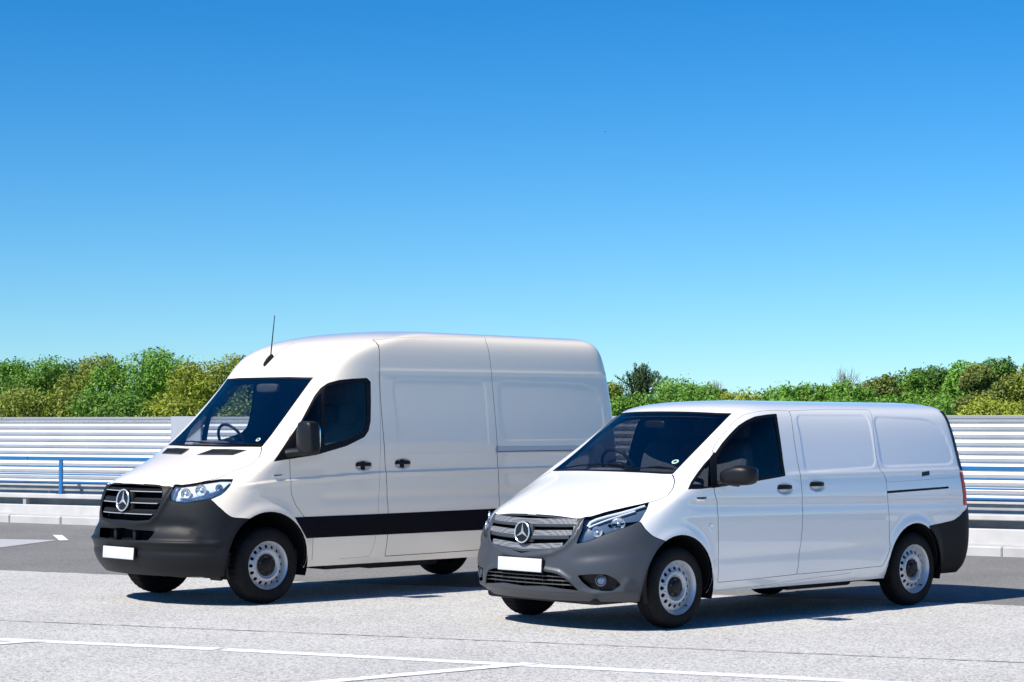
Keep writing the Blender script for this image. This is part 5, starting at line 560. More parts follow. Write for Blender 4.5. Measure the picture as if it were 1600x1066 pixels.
def disp_s(p, n):
    x, y, z = p[..., 0], np.abs(p[..., 1]), p[..., 2]
    w = sst((np.abs(n[..., 1]) - .45) / .3)
    d = recess(x, z, S_REC1, .0014, .020) + recess(x, z, S_REC2, .002, .022)
    cz = np.interp(-x, [-q[0] for q in S_CREASE], [q[1] for q in S_CREASE])
    dz = z - cz
    fade = sst((.42 - x) / .25)
    d = d + fade * np.where(dz > 0, -.011 * sst(dz / .02) * (1 - sst((dz - .05) / .25)), -.006 * sst(-dz / .05) * (1 - sst((-dz - .1) / .2)))
    d = d - .010 * np.exp(-((z - .95) / .05) ** 2) * sst((-.5 - x) / .2)
    for cx, r in ((.03, .452), (-3.64, .44)):
        rr = np.hypot(x - cx, z - .40)
        d = d + .020 * np.exp(-((rr - r) / .065) ** 2) * sst((z - .2) / .25)
    for hx, hz in ((-1.10, 1.258), (-1.587, 1.270)):
        e = np.hypot((x - hx) / .115, (z - hz) / .055)
        d = d - .020 * sst((1 - e) / .5)
    d = d + .004 * np.exp(-((z - 2.165) / .022) ** 2) * sst((-1.3 - x) / .15)
    out = d * w
    fx = sst((n[..., 0] - .12) / .35)
    b = .022 * np.exp(-((z - .578) / .020) ** 2) * (y < 2) - .012 * np.exp(-((z - .50) / .03) ** 2)
    rim = [(-.05, .738), (.24, .742), (.40, .765), (.47, .83), (.52, .94), (.548, 1.04), (.55, 1.10)]
    b = b + .018 * np.exp(-(seg_dist(y, z, rim, False) / .024) ** 2)
    fl = [(.50, .735), (.68, .74), (.80, .72), (.88, .66), (.915, .59)]
    b = b - .016 * np.exp(-(seg_dist(y, z, fl, False) / .05) ** 2)
    return out + b * fx * (z < 1.11)

# ------------------------------------------------------------------ cutting the body surface into panels
def parse(s): return np.array([[float(a) for a in q.split(',')] for q in s.split()])
class Shell:
    def __init__(s, S, feat, inset):
        s.S = S
        N = S.N[1:-1, 1:-1]
        du = np.linalg.norm(np.diff(N[2:11], axis=1), axis=-1).mean(0)
        dv = np.linalg.norm(np.diff(N, axis=0), axis=-1)[:, 3:-4].mean(1)
        s.cu = np.concatenate([[0], np.cumsum(du)]); s.cv = np.concatenate([[0], np.cumsum(dv)])
        us = np.concatenate([np.linspace(i, i + 1, max(4, int(math.ceil(d / (.020 if i < 7 else .018)))), endpoint=False) for i, d in enumerate(du)] + [[S.nu - 1]])
        vs = np.concatenate([np.linspace(i, i + 1, max(4, int(math.ceil(d / .015))), endpoint=False) for i, d in enumerate(dv)] + [[S.nv - 1]])
        pts = [s.met(np.stack(np.meshgrid(us, vs), -1).reshape(-1, 2))]
        cnt = len(pts[0]); edges = []
        def addpoly(P, closed):
            nonlocal cnt
            Q = []
            n = len(P)
            for i in range(n if closed else n - 1):
                a, b = P[i], P[(i + 1) % n]
                k = max(1, int(np.linalg.norm(b - a) / .03))
                for t in range(k): Q.append(a + (b - a) * t / k)
            if not closed: Q.append(P[-1])
            Q = np.array(Q)
            Q[:, 0] = np.clip(Q[:, 0], 0, s.cu[-1]); Q[:, 1] = np.clip(Q[:, 1], 0, s.cv[-1])
            pts.append(Q)
            m = len(Q)
            edges.extend((cnt + i, cnt + (i + 1) % m) for i in range(m if closed else m - 1))
            cnt += m
        s.regs = []
        for name, st in feat['regs']:
            P = s.met(parse(st))
            s.regs.append((name, P)); addpoly(P, True)
            if name in inset:
                nm, w = inset[name]
                Q = s.offset(P, -w, True)
                Q[P[:, 0] < 1e-4, 0] = 0
                s.regs.append((nm, Q)); addpoly(Q, True)
        s.lines = []
        for name, w, st in feat['lines']:
            P = s.met(parse(st))
            closed = np.linalg.norm(P[0] - P[-1]) < .0001 or name in ('door', 'sdoor', 'hl')
            s.lines.append((P, w, closed))
            for sg in (1, -1): addpoly(s.offset(P, sg * w, closed), closed)
        pts = np.concatenate(pts)
        r = delaunay_2d_cdt([Vector(p) for p in pts], edges, [], 0, 1e-6)
        V = np.array([tuple(p) for p in r[0]]); T = np.array([t for t in r[2] if len(t) == 3])
        a = V[T[:, 1]] - V[T[:, 0]]; b = V[T[:, 2]] - V[T[:, 0]]
        ar = a[:, 0] * b[:, 1] - a[:, 1] * b[:, 0]
        T = T[np.abs(ar) > 1e-9]; ar = ar[np.abs(ar) > 1e-9]
        T[ar < 0] = T[ar < 0][:, ::-1]
        C = V[T].mean(1)
        s.cls = np.full(len(T), 'body', dtype='U24')
        for name, P in s.regs:
            lo, hi = P.min(0), P.max(0)
            k = np.nonzero((C >= lo).all(1) & (C <= hi).all(1))[0]
            k = k[inside(C[k, 0], C[k, 1], P)]
            s.cls[k] = name
        keep = ('hole', 'side_strip', 'grille', 'lower_grille', 'windscreen', 'window_glass', 'window_frame', 'quarter_glass', 'quarter_frame')
        for P, w, closed in s.lines:
            lo, hi = P.min(0) - .01, P.max(0) + .01
            k = np.nonzero((C >= lo).all(1) & (C <= hi).all(1))[0]
            k = k[seg_dist(C[k, 0], C[k, 1], P, closed) < w * 1.02]
            k = k[~np.isin(s.cls[k], keep)]
            s.cls[k] = 'gap'
        uv = s.unmet(V)
        s.T, s.uv = T, uv
        s.p = S.pos(uv[:, 0], uv[:, 1])
        s.n = S.nrm(uv[:, 0], uv[:, 1])
        mid = (uv[:, 0] < 1e-5) | (uv[:, 0] > S.nu - 1 - 1e-5) | (uv[:, 1] > S.nv - 1 - 1e-5)
        s.p[mid, 1] = 0; s.n[mid, 1] = 0
        bad = uv[:, 1] > S.nv - 1.25
        s.n[bad & (uv[:, 0] < S.nu - 5)] = (0, 0, 1)
        s.n /= np.linalg.norm(s.n, axis=1, keepdims=True)
        s.mid = mid
    def met(s, P): return np.stack([np.interp(P[:, 0], np.arange(len(s.cu)), s.cu), np.interp(P[:, 1], np.arange(len(s.cv)), s.cv)], 1)
    def unmet(s, P): return np.stack([np.interp(P[:, 0], s.cu, np.arange(len(s.cu))), np.interp(P[:, 1], s.cv, np.arange(len(s.cv)))], 1)
    def offset(s, P, w, closed):
        """offset polyline; for closed polygons positive = outward"""
        n = len(P)
        d = np.roll(P, -1, 0) - P
        if not closed: d[-1] = d[-2]
        l = np.linalg.norm(d, axis=1, keepdims=True); l[l < 1e-9] = 1
        t = d / l
        nr = np.stack([t[:, 1], -t[:, 0]], 1)
        pv = np.roll(nr, 1, 0)
        if not closed: pv[0] = nr[0]
        m = nr + pv
        m /= np.maximum(np.linalg.norm(m, axis=1, keepdims=True), .2)
        k = np.clip((m * nr).sum(1, keepdims=True), .5, 1)
        sg = 1
        if closed:
            x, y = P[:, 0], P[:, 1]
            if (x * np.roll(y, -1) - np.roll(x, -1) * y).sum() < 0: sg = -1
        return P + m / k * w * sg
    def emit(s, name, classes, material, parent, sides=(1, -1), depth=0., flange=.014, shift=None):
        """panel meshes of the given classes (mirrored copies for side -1), edges folded inwards"""
        k = np.isin(s.cls, classes)
        T = s.T[k]
        if not len(T): return None
        ids, inv = np.unique(T, return_inverse=True)
        T = inv.reshape(-1, 3)
        p = s.p[ids] - s.n[ids] * depth; n = s.n[ids]
        if shift is not None: p = p + np.array(shift)
        V = []; F = []; NN = []; off = 0
        e = np.concatenate([T[:, [0, 1]], T[:, [1, 2]], T[:, [2, 0]]])
        key = np.sort(e, 1); key = key[:, 0].astype(np.int64) * (len(ids) + 1) + key[:, 1]
        _, first, cnt_ = np.unique(key, return_index=True, return_counts=True)
        be = e[first[cnt_ == 1]]
        md = s.mid[ids]
        be = be[~(md[be[:, 0]] & md[be[:, 1]])] if len(be) else be
        for sd in sides:
            m = np.array([1, sd, 1.])
            V.append(p * m); NN.append(n * m)
            F.append((T if sd > 0 else T[:, ::-1]) + off); off += len(p)
            if flange and len(be):
                a, b = p[be[:, 0]], p[be[:, 1]]
                c, d = b - n[be[:, 1]] * flange, a - n[be[:, 0]] * flange
                fn = np.cross(a - b, d - a); fn /= np.maximum(np.linalg.norm(fn, axis=1, keepdims=True), 1e-9)
                q = np.stack([a, b, c, d], 1).reshape(-1, 3)
                V.append(q * m); NN.append(np.repeat(-fn, 4, 0) * m)
                i = np.arange(len(be)) * 4 + off
                F.append(np.concatenate([np.stack([i + 1, i, i + 3], 1), np.stack([i + 1, i + 3, i + 2], 1)]) if sd > 0 else np.concatenate([np.stack([i, i + 1, i + 3], 1), np.stack([i + 1, i + 2, i + 3], 1)]))
                off += len(q)
        V = np.concatenate(V); F = np.concatenate(F); NN = np.concatenate(NN)
        me = bpy.data.meshes.new(name)
        me.vertices.add(len(V)); me.loops.add(len(F) * 3); me.polygons.add(len(F))
        me.vertices.foreach_set('co', V.ravel())
        me.loops.foreach_set('vertex_index', F.ravel().astype(np.int32))
        me.polygons.foreach_set('loop_start', np.arange(len(F), dtype=np.int32) * 3)
        me.polygons.foreach_set('use_smooth', np.ones(len(F), bool))
        me.update(calc_edges=True); me.validate()
        if len(me.vertices) == len(NN):
            me.normals_split_custom_set_from_vertices(NN.tolist())
        me.materials.append(M[material])
        return link(bpy.data.objects.new(name, me), parent)
    def front(s, y, z):
        """point and normal of the nose at (y,z)"""
        if not hasattr(s, 'fg'):
            U, V = np.meshgrid(np.linspace(0, 6.5, 100), np.linspace(0, 9, 160))
            s.fg = (U, V, s.S.pos(U, V))
        U, V, p = s.fg
        d = (p[..., 1] - abs(y)) ** 2 + (p[..., 2] - z) ** 2 + np.where(V > 8, .02, 0)
        j, i = np.unravel_index(np.argmin(d), d.shape)
        return p[j, i][0]
    def at(s, u, v):
        u, v = np.array([float(u)]), np.array([float(v)])
        return Vector(s.S.pos(u, v)[0]), Vector(s.S.nrm(u, v)[0])
    def side(s, x, z):
        if not hasattr(s, 'sg'):
            U, V = np.meshgrid(np.linspace(5.5, s.S.nu - 5, 400), np.linspace(0, s.S.nv - 5, 220))
            s.sg = (U, V, s.S.pos(U, V))
        U, V, p = s.sg
        d = (p[..., 0] - x) ** 2 + (p[..., 2] - z) ** 2
        j, i = np.unravel_index(np.argmin(d), d.shape)
        return s.at(U[j, i], V[j, i])

# ------------------------------------------------------------------ van parts
def wheel(parent, x, y_out, R, width, hub_r, hole_r, hole_ring, side):
    """steel wheel; built for the +y side, turned round for the other"""
    w = empty('wheel', (x, side * y_out, R), 0 if side > 0 else math.pi, parent)
    rf = .218
    h = width
    prof = [(rf - .004, -.012), (rf + .012, -.004), (rf + .035, .002), (R - .055, .0), (R - .03, -.010), (R - .012, -.026), (R - .004, -.040)]
    z0, z1 = -.040, -(h - .040)
    for g in (0.16, 0.39, 0.61, 0.84):
        a = z0 + (z1 - z0) * g
        prof += [(R, a + .010), (R, a + .0055), (R - .009, a + .0045), (R - .009, a - .0045), (R, a - .0055), (R, a - .010)]
    prof += [(R - .004, -(h - .040)), (R - .012, -(h - .026)), (R - .055, -h), (rf, -(h - .01)), (rf - .01, -(h - .05)), (rf - .012, -.03)]
    ty = MB().lathe(prof, 120, closed=True)
    for i, v in enumerate(ty.v):                      # cross cuts in the tread
        if (i % 120) % 3 == 0:
            rr = math.hypot(v[0], v[2])
            if rr > R - .006: ty.v[i] = (v[0] * (R - .009) / rr, v[1], v[2] * (R - .009) / rr)
    ty.obj('tyre', 'rubber', w, angle=40)
    # rim: barrel and lip, drilled disc, centre
    rim = MB()
    rim.lathe([(rf - .020, -h + .03), (rf - .022, -.055), (rf - .016, -.030), (rf - .006, -.014), (rf + .003, -.004), (rf + .006, -.008), (rf + .002, -.018), (rf - .012, -.034)], 64)
    r1, r2 = hole_ring - hole_r * 1.45, rf - .022
    def dy(r):
        return float(np.interp(r, [.05, hub_r, hub_r + .008, hub_r + .022, r1, hole_ring, r2], [-.040, -.040, -.030, -.022, -.024, -.040, -.056]))
    nh = 16
    for k in range(nh):
        t0 = 2 * math.pi * k / nh; dt = math.pi / nh
        m = 24
        V = []; F = []
        for lay in range(3):
            for i in range(m):
                a = 2 * math.pi * (i + .5) / m
                hx, ht = hole_ring + hole_r * math.cos(a), hole_r * math.sin(a) / hole_ring
                c, d = math.cos(a), math.sin(a)
                sc = 1 / max(abs(c), abs(d))
                bx = (r1 + r2) / 2 + (r2 - r1) / 2 * c * sc; bt = dt * d * sc
                r, t = (bx, bt) if lay == 0 else (hx, ht)
                yy = dy(r) - (.012 if lay == 2 else 0)
                V.append((r * math.cos(t0 + t), yy, r * math.sin(t0 + t)))
        for lay in range(2):
            for i in range(m):
                j = (i + 1) % m
                F.append((lay * m + i, lay * m + j, (lay + 1) * m + j, (lay + 1) * m + i))
        rim.add(V, F)
    rim.lathe([(r, dy(r)) for r in (r1, hub_r + .022, hub_r + .014, hub_r + .006, hub_r, hub_r - .01)], 64)
    rim.obj('rim', 'steel', w, angle=28)
    cap = MB()
    cap.lathe([(hub_r - .002, -.046), (hub_r - .004, -.036), (hub_r - .012, -.031), (hub_r * .62, -.030), (hub_r * .58, -.024), (hub_r * .50, -.020), (.0005, -.019)], 40)
    cap.obj('hub_cap', 'black', w, angle=30)
    for k in range(6):
        a = 2 * math.pi * k / 6 + .3
        bo = MB().lathe([(.011, -.034), (.011, -.020), (.008, -.017), (.0005, -.017)], 6).obj('wheel_bolt', 'trim', w, angle=30)
        bo.location = (hub_r * .76 * math.cos(a), 0, hub_r * .76 * math.sin(a))
    MB().lathe([(.0005, -.075), (rf - .03, -.075), (rf - .03, -.10), (.0005, -.10)], 40).obj('brake_drum', 'under', w)
    MB().lathe([(.006, -.010), (.006, -.03), (.0045, -.008), (.0005, -.007)], 8, (-.12, -.008, -.155)).obj('valve', 'black', w)
    return w

def star_emblem(parent, c, R, tilt):
    e = empty('star_emblem', c, 0, parent)
    e.rotation_euler = (0, -tilt, 0)
    MB().lathe([(.0005, .004), (R * .93, .004), (R * 1.02, -.004), (R * 1.05, -.030), (R * .9, -.05)], 40, axis='x').obj('backing', 'black', e)
    ring = []
    for k in range(11):
        a = 2 * math.pi * k / 10
        ring.append((R + R * .075 * math.cos(a), .008 + R * .075 * math.sin(a)))
    MB().lathe(ring[:-1], 48, axis='x', closed=True).obj('ring', 'emblem', e)
    V = [(.022, 0, 0), (.004, 0, 0)]; F = []
    for k in range(3):
        a = math.pi / 2 + k * 2 * math.pi / 3
        b = a + math.pi / 3
        V.append((.010, R * .98 * math.cos(a), R * .98 * math.sin(a)))
        V.append((.006, R * .17 * math.cos(b), R * .17 * math.sin(b)))
    for k in range(6):
        F.append((0, 2 + k, 2 + (k + 1) % 6)); F.append((1, 2 + (k + 1) % 6, 2 + k))
    make('star', V, F, 'emblem', e, smooth=False)
    return e

def blade(sh, zc, zt, dxs, y0, y1, n=20, drop=0.):
    """grille blade following the nose from y0 to y1; profile list of (dx,dz)"""
    prof = dxs
    V = []; F = []
    ys = np.linspace(y0, y1, n)
    for y in ys:
        x = sh.front(y, zc)
        for dx, dz in prof: V.append((x + dx, y, zc + dz - drop * (1 - abs(y) / .5)))
    m = len(prof)
    for i in range(n - 1):
        for k in range(m - 1):
            F.append((i * m + k, (i + 1) * m + k, (i + 1) * m + k + 1, i * m + k + 1))
    F.append(tuple(range(m))); F.append(tuple((n - 1) * m + k for k in reversed(range(m))))
    return V, F

def handle(parent, sh, x, z, side, material='gloss_black'):
    p, n = sh.side(x, z)
    h = MB()
    L = .105
    pts = [(x + L, p.y - .004, z + .004), (x + L * .8, p.y + .018, z + .008), (x + L * .3, p.y + .030, z + .008), (x - L * .3, p.y + .030, z + .007), (x - L * .8, p.y + .018, z + .005), (x - L, p.y - .004, z + .002)]
    V = []; F = []
    prof = [(.010, .016), (.016, .006), (.014, -.010), (.0, -.018), (-.014, -.010), (-.014, .010), (0, .019)]
    for i, (a, b, c) in enumerate(pts):
        k = .55 if i in (0, 5) else 1
        for dy, dz in prof: V.append((a, side * (b + dy * k), c + dz * k))
    m = len(prof)
    for i in range(len(pts) - 1):
        for k in range(m): F.append((i * m + k, i * m + (k + 1) % m, (i + 1) * m + (k + 1) % m, (i + 1) * m + k))
    F.append(tuple(range(m))); F.append(tuple((len(pts) - 1) * m + k for k in range(m)))
    h.add(V, F)
    return h.obj('door_handle', material, parent, angle=50)

def seat(parent, x, y, z, name='seat'):
    s = empty(name, (x, y, z), 0, parent)
    MB().super((.10, 0, .30), (.50, .48, .18), .45).obj('cushion', 'seat', s)
    MB().super((-.20, 0, .66), (.17, .47, .70), .5, fn=lambda p: Vector((p.x - .18 * p.z, p.y * (1 - .18 * p.z), p.z))).obj('backrest', 'seat', s)
    MB().super((-.335, 0, 1.13), (.10, .26, .20), .6).obj('headrest', 'seat', s)
    MB().box((.05, 0, .11), (.40, .36, .22)).obj('seat_base', 'trim', s, smooth=False)

def steering_wheel(parent, c, R=.20, rake=math.radians(28)):
    w = empty('steering_wheel', c, 0, parent)
    w.rotation_euler = (0, rake, 0)
    ring = [(R + .015 * math.cos(2 * math.pi * k / 10), .015 * math.sin(2 * math.pi * k / 10)) for k in range(10)]
    MB().lathe(ring, 36, axis='x', closed=True).obj('rim', 'black', w)
    hub = MB().super((.0, 0, 0), (.06, .15, .13), .6)
    for a in (0, math.pi, -math.pi / 2):
        hub.tube([(0, 0, 0), (0, R * math.cos(a), R * math.sin(a))], .016, 6)
    hub.obj('spokes', 'black', w)

def lamp_bowl(parent, c, r, depth, yaw, name='reflector'):
    """round reflector opening forwards (+x) turned outwards by yaw"""
    e = MB().lathe([(r, 0), (r * .96, .006), (r * .92, -.002), (r * .8, -depth * .45), (r * .55, -depth * .8), (r * .3, -depth), (r * .28, -depth * .3), (r * .2, -depth * .1), (.0005, 0)], 32, axis='x').obj(name, 'lamp_light', parent, angle=40)
    e.location = c; e.rotation_euler = (0, -.08, yaw)
    return e

def wiper(parent, pts, r=.009):
    w = MB()
    w.tube([Vector(p) for p in pts], r, 6)
    return w.obj('wiper', 'void', parent)

def plate(parent, c, tilt=0.):
    p = empty('number_plate', c, 0, parent)
    p.rotation_euler = (0, -tilt, 0)
    m = MB(); m.add(*rbox((-.006, 0, 0), (.016, .53, .122), .004)); m.obj('holder', 'black', p)
    m = MB(); m.add(*rbox((.0055, 0, .0), (.005, .515, .108), .002)); m.obj('blank_plate', 'plate', p)
    return p

def sticker(parent, sh, u, v, r):
    p, n = sh.at(u, v)
    s = empty('emissions_sticker', p + n * .004, 0, parent)
    s.rotation_euler = n.to_track_quat('Z', 'Y').to_euler()
    MB().lathe([(.0005, 0), (r, 0)], 24, axis='z').obj('disc', 'white', s)
    MB().lathe([(.0005, .001), (r * .72, .001)], 24, axis='z').obj('centre', 'green', s)
    m = MB()
    m.box((r * .12, 0, .002), (r * .14, r * .9, .001)); m.box((-.02 * r, -r * .12, .002), (r * .75, r * .14, .001)); m.box((-r * .12, r * .15, .0022), (r * .14, r * .62, .001), Matrix.Rotation(-.6, 3, 'Z'))
    m.obj('digit', 'black', s, smooth=False)

def common(van, sh, paint, plast):
    """panels shared by both vans"""
    body = sh.emit('body_shell', ['body'], paint, van)
    sh.emit('bonnet', ['bonnet'], paint, van)
    doors = {}
    for sd in (1, -1):
        d = sh.emit('front_door', ['front_door'], paint, van, (sd,))
        doors[sd] = d
        sh.emit('window_frame', ['window_frame'], 'gloss_black', d, (sd,), depth=.003, flange=.02)
        sh.emit('window_glass', ['window_glass'], 'glass', d, (sd,), depth=.006, flange=0)
        sh.emit('quarter_frame', ['quarter_frame'], 'gloss_black', van, (sd,), depth=.002, flange=.02)
        sh.emit('quarter_window', ['quarter_glass'], 'glass', van, (sd,), depth=.004, flange=0)
        s_ = sh.emit('sliding_door', ['sliding_door'], paint, van, (sd,))
        doors[sd * 2] = s_
        sh.emit('tail_lamp', ['tail_lamp'], 'red', van, (sd,), depth=-.004)
    ws = sh.emit('windscreen', ['windscreen'], 'screen', van, flange=0, depth=.003)
    sh.emit('windscreen_border', ['windscreen_frame'], 'gloss_black', ws, depth=.002, flange=.01)
    fb = sh.emit('front_bumper', ['bumper'], plast, van, flange=.03)
    sh.emit('rear_bumper', ['rear_bumper'], 'plastic_shaded', van, depth=-.006)
    sh.emit('rear_window', ['rear_glass'], 'gloss_black', van, depth=-.003)
    hide = ['windscreen', 'window_glass', 'quarter_glass', 'hole', 'grille', 'lower_grille', 'headlamp', 'fog']
    allc = [c for c in np.unique(sh.cls) if c not in hide]
    sh.emit('inner_lining', allc, 'trim', van, depth=.034, flange=0)
    return body, doors, ws, fb

def liner(van, x, z, r, y0, y1, side):
    V = []; F = []
    n = 24
    for i in range(n + 1):
        a = math.radians(-20) + math.radians(220) * i / n
        for y in (y0, y1): V.append((x + r * math.cos(a), side * y, z + r * math.sin(a)))
    for i in range(n): F.append((2 * i, 2 * i + 1, 2 * i + 3, 2 * i + 2))
    V.append((x, side * y0, z)); c = len(V) - 1
    for i in range(n): F.append((c, 2 * i, 2 * i + 2))
    return make('wheel_arch_liner', V, F, 'void', van)
def q(sh, uvp, lift=0.):
    """surface point from (u,v), negative u = far half"""
    p, n = sh.at(abs(uvp[0]), uvp[1])
    p = p + n * lift
    if uvp[0] < 0: p.y = -p.y
    return p
def mirror_head(van, c, d, side, e, arm, glass_shift, fn=None):
    h = empty('side_mirror', (0, 0, 0), 0, van)
    cc = (c[0], side * c[1], c[2])
    m = MB().super(cc, d, e, 28, 18, fn); m.obj('housing', 'black', h)
    a = MB().tube([(p[0], side * p[1], p[2]) for p in arm[0]], arm[1], 10); a.obj('arm', 'black', h)
    g = MB().super((c[0] - d[0] * .47, cc[1], c[2]), (.02, d[1] * .86, d[2] * .84), .4); g.obj('mirror_glass', 'chrome', h)
    return h
def headlamp(van, sh, sd, housing_mat, depth):
    lens = sh.emit('headlamp', ['headlamp'], 'lens', van, (sd,), flange=0, depth=.001)
    sh.emit('housing', ['headlamp'], housing_mat, lens, (sd,), depth=depth, flange=-depth + .002)
    return lens
def bulkhead(van, sh, x, z0, z1):
    zs = np.linspace(z0, z1, 12)
    hw = [sh.side(x, z)[0].y - .06 for z in zs]
    V = [(x + t, sgn * w, z) for t in (0, -.03) for sgn in (1, -1) for w, z in zip(hw, zs)]
    n = len(zs); F = []
    for t in (0, 2 * n):
        F += [(t + i, t + n + i, t + n + i + 1, t + i + 1) for i in range(n - 1)]
    make('bulkhead', V, F, 'trim', van, smooth=False)
def underbody(van, x0, x1, w, z0, parts):
    m = MB()
    m.box(((x0 + x1) / 2, 0, z0 + .06), (x0 - x1, 2 * w, .12))
    m.obj('floor_pan', 'under', van, smooth=False)
    for nm, c, d in parts:
        m = MB(); m.add(*rbox(c, d, .03)); m.obj(nm, 'under', van)

# ================================================================== low van (right)
def build_low_van():
    S = vito(); S.disp = disp_v
    van = empty('panel_van', (0.7218, 18.7305, 0), 3.89662)
    tag(van, 'low white panel van with perforated grille and grey bumper, parked nearest the camera', 'van', 'white vans parked side by side')
    sh = Shell(S, FEAT['V'], {'windscreen_frame': ('windscreen', .020)})
    body, doors, ws, fb = common(van, sh, 'paint_cool', 'plastic')
    # grille
    g = empty('grille', (0, 0, 0), 0, van)
    sh.emit('backing', ['grille'], 'void', g, depth=.075, flange=-.07)
    ye = lambda z: float(np.interp(z, [.61, .63, .66, .70, .74, .79, .85, .90], [.12, .24, .345, .405, .44, .47, .48, .472]))
    for zb, th, dr in ((.848, .026, .010), (.755, .032, .016), (.662, .022, .030)):
        y = ye(zb) + .012
        V, F = blade(sh, zb, 0, [(-.030, -th / 2), (-.008, -th / 2), (.002, -th * .3), (.002, th * .35), (-.006, th / 2), (-.030, th / 2)], -y, y, 36, dr)
        make('slat', V, F, 'plastic', g, angle=40)
        y = ye(zb + .035) + .012
        V, F = blade(sh, zb, 0, [(-.028, th / 2 - .002), (-.010, th / 2 + .001), (-.024, th / 2 + .043), (-.040, th / 2 + .043)], -y, y, 36, dr)
        make('perforated_insert', V, F, 'perf', g, angle=40)
    x0 = sh.front(0, .78)
    m = MB(); m.add(*rbox((x0 - .02, 0, .775), (.04, .20, .15), .018)); m.obj('emblem_mount', 'plastic', g)
    star_emblem(van, (x0 + .016, 0, .782), .084, .10)
    # lower intake
    lg = empty('lower_intake', (0, 0, 0), 0, van)
    sh.emit('backing', ['lower_grille'], 'void', lg, depth=.07, flange=-.065)
    for z, y in ((.372, .535), (.405, .50), (.438, .46)):
        V, F = blade(sh, z, 0, [(-.04, -.004), (-.014, -.005), (-.010, 0), (-.014, .005), (-.04, .006)], -y, y, 30)
        make('slat', V, F, 'blade', lg, angle=60)
    for y in np.linspace(-.4, .4, 9):
        m = MB(); x = sh.front(y, .40); m.box((x - .045, y, .405), (.02, .008, .11)); m.obj('slat_brace', 'black', lg, smooth=False)
    plate(van, (sh.front(0, .525) + .010, 0, .522), .05)
    # lamps
    for sd in (1, -1):
        hl = headlamp(van, sh, sd, 'lamp_grey', .030)
        for (uvp, r) in zip(UVP['v_refl'], (.044, .056)):
            p = q(sh, uvp, -.004); lamp_bowl(hl, (p.x, sd * p.y, p.z), r, .024, sd * .75)
        for key, r in (('v_drl', .013), ('v_drl2', .009)):
            pts = [q(sh, k, -.013) for k in UVP[key]]
            MB().tube([(p.x, sd * p.y, p.z) for p in pts], r, 8).obj('light_bar', 'lamp_clear', hl)
        fg = sh.emit('fog_lamp_recess', ['fog'], 'black', van, (sd,), depth=.040, flange=-.036)
        p = q(sh, UVP['v_fog'][0], -.026)
        m = MB().lathe([(.050, -.02), (.050, .010), (.046, .018), (.038, .016), (.036, .0)], 28, axis='x').obj('bezel', 'plastic', fg); m.location = (p.x, sd * p.y, p.z); m.rotation_euler = (0, 0, sd * .5)
        m = MB().lathe([(.037, .0), (.03, .008), (.0005, .011)], 28, axis='x').obj('fog_lens', 'lamp_grey', fg); m.location = (p.x, sd * p.y, p.z); m.rotation_euler = (0, 0, sd * .5)
        # side details
        handle(doors[sd], sh, -1.325, 1.116, sd); handle(doors[sd * 2], sh, -1.762, 1.132, sd)
        p, n = sh.at(*UVP['v_plug'][0])
        m = MB().lathe([(.030, 0), (.030, .004), (.026, .006), (.018, .003), (.0005, .003)], 24).obj('side_marker_plug', 'paint_cool', van); m.location = (p.x, sd * p.y, p.z)
        if sd < 0: m.rotation_euler = (0, 0, math.pi)
        a, b = [q(sh, k, .002) for k in UVP['v_badge']]
        m = MB(); m.add(*rbox(((a.x + b.x) / 2, sd * (a.y + .001), (a.z + b.z) / 2), (.125, .006, .034), .002)); m.obj('side_badge', 'chrome', van)
        m = MB(); m.add(*rbox(((a.x + b.x) / 2, sd * (a.y + .003), (a.z + b.z) / 2 + .007), (.115, .006, .013), .001)); m.obj('badge_band', 'black', van)
        sh.emit('slide_rail', ['slide_rail'], 'black', van, (sd,), depth=.018, flange=-.018)
        sh.emit('latch_cover', ['latch'], 'black', van, (sd,), depth=-.004)
        if sd > 0: mirror_head(van, (-.525, 1.125, 1.243), (.19, .30, .165), sd, .62, ([(-.49, .90, 1.165), (-.50, 1.0, 1.175), (-.52, 1.06, 1.195)], .026), 0,
                    lambda p: Vector((p.x * (1 - .5 * abs(p.y * 2.2) ** 2) - .03 * (p.y * sd) / .15, p.y, p.z * (1 - .55 * max(0, -p.y * sd) / .15 * .5) - .012 * (p.y * sd < 0))))
        # wheels
        wheel(van, 0, .925, .336,   .205, .090, .0165, .153, sd)
        wheel(van, -3.2, .925, .336,   .205, .090, .0165, .153, sd)
        liner(van, .015, .365, .405, .56, .962, sd); liner(van, -3.155, .365, .395, .56, .962, sd)
    # wipers, sticker, tow cover
    for k in ('v_wip1', 'v_wip2'):
        pts = [q(sh, a, .018) for a in UVP[k]]
        wiper(van, pts, .006)
        e = [pts[-1], pts[-1] * .5 + pts[-2] * .5 + Vector((.02, 0, .012)), pts[-2]]
        MB().tube(e, .010, 6).obj('wiper_arm', 'void', van)
    sticker(van, sh, *UVP['v_sticker'][0], .030)
    # cab
    MB().super((-.42, 0, 1.03), (.46, 1.5, .34), .4).obj('dashboard', 'dash', van)
    MB().super((-.50, -.38, 1.22), (.20, .36, .12), .5).obj('instrument_hood', 'dash', van)
    steering_wheel(van, (-.66, -.38, 1.27), .19)
    for y in (-.40, .40): seat(van, -1.02, y, .50)
    seat(van, -1.04, .0, .50)
    bulkhead(van, sh, -1.56, .45, 1.72)
    MB().super((-.72, 0, 1.66), (.04, .24, .07), .5).obj('rear_view_mirror', 'black', van)
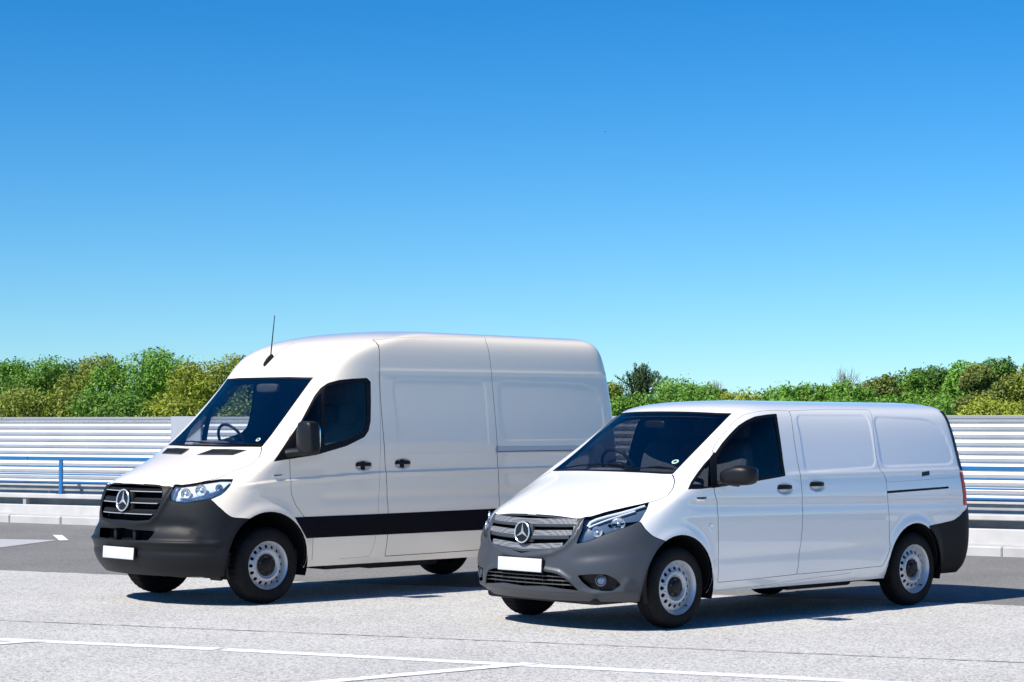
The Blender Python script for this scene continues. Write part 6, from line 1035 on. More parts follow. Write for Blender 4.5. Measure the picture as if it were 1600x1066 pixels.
    underbody(van, .55, -3.9, .80, .30, [('exhaust_box', (-2.3, .35, .27), (.9, .4, .16)), ('rear_axle_beam', (-3.2, 0, .33), (.14, 1.4, .14)), ('front_subframe', (.05, 0, .28), (.6, 1.0, .16)), ('sill_jack_point', (-2.55, .72, .30), (.35, .22, .10)), ('engine_tray', (.45, 0, .25), (.45, 1.3, .08))])
    return van

# ================================================================== tall van (left)
def build_tall_van():
    S = sprinter(); S.disp = disp_s
    van = empty('panel_van', (-2.8948, 21.1221, 0), 3.88488)
    tag(van, 'tall high-roof white panel van with black side strip and roof aerial', 'van', 'white vans parked side by side')
    sh = Shell(S, FEAT['S'], {'windscreen_frame': ('windscreen', .020)})
    body, doors, ws, fb = common(van, sh, 'paint_warm', 'plastic_dark')
    g = empty('grille', (0, 0, 0), 0, van)
    sh.emit('backing', ['grille'], 'void', g, depth=.085, flange=-.08)
    ye = lambda z: float(np.interp(z, [.775, .80, .85, .90, .96, 1.02, 1.08], [.30, .375, .425, .448, .470, .482, .482]))
    for zb, th in ((1.050, .030), (.955, .050), (.852, .046)):
        y = ye(zb) + .012
        V, F = blade(sh, zb, 0, [(-.05, -th / 2), (-.010, -th / 2), (-.002, -th * .36), (-.004, -th * .22), (-.014, -th * .16), (-.012, th * .2), (-.030, th / 2), (-.055, th / 2)], -y, y, 36)
        make('slat', V, F, 'plastic_dark', g, angle=30)
        V, F = blade(sh, zb - th * .5, 0, [(-.012, -.001), (.0005, .0), (.0005, .006), (-.012, .007)], -y + .03, y - .03, 36)
        make('slat_trim', V, F, 'alu', g, angle=30)
    x0 = sh.front(0, .95)
    m = MB(); m.add(*rbox((x0 - .03, 0, .945), (.05, .26, .17), .02)); m.obj('emblem_mount', 'plastic_dark', g)
    star_emblem(van, (x0 + .012, 0, .952), .098, .12)
    lg = empty('lower_intake', (0, 0, 0), 0, van)
    sh.emit('backing', ['lower_grille'], 'void', lg, depth=.10, flange=-.095)
    for y in (-.16, .16):
        x = sh.front(y, .64)
        m = MB(); m.add(*rbox((x - .06, y, .64), (.05, .045, .13), .006)); m.obj('intake_strut', 'plastic_dark', lg)
    plate(van, (sh.front(0, .47) + .016, 0, .470), .06)
    for sd in (1, -1):
        hl = headlamp(van, sh, sd, 'lamp_clear', .026)
        for (uvp, r) in zip(UVP['s_refl'], (.050, .055, .036)):
            p = q(sh, uvp, -.005); lamp_bowl(hl, (p.x, sd * p.y, p.z), r, .02, sd * .7)
        pts = [q(sh, k, -.016) for k in UVP['s_refl2']]
        MB().tube([(p.x, sd * p.y, p.z) for p in pts], .008, 8).obj('light_bar', 'white', hl)
        handle(doors[sd], sh, -1.10, 1.260, sd); handle(doors[sd * 2], sh, -1.587, 1.272, sd)
        for hx, hz, dd in ((-1.10, 1.258, doors[sd]), (-1.587, 1.270, doors[sd * 2])):
            p, n = sh.side(hx, hz)
            m = MB(); m.add(*rbox((hx, sd * (p.y + .006), hz - .002), (.05, .02, .085), .008)); m.obj('lock_cover', 'gloss_black', dd)
        a, b = [q(sh, k, .002) for k in UVP['s_badge']]
        m = MB(); m.add(*rbox(((a.x + b.x) / 2, sd * (a.y + .001), (a.z + b.z) / 2), (.135, .006, .018), .002)); m.obj('side_badge', 'chrome', van)
        m = MB(); m.add(*rbox(((a.x + b.x) / 2 + .02, sd * (a.y + .003), (a.z + b.z) / 2 + .002), (.085, .006, .008), .001)); m.obj('badge_band', 'black', van)
        sh.emit('side_strip', ['side_strip'], 'strip', van, (sd,), depth=-.003, flange=.004)
        sh.emit('slide_rail', ['slide_rail'], 'alu', van, (sd,), depth=-.006, flange=.01)
        p, n = sh.side(-3.4, 1.375)
        m = MB(); m.box((-3.5, sd * (p.y + .0065), 1.372), (1.36, .006, .006)); m.obj('rail_slot', 'black', van, smooth=False)
        sh.emit('bonnet_vent', ['vent'], 'blade', van, (sd,), depth=-.003)
        a, b, c, d = [q(sh, k, .006) for k in UVP['s_vent']]
        for t in np.linspace(.14, .86, 5):
            e0, e1 = a.lerp(b, t), d.lerp(c, t)
            e0, e1 = e0.lerp(e1, .05), e0.lerp(e1, .95)
            MB().tube([(e0.x, sd * e0.y, e0.z), ((e0.x + e1.x) / 2, sd * (e0.y + e1.y) / 2, (e0.z + e1.z) / 2 + .004), (e1.x, sd * e1.y, e1.z)], .006, 6).obj('vent_louvre', 'black', van)
        if sd > 0: mirror_head(van, (-.29, 1.165, 1.525), (.15, .235, .315), sd, .38, ([(-.20, .965, 1.385), (-.235, 1.02, 1.395), (-.27, 1.12, 1.40)], .042), 0,
                    lambda p: Vector((p.x * (1 - .25 * abs(p.y * sd) / .12 * (p.x > 0)), p.y * (1 - .10 * p.z / .15), p.z)))
        wheel(van, 0, .962, .356, .235, .106, .0165, .170, sd)
        wheel(van, -3.665, .962, .356, .235, .106, .0165, .170, sd)
        liner(van, .03, .40, .455, .58, .995, sd); liner(van, -3.64, .40, .443, .58, .995, sd)
        m = MB(); m.add(*rbox((.47, sd * .79, .275), (.03, .17, .09), .008, rot=Matrix.Rotation(.25, 3, 'Y'))); m.obj('spoiler_flap', 'black', van)
    for k in ('s_wip1', 's_wip2'):
        pts = [q(sh, a, .02) for a in UVP[k]]
        wiper(van, pts, .007)
    sticker(van, sh, *UVP['s_sticker'][0], .024)
    # aerial on the roof front
    a, b = [q(sh, k, .004) for k in UVP['s_aer']]
    c = (a + b) / 2
    ae = empty('roof_aerial', c, 0, van)
    d = (b - a).normalized()
    MB().super((0, 0, .01), (.16, .045, .05), .8, fn=lambda p: Vector((p.x, p.y * (1 - .8 * max(0, p.x / .08)), p.z)) + Vector((d.x, 0, d.z)) * 0).obj('aerial_base', 'black', ae).rotation_euler = (0, math.atan2(d.z, -d.x), 0)
    MB().tube([(b.x - c.x + .02, b.y - c.y, b.z - c.z - .01), (b.x - c.x + .012, b.y - c.y, b.z - c.z + .06), (b.x - c.x - .03, b.y - c.y, b.z - c.z + .42)], [.009, .0065, .004], 8).obj('aerial_rod', 'black', ae)
    # cab
    MB().super((-.30, 0, 1.22), (.46, 1.62, .38), .4).obj('dashboard', 'dash', van)
    MB().super((-.34, -.45, 1.42), (.26, .42, .14), .5).obj('instrument_hood', 'dash', van)
    steering_wheel(van, (-.60, -.45, 1.46), .21)
    for y in (-.46, .46): seat(van, -1.0, y, .62)
    seat(van, -1.02, .08, .62)
    bulkhead(van, sh, -1.44, .5, 2.36)
    MB().super((-.62, .10, 2.0), (.06, .34, .09), .5).obj('sun_visor_box', 'trim', van)
    underbody(van, .6, -4.4, .84, .36, [('exhaust_box', (-1.9, .45, .33), (.9, .35, .18)), ('rear_axle_beam', (-3.665, 0, .36), (.16, 1.4, .16)), ('front_subframe', (.05, 0, .32), (.6, 1.0, .18)), ('fuel_tank', (-1.2, .50, .34), (.7, .4, .16)), ('engine_tray', (.5, 0, .30), (.5, 1.3, .08))])
    return van
# ================================================================== ground and markings
def ground_material(name, lo, hi, scale, tint=(1, 1, 1), rough=.9, blotch=.08):
    m = bpy.data.materials.new(name)
    m.use_nodes = True
    nt = m.node_tree
    b = nt.nodes['Principled BSDF']
    b.inputs['Roughness'].default_value = rough
    b.inputs['Specular IOR Level'].default_value = .3
    tc = nt.nodes.new('ShaderNodeTexCoord')
    def noise(sc, det, r=.6):
        n = nt.nodes.new('ShaderNodeTexNoise')
        n.inputs['Scale'].default_value = sc; n.inputs['Detail'].default_value = det; n.inputs['Roughness'].default_value = r
        nt.links.new(tc.outputs['Object'], n.inputs['Vector'])
        return n
    vo = nt.nodes.new('ShaderNodeTexVoronoi')
    vo.inputs['Scale'].default_value = scale
    nt.links.new(tc.outputs['Object'], vo.inputs['Vector'])
    sp = nt.nodes.new('ShaderNodeSeparateColor')
    nt.links.new(vo.outputs['Color'], sp.inputs[0])
    n1 = noise(scale * .35, 3)
    mx = nt.nodes.new('ShaderNodeMath'); mx.operation = 'MULTIPLY_ADD'
    mx.inputs[1].default_value = .6
    nt.links.new(sp.outputs[0], mx.inputs[0])
    ml = nt.nodes.new('ShaderNodeMath'); ml.operation = 'MULTIPLY'; ml.inputs[1].default_value = .4
    nt.links.new(n1.outputs['Fac'], ml.inputs[0]); nt.links.new(ml.outputs[0], mx.inputs[2])
    cr = nt.nodes.new('ShaderNodeValToRGB')
    cr.color_ramp.elements[0].position = .12; cr.color_ramp.elements[0].color = (*[lo * t for t in tint], 1)
    cr.color_ramp.elements[1].position = .55; cr.color_ramp.elements[1].color = (*[hi * t for t in tint], 1)
    nt.links.new(mx.outputs[0], cr.inputs[0])
    n2 = noise(.55, 6, .65)
    mr = nt.nodes.new('ShaderNodeMapRange')
    mr.inputs['From Min'].default_value = .3; mr.inputs['From Max'].default_value = .7
    mr.inputs['To Min'].default_value = 1 - blotch; mr.inputs['To Max'].default_value = 1 + blotch
    nt.links.new(n2.outputs['Fac'], mr.inputs['Value'])
    sc = nt.nodes.new('ShaderNodeVectorMath'); sc.operation = 'SCALE'
    nt.links.new(cr.outputs[0], sc.inputs[0]); nt.links.new(mr.outputs[0], sc.inputs['Scale'])
    n3 = noise(1.3, 5, .7)
    st = nt.nodes.new('ShaderNodeMapRange')                # scattered old stains
    st.inputs['From Min'].default_value = .60; st.inputs['From Max'].default_value = .74
    st.inputs['To Min'].default_value = 1.0; st.inputs['To Max'].default_value = .89
    nt.links.new(n3.outputs['Fac'], st.inputs['Value'])
    s2 = nt.nodes.new('ShaderNodeVectorMath'); s2.operation = 'SCALE'
    nt.links.new(sc.outputs[0], s2.inputs[0]); nt.links.new(st.outputs[0], s2.inputs['Scale'])
    nt.links.new(s2.outputs[0], b.inputs['Base Color'])
    bp = nt.nodes.new('ShaderNodeBump')
    bp.inputs['Strength'].default_value = .5; bp.inputs['Distance'].default_value = .006
    nt.links.new(mx.outputs[0], bp.inputs['Height'])
    nt.links.new(bp.outputs['Normal'], b.inputs['Normal'])
    return m
G_LIGHT = ground_material('pale_worn_asphalt', .17, .585, 70, (1, .975, .93), blotch=.09)
G_DARK = ground_material('grey_asphalt', .11, .22, 60, (1, .98, .94), blotch=.12)
G_FIELD = ground_material('field_soil_and_grass', .05, .11, 8, (.7, 1, .35))
CONC = mat('pale_concrete', (.50, .49, .475), .85, noise=.10, nscale=3.5, bump=.25, bscale=60)
CONC_G = mat('grey_concrete', (.34, .35, .36), .85, noise=.16, nscale=3, bump=.2, bscale=60)
KERB = mat('kerb_concrete', (.50, .49, .475), .85, noise=.10, nscale=2.5, bump=.25, bscale=70)
def paint_mat(name, base=.78, worn=.45):
    m = bpy.data.materials.new(name); m.use_nodes = True
    nt = m.node_tree; b = nt.nodes['Principled BSDF']; b.inputs['Roughness'].default_value = .7
    tc = nt.nodes.new('ShaderNodeTexCoord'); n = nt.nodes.new('ShaderNodeTexNoise')
    n.inputs['Scale'].default_value = 45; n.inputs['Detail'].default_value = 6
    nt.links.new(tc.outputs['Object'], n.inputs['Vector'])
    cr = nt.nodes.new('ShaderNodeValToRGB')
    cr.color_ramp.elements[0].position = .30; cr.color_ramp.elements[0].color = (worn, worn, worn, 1)
    cr.color_ramp.elements[1].position = .46; cr.color_ramp.elements[1].color = (base, base, base, 1)
    nt.links.new(n.outputs['Fac'], cr.inputs[0]); nt.links.new(cr.outputs[0], b.inputs['Base Color'])
    return m
LINE = paint_mat('worn_white_road_paint')
PALE = paint_mat('faded_marking', .46, .34)
BLUE = mat('blue_railing_paint', (.013, .15, .38), .38, coat=.3)
SHEET = mat('galvanised_corrugated_sheet', (.72, .72, .715), .45, metal=.1, noise=.05, nscale=1.5)
FLATP = mat('flat_grey_panel', (.40, .42, .45), .5)

def sheet(name, pts, z, material, **kw):
    o = make(name, [(x, y, z) for x, y in pts], [tuple(range(len(pts)))], material, smooth=False)
    if o.data.polygons[0].normal.z < 0: o.data.flip_normals()
    return tag(o, **kw)
sheet('ground', [(-1500, -300), (1500, -300), (1500, 3000), (-1500, 3000)], -.012, G_FIELD, kind='structure')
LA = Vector((-8.31, 35.91, 0)); LD = Vector((.8550, -.5186, 0)); LN = Vector((.5186, .8550, 0))
def at(s, o, z): return LA + LD * s + LN * o + Vector((0, 0, z))
def zoff(s): return -.038 * (1 - s / 16.7)
E0, E1 = LA + LD * -30 + LN * 2.2, LA + LD * 45 + LN * 2.2
sheet('road', [(E0.x, E0.y), (E1.x, E1.y), (60, -30), (-60, -30)], -.004, G_DARK, kind='structure')
def bline(x): return float(np.interp(x, [-12, -5.74, -2.84, 3.9, 4.65, 12], [27.9, 24.83, 23.39, 20.62, 20.22, 17.2]))
rng = np.random.RandomState(5)
xs = np.linspace(-12, 12, 240)
edge = [(x, bline(x) + .03 * rng.randn() * .5) for x in xs]
sheet('parking_apron', [(-30, -25), (30, -25), (30, 9.5)] + edge[::-1] + [(-30, 36)], 0, G_LIGHT, kind='structure')
# construction joint: a narrow irregular crack line
cr_pts = []
for x in np.linspace(-9, 8, 260):
    y = np.interp(x, [-9, -4.34, 0, 3.6, 8], [20.62, 18.77, 17.04, 15.6, 13.85]) + .008 * rng.randn()
    cr_pts.append((x, y, .006 + .014 * max(0, rng.rand() - .15)))
V = []; F = []
for i, (x, y, w) in enumerate(cr_pts):
    V += [(x, y - w, .004), (x, y + w, .004)]
    if i: F.append((2 * i - 2, 2 * i, 2 * i + 1, 2 * i - 1))
tag(make('pavement_joint', V, F, mat('joint_bitumen', (.20, .198, .195), .9), smooth=False), kind='structure')
def stripe(pts, w, z=.003, material=None, label=None):
    V = []; F = []
    n = 40
    P = [Vector((a, b, 0)) for a, b in pts]
    L = [(P[i + 1] - P[i]).length for i in range(len(P) - 1)]
    tot = sum(L); k = 0
    for i in range(n * len(L) + 1):
        t = tot * i / (n * len(L)); j = 0
        while j < len(L) - 1 and t > L[j]: t -= L[j]; j += 1
        d = (P[j + 1] - P[j]).normalized(); nn = Vector((-d.y, d.x, 0))
        c = P[j] + d * min(t, L[j])
        e1, e2 = w / 2 + .006 * rng.randn(), w / 2 + .006 * rng.randn()
        V += [tuple(c + nn * e1 + Vector((0, 0, z))), tuple(c - nn * e2 + Vector((0, 0, z)))]
        if i: F.append((2 * i - 2, 2 * i - 1, 2 * i + 1, 2 * i))
    o = make('parking_line', V, F, material or LINE, smooth=False)
    if o.data.polygons[0].normal.z < 0: o.data.flip_normals()
    return tag(o, kind='structure')
stripe([(-7.5, 18.62), (-3.97, 17.20), (-2.19, 16.49)], .17)
stripe([(-2.15, 16.47), (0, 15.48), (2.6, 14.38), (6, 12.9)], .17)
stripe([(-8.5, 12.4), (-3.9, 16.89), (-3.63, 17.10)], .15, .005)
stripe([(-3.6, 12.55), (-1.21, 14.48), (0, 15.44), (.14, 15.55)], .15, .005)
sheet('faded_marking', [(-9.2, 31.5), (-7.17, 30.97), (-6.30, 30.74), (-6.72, 28.98), (-9.0, 26.9)], .001, PALE, kind='structure')
sheet('road_marking', [(-6.64, 31.99), (-6.48, 31.9), (-6.13, 30.61), (-6.25, 30.55)], .005, LINE, kind='structure')
sheet('road_marking', [(5.25, 22.05), (5.9, 21.9), (5.9, 21.98), (5.25, 22.13)], .002, LINE, kind='structure')

# ================================================================== kerb, parapet, railing and sheet-metal screen
def obox(name, s0, s1, o0, o1, z0, z1, material, parent=None, slope=True, bev=.008):
    f = zoff if slope else (lambda s: 0.)
    V = []
    for z in (0, 1):
        for s, o in ((s0, o0), (s1, o0), (s1, o1), (s0, o1)):
            V.append(tuple(at(s, o, (z1 if z else z0) + f(s))))
    F = [(0, 3, 2, 1), (4, 5, 6, 7), (0, 1, 5, 4), (1, 2, 6, 5), (2, 3, 7, 6), (3, 0, 4, 7)]
    ob = make(name, V, F, material, parent, smooth=False)
    if bev:
        bm = bmesh.new(); bm.from_mesh(ob.data)
        bmesh.ops.recalc_face_normals(bm, faces=bm.faces)
        bmesh.ops.bevel(bm, geom=bm.edges[:], offset=bev, segments=1, affect='EDGES')
        bm.to_mesh(ob.data); bm.free()
    return ob
kerb = empty('kerb', tuple(at(8, .1, 0))); tag(kerb, kind='structure')
kerb.location = (0, 0, 0)
random.seed(3)
for i in range(-4, 24):
    s = i * 1.104 + .205
    d = random.uniform(-.006, .006)
    obox('kerb_stone', s + .006, s + 1.098, d, .16, -.05, .118 + random.uniform(-.004, .004), KERB, kerb, False, .015)
foot = obox('footway', -6, 28, .165, .66, -.05, .125, CONC, None, False, 0); tag(foot, kind='structure')
wall = empty('parapet_wall', (0, 0, 0)); tag(wall, 'low pale concrete parapet with white beam on short posts behind the kerb', 'wall')
for i in range(-2, 10):
    s = i * 3.0 - 1.1
    obox('plinth_block', s + .006, s + 2.994, .60, .95, .0, .30, CONC, wall, True, .012)
    obox('back_panel', s + .006, s + 2.994, .86, .92, .302, .47, CONC_G, wall, True, 0)
    obox('beam', s + .004, s + 2.996, .60, .84, .408, .478, CONC, wall, True, .01)
    obox('beam_post', s + 1.00, s + 1.07, .625, .72, .29, .41, CONC_G, wall, True, .004)
    for k in range(2):
        obox('base_panel', s + 1.5 * k + .01, s + 1.5 * k + 1.49, 1.06, 1.12, .0, .592, CONC_G, wall, True, .004)
    obox('coping', s + .004, s + 2.996, 1.02, 1.16, .594, .632, CONC, wall, True, .006)
rail = empty('railing', (0, 0, 0)); tag(rail, 'blue painted tube railing with four rails in front of the corrugated screen', 'railing')
for z, hz, ho in ((1.062, .050, .05), (.925, .024, .024), (.800, .024, .024), (.672, .024, .024)):
    for i in range(-2, 7):
        s = i * 5.2 - 5.27
        obox('rail', s + .006, s + 5.194, .72 - ho / 2, .72 + ho / 2, z - hz / 2, z + hz / 2, BLUE, rail, True, .005)
for i in range(-2, 10):
    s = .65 + i * 2.9
    m = obox('post', s - .034, s + .034, .70, .74, .479, 1.037, BLUE, rail, True, .004)
    obox('foot_plate', s - .06, s + .06, .66, .78, .4785, .487, BLUE, rail, True, 0)
screen = empty('corrugated_screen', (0, 0, 0)); tag(screen, 'pale grey corrugated metal screen wall behind the blue railing', 'fence')
def corrugated(s0, s1, z0, z1, pitch, amp, o):
    n = int((z1 - z0) / pitch * 14)
    V = []; F = []
    for i in range(n + 1):
        z = z0 + (z1 - z0) * i / n
        ph = 2 * math.pi * (z1 - z) / pitch
        off = o - amp * math.cos(ph) * 1.0
        for s in (s0, s1): V.append(tuple(at(s, off, z + zoff(s))))
    for i in range(n): F.append((2 * i, 2 * i + 1, 2 * i + 3, 2 * i + 2))
    m = len(V)
    for i in range(n + 1):
        z = z0 + (z1 - z0) * i / n
        off = o - amp * math.cos(2 * math.pi * (z1 - z) / pitch) + .004
        for s in (s0, s1): V.append(tuple(at(s, off, z + zoff(s))))
    for i in range(n): F.append((m + 2 * i, m + 2 * i + 2, m + 2 * i + 3, m + 2 * i + 1))
    return make('corrugated_sheet', V, F, SHEET, screen, smooth=True)
for i in range(-2, 8):
    corrugated(i * 4 - 1.003, i * 4 + 2.997, .634, 1.690, .1025, .030, 1.09)
    obox('top_cap', i * 4 - 1.0, i * 4 + 2.994, 1.05, 1.13, 1.690, 1.735, mat('cap_grey_%d' % i, (.30, .31, .32), .5) if i == -2 else bpy.data.materials['cap_grey_-2'], screen, True, .006)
    obox('screen_post', i * 4 - 1.05, i * 4 - .95, 1.13, 1.2, .0, 1.69, CONC_G, screen, True, 0)
fp = obox('flat_panel', 2.71, 3.32, 1.02, 1.045, .95, 1.742, FLATP, None, True, .004)
tag(fp, 'flat pale grey sheet panel fixed to corrugated screen beside tall van windscreen', 'panel')

# ================================================================== trees beyond the screen
def leaf_material(name, c, var=.35):
    m = bpy.data.materials.new(name); m.use_nodes = True
    nt = m.node_tree; b = nt.nodes['Principled BSDF']
    b.inputs['Roughness'].default_value = .55
    b.inputs['Specular IOR Level'].default_value = .3
    at_ = nt.nodes.new('ShaderNodeAttribute'); at_.attribute_name = 'tone'
    mr = nt.nodes.new('ShaderNodeMapRange'); mr.inputs['To Min'].default_value = 1 - var; mr.inputs['To Max'].default_value = 1 + var
    nt.links.new(at_.outputs['Fac'], mr.inputs['Value'])
    sc = nt.nodes.new('ShaderNodeVectorMath'); sc.operation = 'SCALE'; sc.inputs[0].default_value = [k * 1.22 for k in c]
    nt.links.new(mr.outputs[0], sc.inputs['Scale']); nt.links.new(sc.outputs[0], b.inputs['Base Color'])
    tr = nt.nodes.new('ShaderNodeBsdfTranslucent'); nt.links.new(sc.outputs[0], tr.inputs['Color'])
    mix = nt.nodes.new('ShaderNodeMixShader'); mix.inputs[0].default_value = .16
    out = nt.nodes['Material Output']
    nt.links.new(b.outputs[0], mix.inputs[1]); nt.links.new(tr.outputs[0], mix.inputs[2]); nt.links.new(mix.outputs[0], out.inputs['Surface'])
    return m
LEAF = dict(mid=leaf_material('leaf_mid_green', (.12, .235, .030)), dark=leaf_material('leaf_dark_green', (.085, .18, .028)), olive=leaf_material('leaf_olive', (.185, .225, .032)),
            yellow=leaf_material('leaf_yellow_green', (.24, .285, .030)), fresh=leaf_material('leaf_fresh_green', (.14, .285, .035)), brown=leaf_material('leaf_bronze', (.150, .185, .038)), conifer=leaf_material('needle_green', (.06, .11, .035)))
BARK = mat('bark', (.06, .048, .035), .9, noise=.3, nscale=12)
TWIG = mat('pale_twig', (.23, .20, .16), .9)
def crown_mesh(name, clumps, n, size, material, parent, seed, upright=0.):
    """leaf cards spread through overlapping clumps (centre, radii)"""
    r = np.random.RandomState(seed)
    C = np.array([c for c, _ in clumps]); R = np.array([k for _, k in clumps])
    vol = R.prod(1) ** .75; pick = r.choice(len(C), n, p=vol / vol.sum())
    d = r.randn(n, 3); d /= np.linalg.norm(d, axis=1, keepdims=True)
    rad = np.clip(r.rand(n) ** .38 + .09 * r.randn(n), 0, 1.28) + np.where(r.rand(n) < .03, .35 * r.rand(n), 0)
    P = C[pick] + d * rad[:, None] * R[pick]
    nrm = d * .8 + .75 * r.randn(n, 3) + np.array([0, -.15, .35]); nrm /= np.linalg.norm(nrm, axis=1, keepdims=True)
    a = np.cross(nrm, r.randn(n, 3)); a /= np.linalg.norm(a, axis=1, keepdims=True)
    if upright: a = a * (1 - upright) + np.array([0, 0, 1.]) * upright
    b = np.cross(nrm, a)
    s = size * (.4 + 1.3 * r.rand(n) ** 1.6)[:, None]
    v = np.stack([P - a * s, P - b * s * .42, P + a * s, P + b * s * .42], 1).reshape(-1, 3)
    me = bpy.data.meshes.new(name)
    me.vertices.add(4 * n); me.loops.add(4 * n); me.polygons.add(n)
    me.vertices.foreach_set('co', v.ravel())
    me.loops.foreach_set('vertex_index', np.arange(4 * n, dtype=np.int32))
    me.polygons.foreach_set('loop_start', np.arange(n, dtype=np.int32) * 4)
    me.update(calc_edges=True)
    tone = me.attributes.new('tone', 'FLOAT', 'FACE')
    ct = r.rand(len(C))
    tone.data.foreach_set('value', np.clip(.55 * ct[pick] + .45 * r.rand(n), 0, 1))
    me.materials.append(material)
    return link(bpy.data.objects.new(name, me), parent)
def px_at(px, py, depth):
    b = -(py - 533) / 3450.; pt = math.atan(114 / 3450.)
    d = Vector(((px - 800) / 3450., math.cos(pt) - b * math.sin(pt), math.sin(pt) + b * math.cos(pt)))
    return Vector((0, 0, CAM_H)) + d * (depth / d.y)
def tree(name, px, py, wpx, depth, leaf, seed, label, nleaf=9000, size=.085, kind='round', low=None):
    top = px_at(px, py, depth)
    w = wpx / 3450. * depth
    r = random.Random(seed)
    t = empty(name, (top.x, depth, 0), r.uniform(0, 6), None)
    tag(t, label, 'tree' if kind != 'shrub' else 'shrub', 'trees beyond the screen')
    H = top.z
    trunk = MB()
    lean = r.uniform(-.15, .15)
    tp = [(0, 0, -.1), (lean * .3, 0, H * .25), (lean, .05, H * .55), (lean * 1.1, .05, H * .85)]
    trunk.tube(tp, [.14, .11, .07, .02], 8)
    clumps = []
    nb = 26 if kind != 'conifer' else 16
    for k in range(nb):
        a = 2 * math.pi * (k * .381966 + r.random() * .1)
        zf = r.uniform(.32, .92)
        rr = w * .5 * (math.sin(math.pi * min(1, (zf * .8 + .12))) ** .7) * r.uniform(.35, .92)
        c = (math.cos(a) * rr, math.sin(a) * rr, H * zf)
        cr = w * r.uniform(.11, .24) * (1.15 - .5 * zf)
        ch = min(cr * r.uniform(.8, 1.05), (H - c[2]) * .95 + .12)
        clumps.append((c, (cr, cr, max(.16, ch))))
        trunk.tube([(lean * .6, 0, H * zf * .55), (c[0] * .5, c[1] * .5, H * zf * .82), (c[0] * .95, c[1] * .95, c[2])], [.05, .03, .01], 5)
    clumps.append(((lean * .5, 0, H - .24 * w * .8), (w * .24, w * .24, .24 * w * .8)))
    clumps.append(((0, 0, H * .45), (w * .42, w * .42, H * .28)))
    trunk.obj('trunk', BARK, t)
    crown_mesh('crown', clumps, nleaf, size, LEAF[leaf], t, seed)
    return t
D = 78
TREES = [
 (-25, 563, 120, D, 'mid', 'mid green tree cut by the left edge of the picture'),
 (22, 560, 95, D + 3, 'fresh', 'fresh green tree second from the left edge'),
 (75, 556, 100, D + 2, 'mid', 'mid green tree third from the left edge with flat top'),
 (112, 563, 90, D + 4, 'dark', 'darker green tree between the flat-topped tree and the olive one'),
 (152, 554, 105, D, 'olive', 'olive brown-green tree left of the tallest left-hand tree'),
 (222, 547, 135, D - 1, 'fresh', 'tallest rounded bright green tree on the left side'),
 (278, 572, 80, D + 4, 'dark', 'small dark tree between the tallest left tree and the yellow-green one'),
 (328, 563, 130, D - 3, 'yellow', 'broad yellow-green tree left of the tall van roof'),
 (395, 556, 120, D, 'olive', 'olive tree seen above and through the tall van windscreen'),
 (262, 622, 100, D - 8, 'yellow', 'low yellow-green shrub just above the screen near the flat panel'),
 (180, 612, 120, D - 8, 'mid', 'low mid green shrub under the olive tree'),
 (60, 608, 150, D - 7, 'olive', 'low olive shrub above the screen at far left'),
 (955, 597, 60, D - 2, 'olive', 'olive tree touching the rear edge of the tall van'),
 (1062, 590, 110, D - 2, 'fresh', 'rounded fresh green tree right of the spiky conifer'),
 (1005, 612, 110, D - 8, 'mid', 'mid green shrub in front of the spiky conifer'),
 (1105, 600, 70, D, 'mid', 'small mid green tree left of the gap with thin twigs'),
 (1165, 607, 100, D - 4, 'yellow', 'low yellow-green tree above the middle of the low van roof'),
 (1222, 600, 90, D - 2, 'fresh', 'fresh green tree above the low van sliding door'),
 (1275, 600, 90, D - 2, 'mid', 'mid green tree left of the bare twiggy crown'),
 (1330, 598, 90, D - 4, 'fresh', 'green tree in front of the bare twiggy crown'),
 (1372, 588, 80, D - 1, 'brown', 'bronze tinted tree right of the bare twiggy crown'),
 (1415, 578, 95, D, 'mid', 'mid green tree above the low van rear corner'),
 (1462, 571, 85, D + 1, 'dark', 'dark green tree right of the low van rear corner'),
 (1508, 563, 75, D - 1, 'fresh', 'bright green tree beside the bronze one on the right'),
 (1528, 568, 60, D - 3, 'brown', 'narrow bronze tree second crown from the right'),
 (1562, 560, 90, D, 'dark', 'tall dark green tree near the right edge'),
 (1618, 566, 110, D - 2, 'olive', 'olive brown tree cut by the right edge'),
 (1450, 618, 130, D - 8, 'mid', 'low mid green shrub just above screen behind low van tail'),
 (1560, 622, 110, D - 9, 'yellow', 'low yellow-green shrub above the screen at right edge'),
 (1250, 622, 150, D - 8, 'mid', 'low green shrub line above the low van roof centre'),
 (1365, 622, 110, D - 8, 'fresh', 'low fresh green shrub above the low van roof rear half'),
]
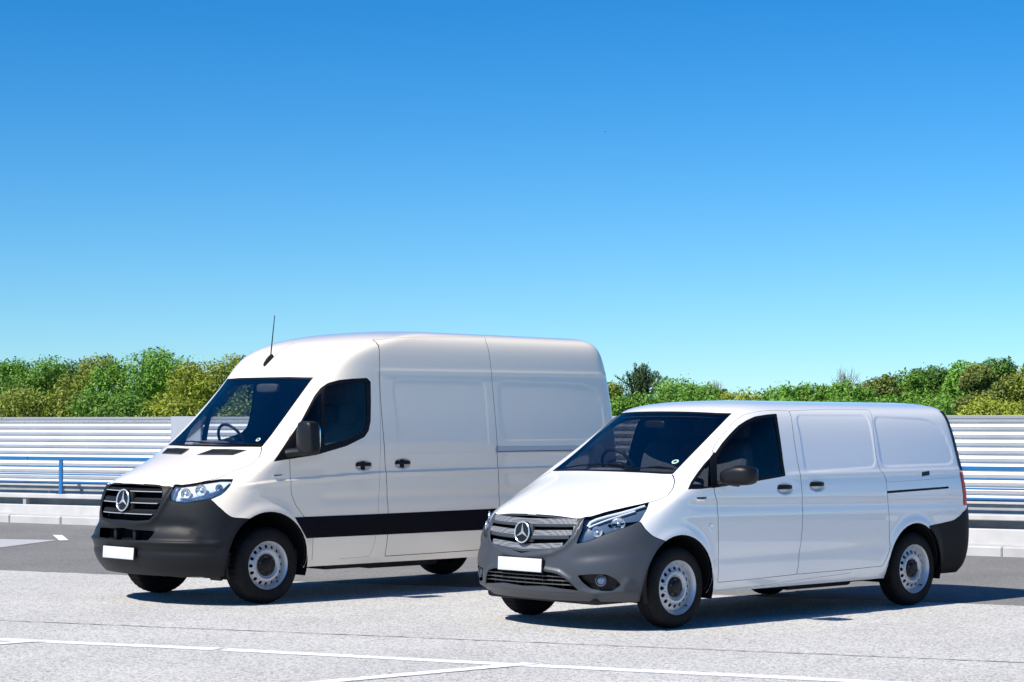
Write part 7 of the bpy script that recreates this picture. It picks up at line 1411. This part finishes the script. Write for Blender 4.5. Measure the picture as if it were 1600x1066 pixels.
def build_trees():
    for i, (px, py, w, d, leaf, label) in enumerate(TREES):
        low = py > 605 and 'shrub' in label
        tree('shrub' if low else 'tree', px, py, w * 1.32, d, leaf, 100 + i, label, 25000, .054, 'shrub' if low else 'round')
    # spiky conifer-like tree: rising shoots
    top = px_at(1002, 566, D)
    t = empty('conifer', (top.x, D, 0)); tag(t, 'spiky dark conifer with upward shoots right of the tall van', 'tree', 'trees beyond the screen')
    r = random.Random(9)
    m = MB(); m.tube([(0, 0, -.1), (0, 0, top.z * .5), (.03, 0, top.z * .9)], [.12, .08, .02], 8)
    shoots = []
    for k in range(90):
        a = r.uniform(0, 2 * math.pi); s = r.uniform(.1, 1.0)
        b = Vector((math.cos(a) * s * .25, math.sin(a) * s * .25, top.z * r.uniform(.35, .75)))
        tip = Vector((math.cos(a) * s * 1.15, math.sin(a) * s * 1.15, b.z + (top.z - b.z) * (1 - .55 * s ** 1.5) * r.uniform(.8, 1.02)))
        m.tube([b, b.lerp(tip, .6) + Vector((0, 0, -.05)), tip], [.02, .012, .006], 5)
        for j in range(14):
            f = .3 + .7 * j / 13
            p = b.lerp(tip, f); shoots.append((tuple(p), (.075, .075, .075)))
    m.obj('trunk', BARK, t)
    crown_mesh('crown', shoots, 9000, .05, LEAF['conifer'], t, 77, .45)
    # bare twiggy crowns
    for px, py, w, lab in ((1322, 573, 70, 'bare pale twiggy crown rising above the low van roof'), (1118, 592, 34, 'thin bare twigs in the gap right of the rounded green tree')):
        top = px_at(px, py, D + 3)
        t = empty('bare_tree', (top.x, D + 3, 0)); tag(t, lab, 'tree', 'trees beyond the screen')
        m = MB(); ww = w / 3450. * D
        m.tube([(0, 0, -.1), (0, 0, top.z * .5), (.02, 0, top.z * .8)], [.10, .07, .03], 6)
        m.obj('trunk', TWIG, t)
        m = MB()
        for k in range(46):
            a = r.uniform(0, 6.28); s = r.uniform(.05, 1)
            b = Vector((0, 0, top.z * r.uniform(.4, .7)))
            tip = Vector((math.cos(a) * s * ww * .55, math.sin(a) * s * ww * .55, top.z * (1 - .12 * s * s) * r.uniform(.88, 1.0)))
            mid_ = b.lerp(tip, .55) + Vector((r.uniform(-.08, .08), r.uniform(-.08, .08), -.05))
            m.tube([b, mid_, tip], [.016, .010, .004], 4, False)
            for j in range(3):
                e = mid_.lerp(tip, r.uniform(.2, .8)); m.tube([e, e + Vector((r.uniform(-.2, .2), r.uniform(-.2, .2), r.uniform(.08, .3)))], [.006, .003], 3, False)
        m.obj('twigs', TWIG, t)

def bird(px, py, depth, span, label):
    p = px_at(px, py, depth)
    b = empty('bird', p); tag(b, label, 'bird')
    m = MB().super((0, 0, 0), (span * .16, span * .5, span * .14), .9, 10, 8); m.obj('torso', 'black', b)
    V = [(0, -.06, .02), (0, .10, .02), (.5, .02, .10), (.28, -.05, .09), (-.5, .02, .12), (-.28, -.05, .10), (0, 0, .05)]
    V = [(x * span, y * span, z * span) for x, y, z in V]
    make('wings', V, [(0, 1, 6), (0, 6, 1), (1, 2, 3), (1, 3, 0), (1, 5, 4), (1, 0, 5)], 'black', b, smooth=False)

build_tall_van()
build_low_van()
build_trees()
bird(945.5, 206, 160, .30, 'small dark bird high in the blue sky')
bird(1080, 190.5, 200, .20, 'tiny faint bird in the sky right of the darker one')
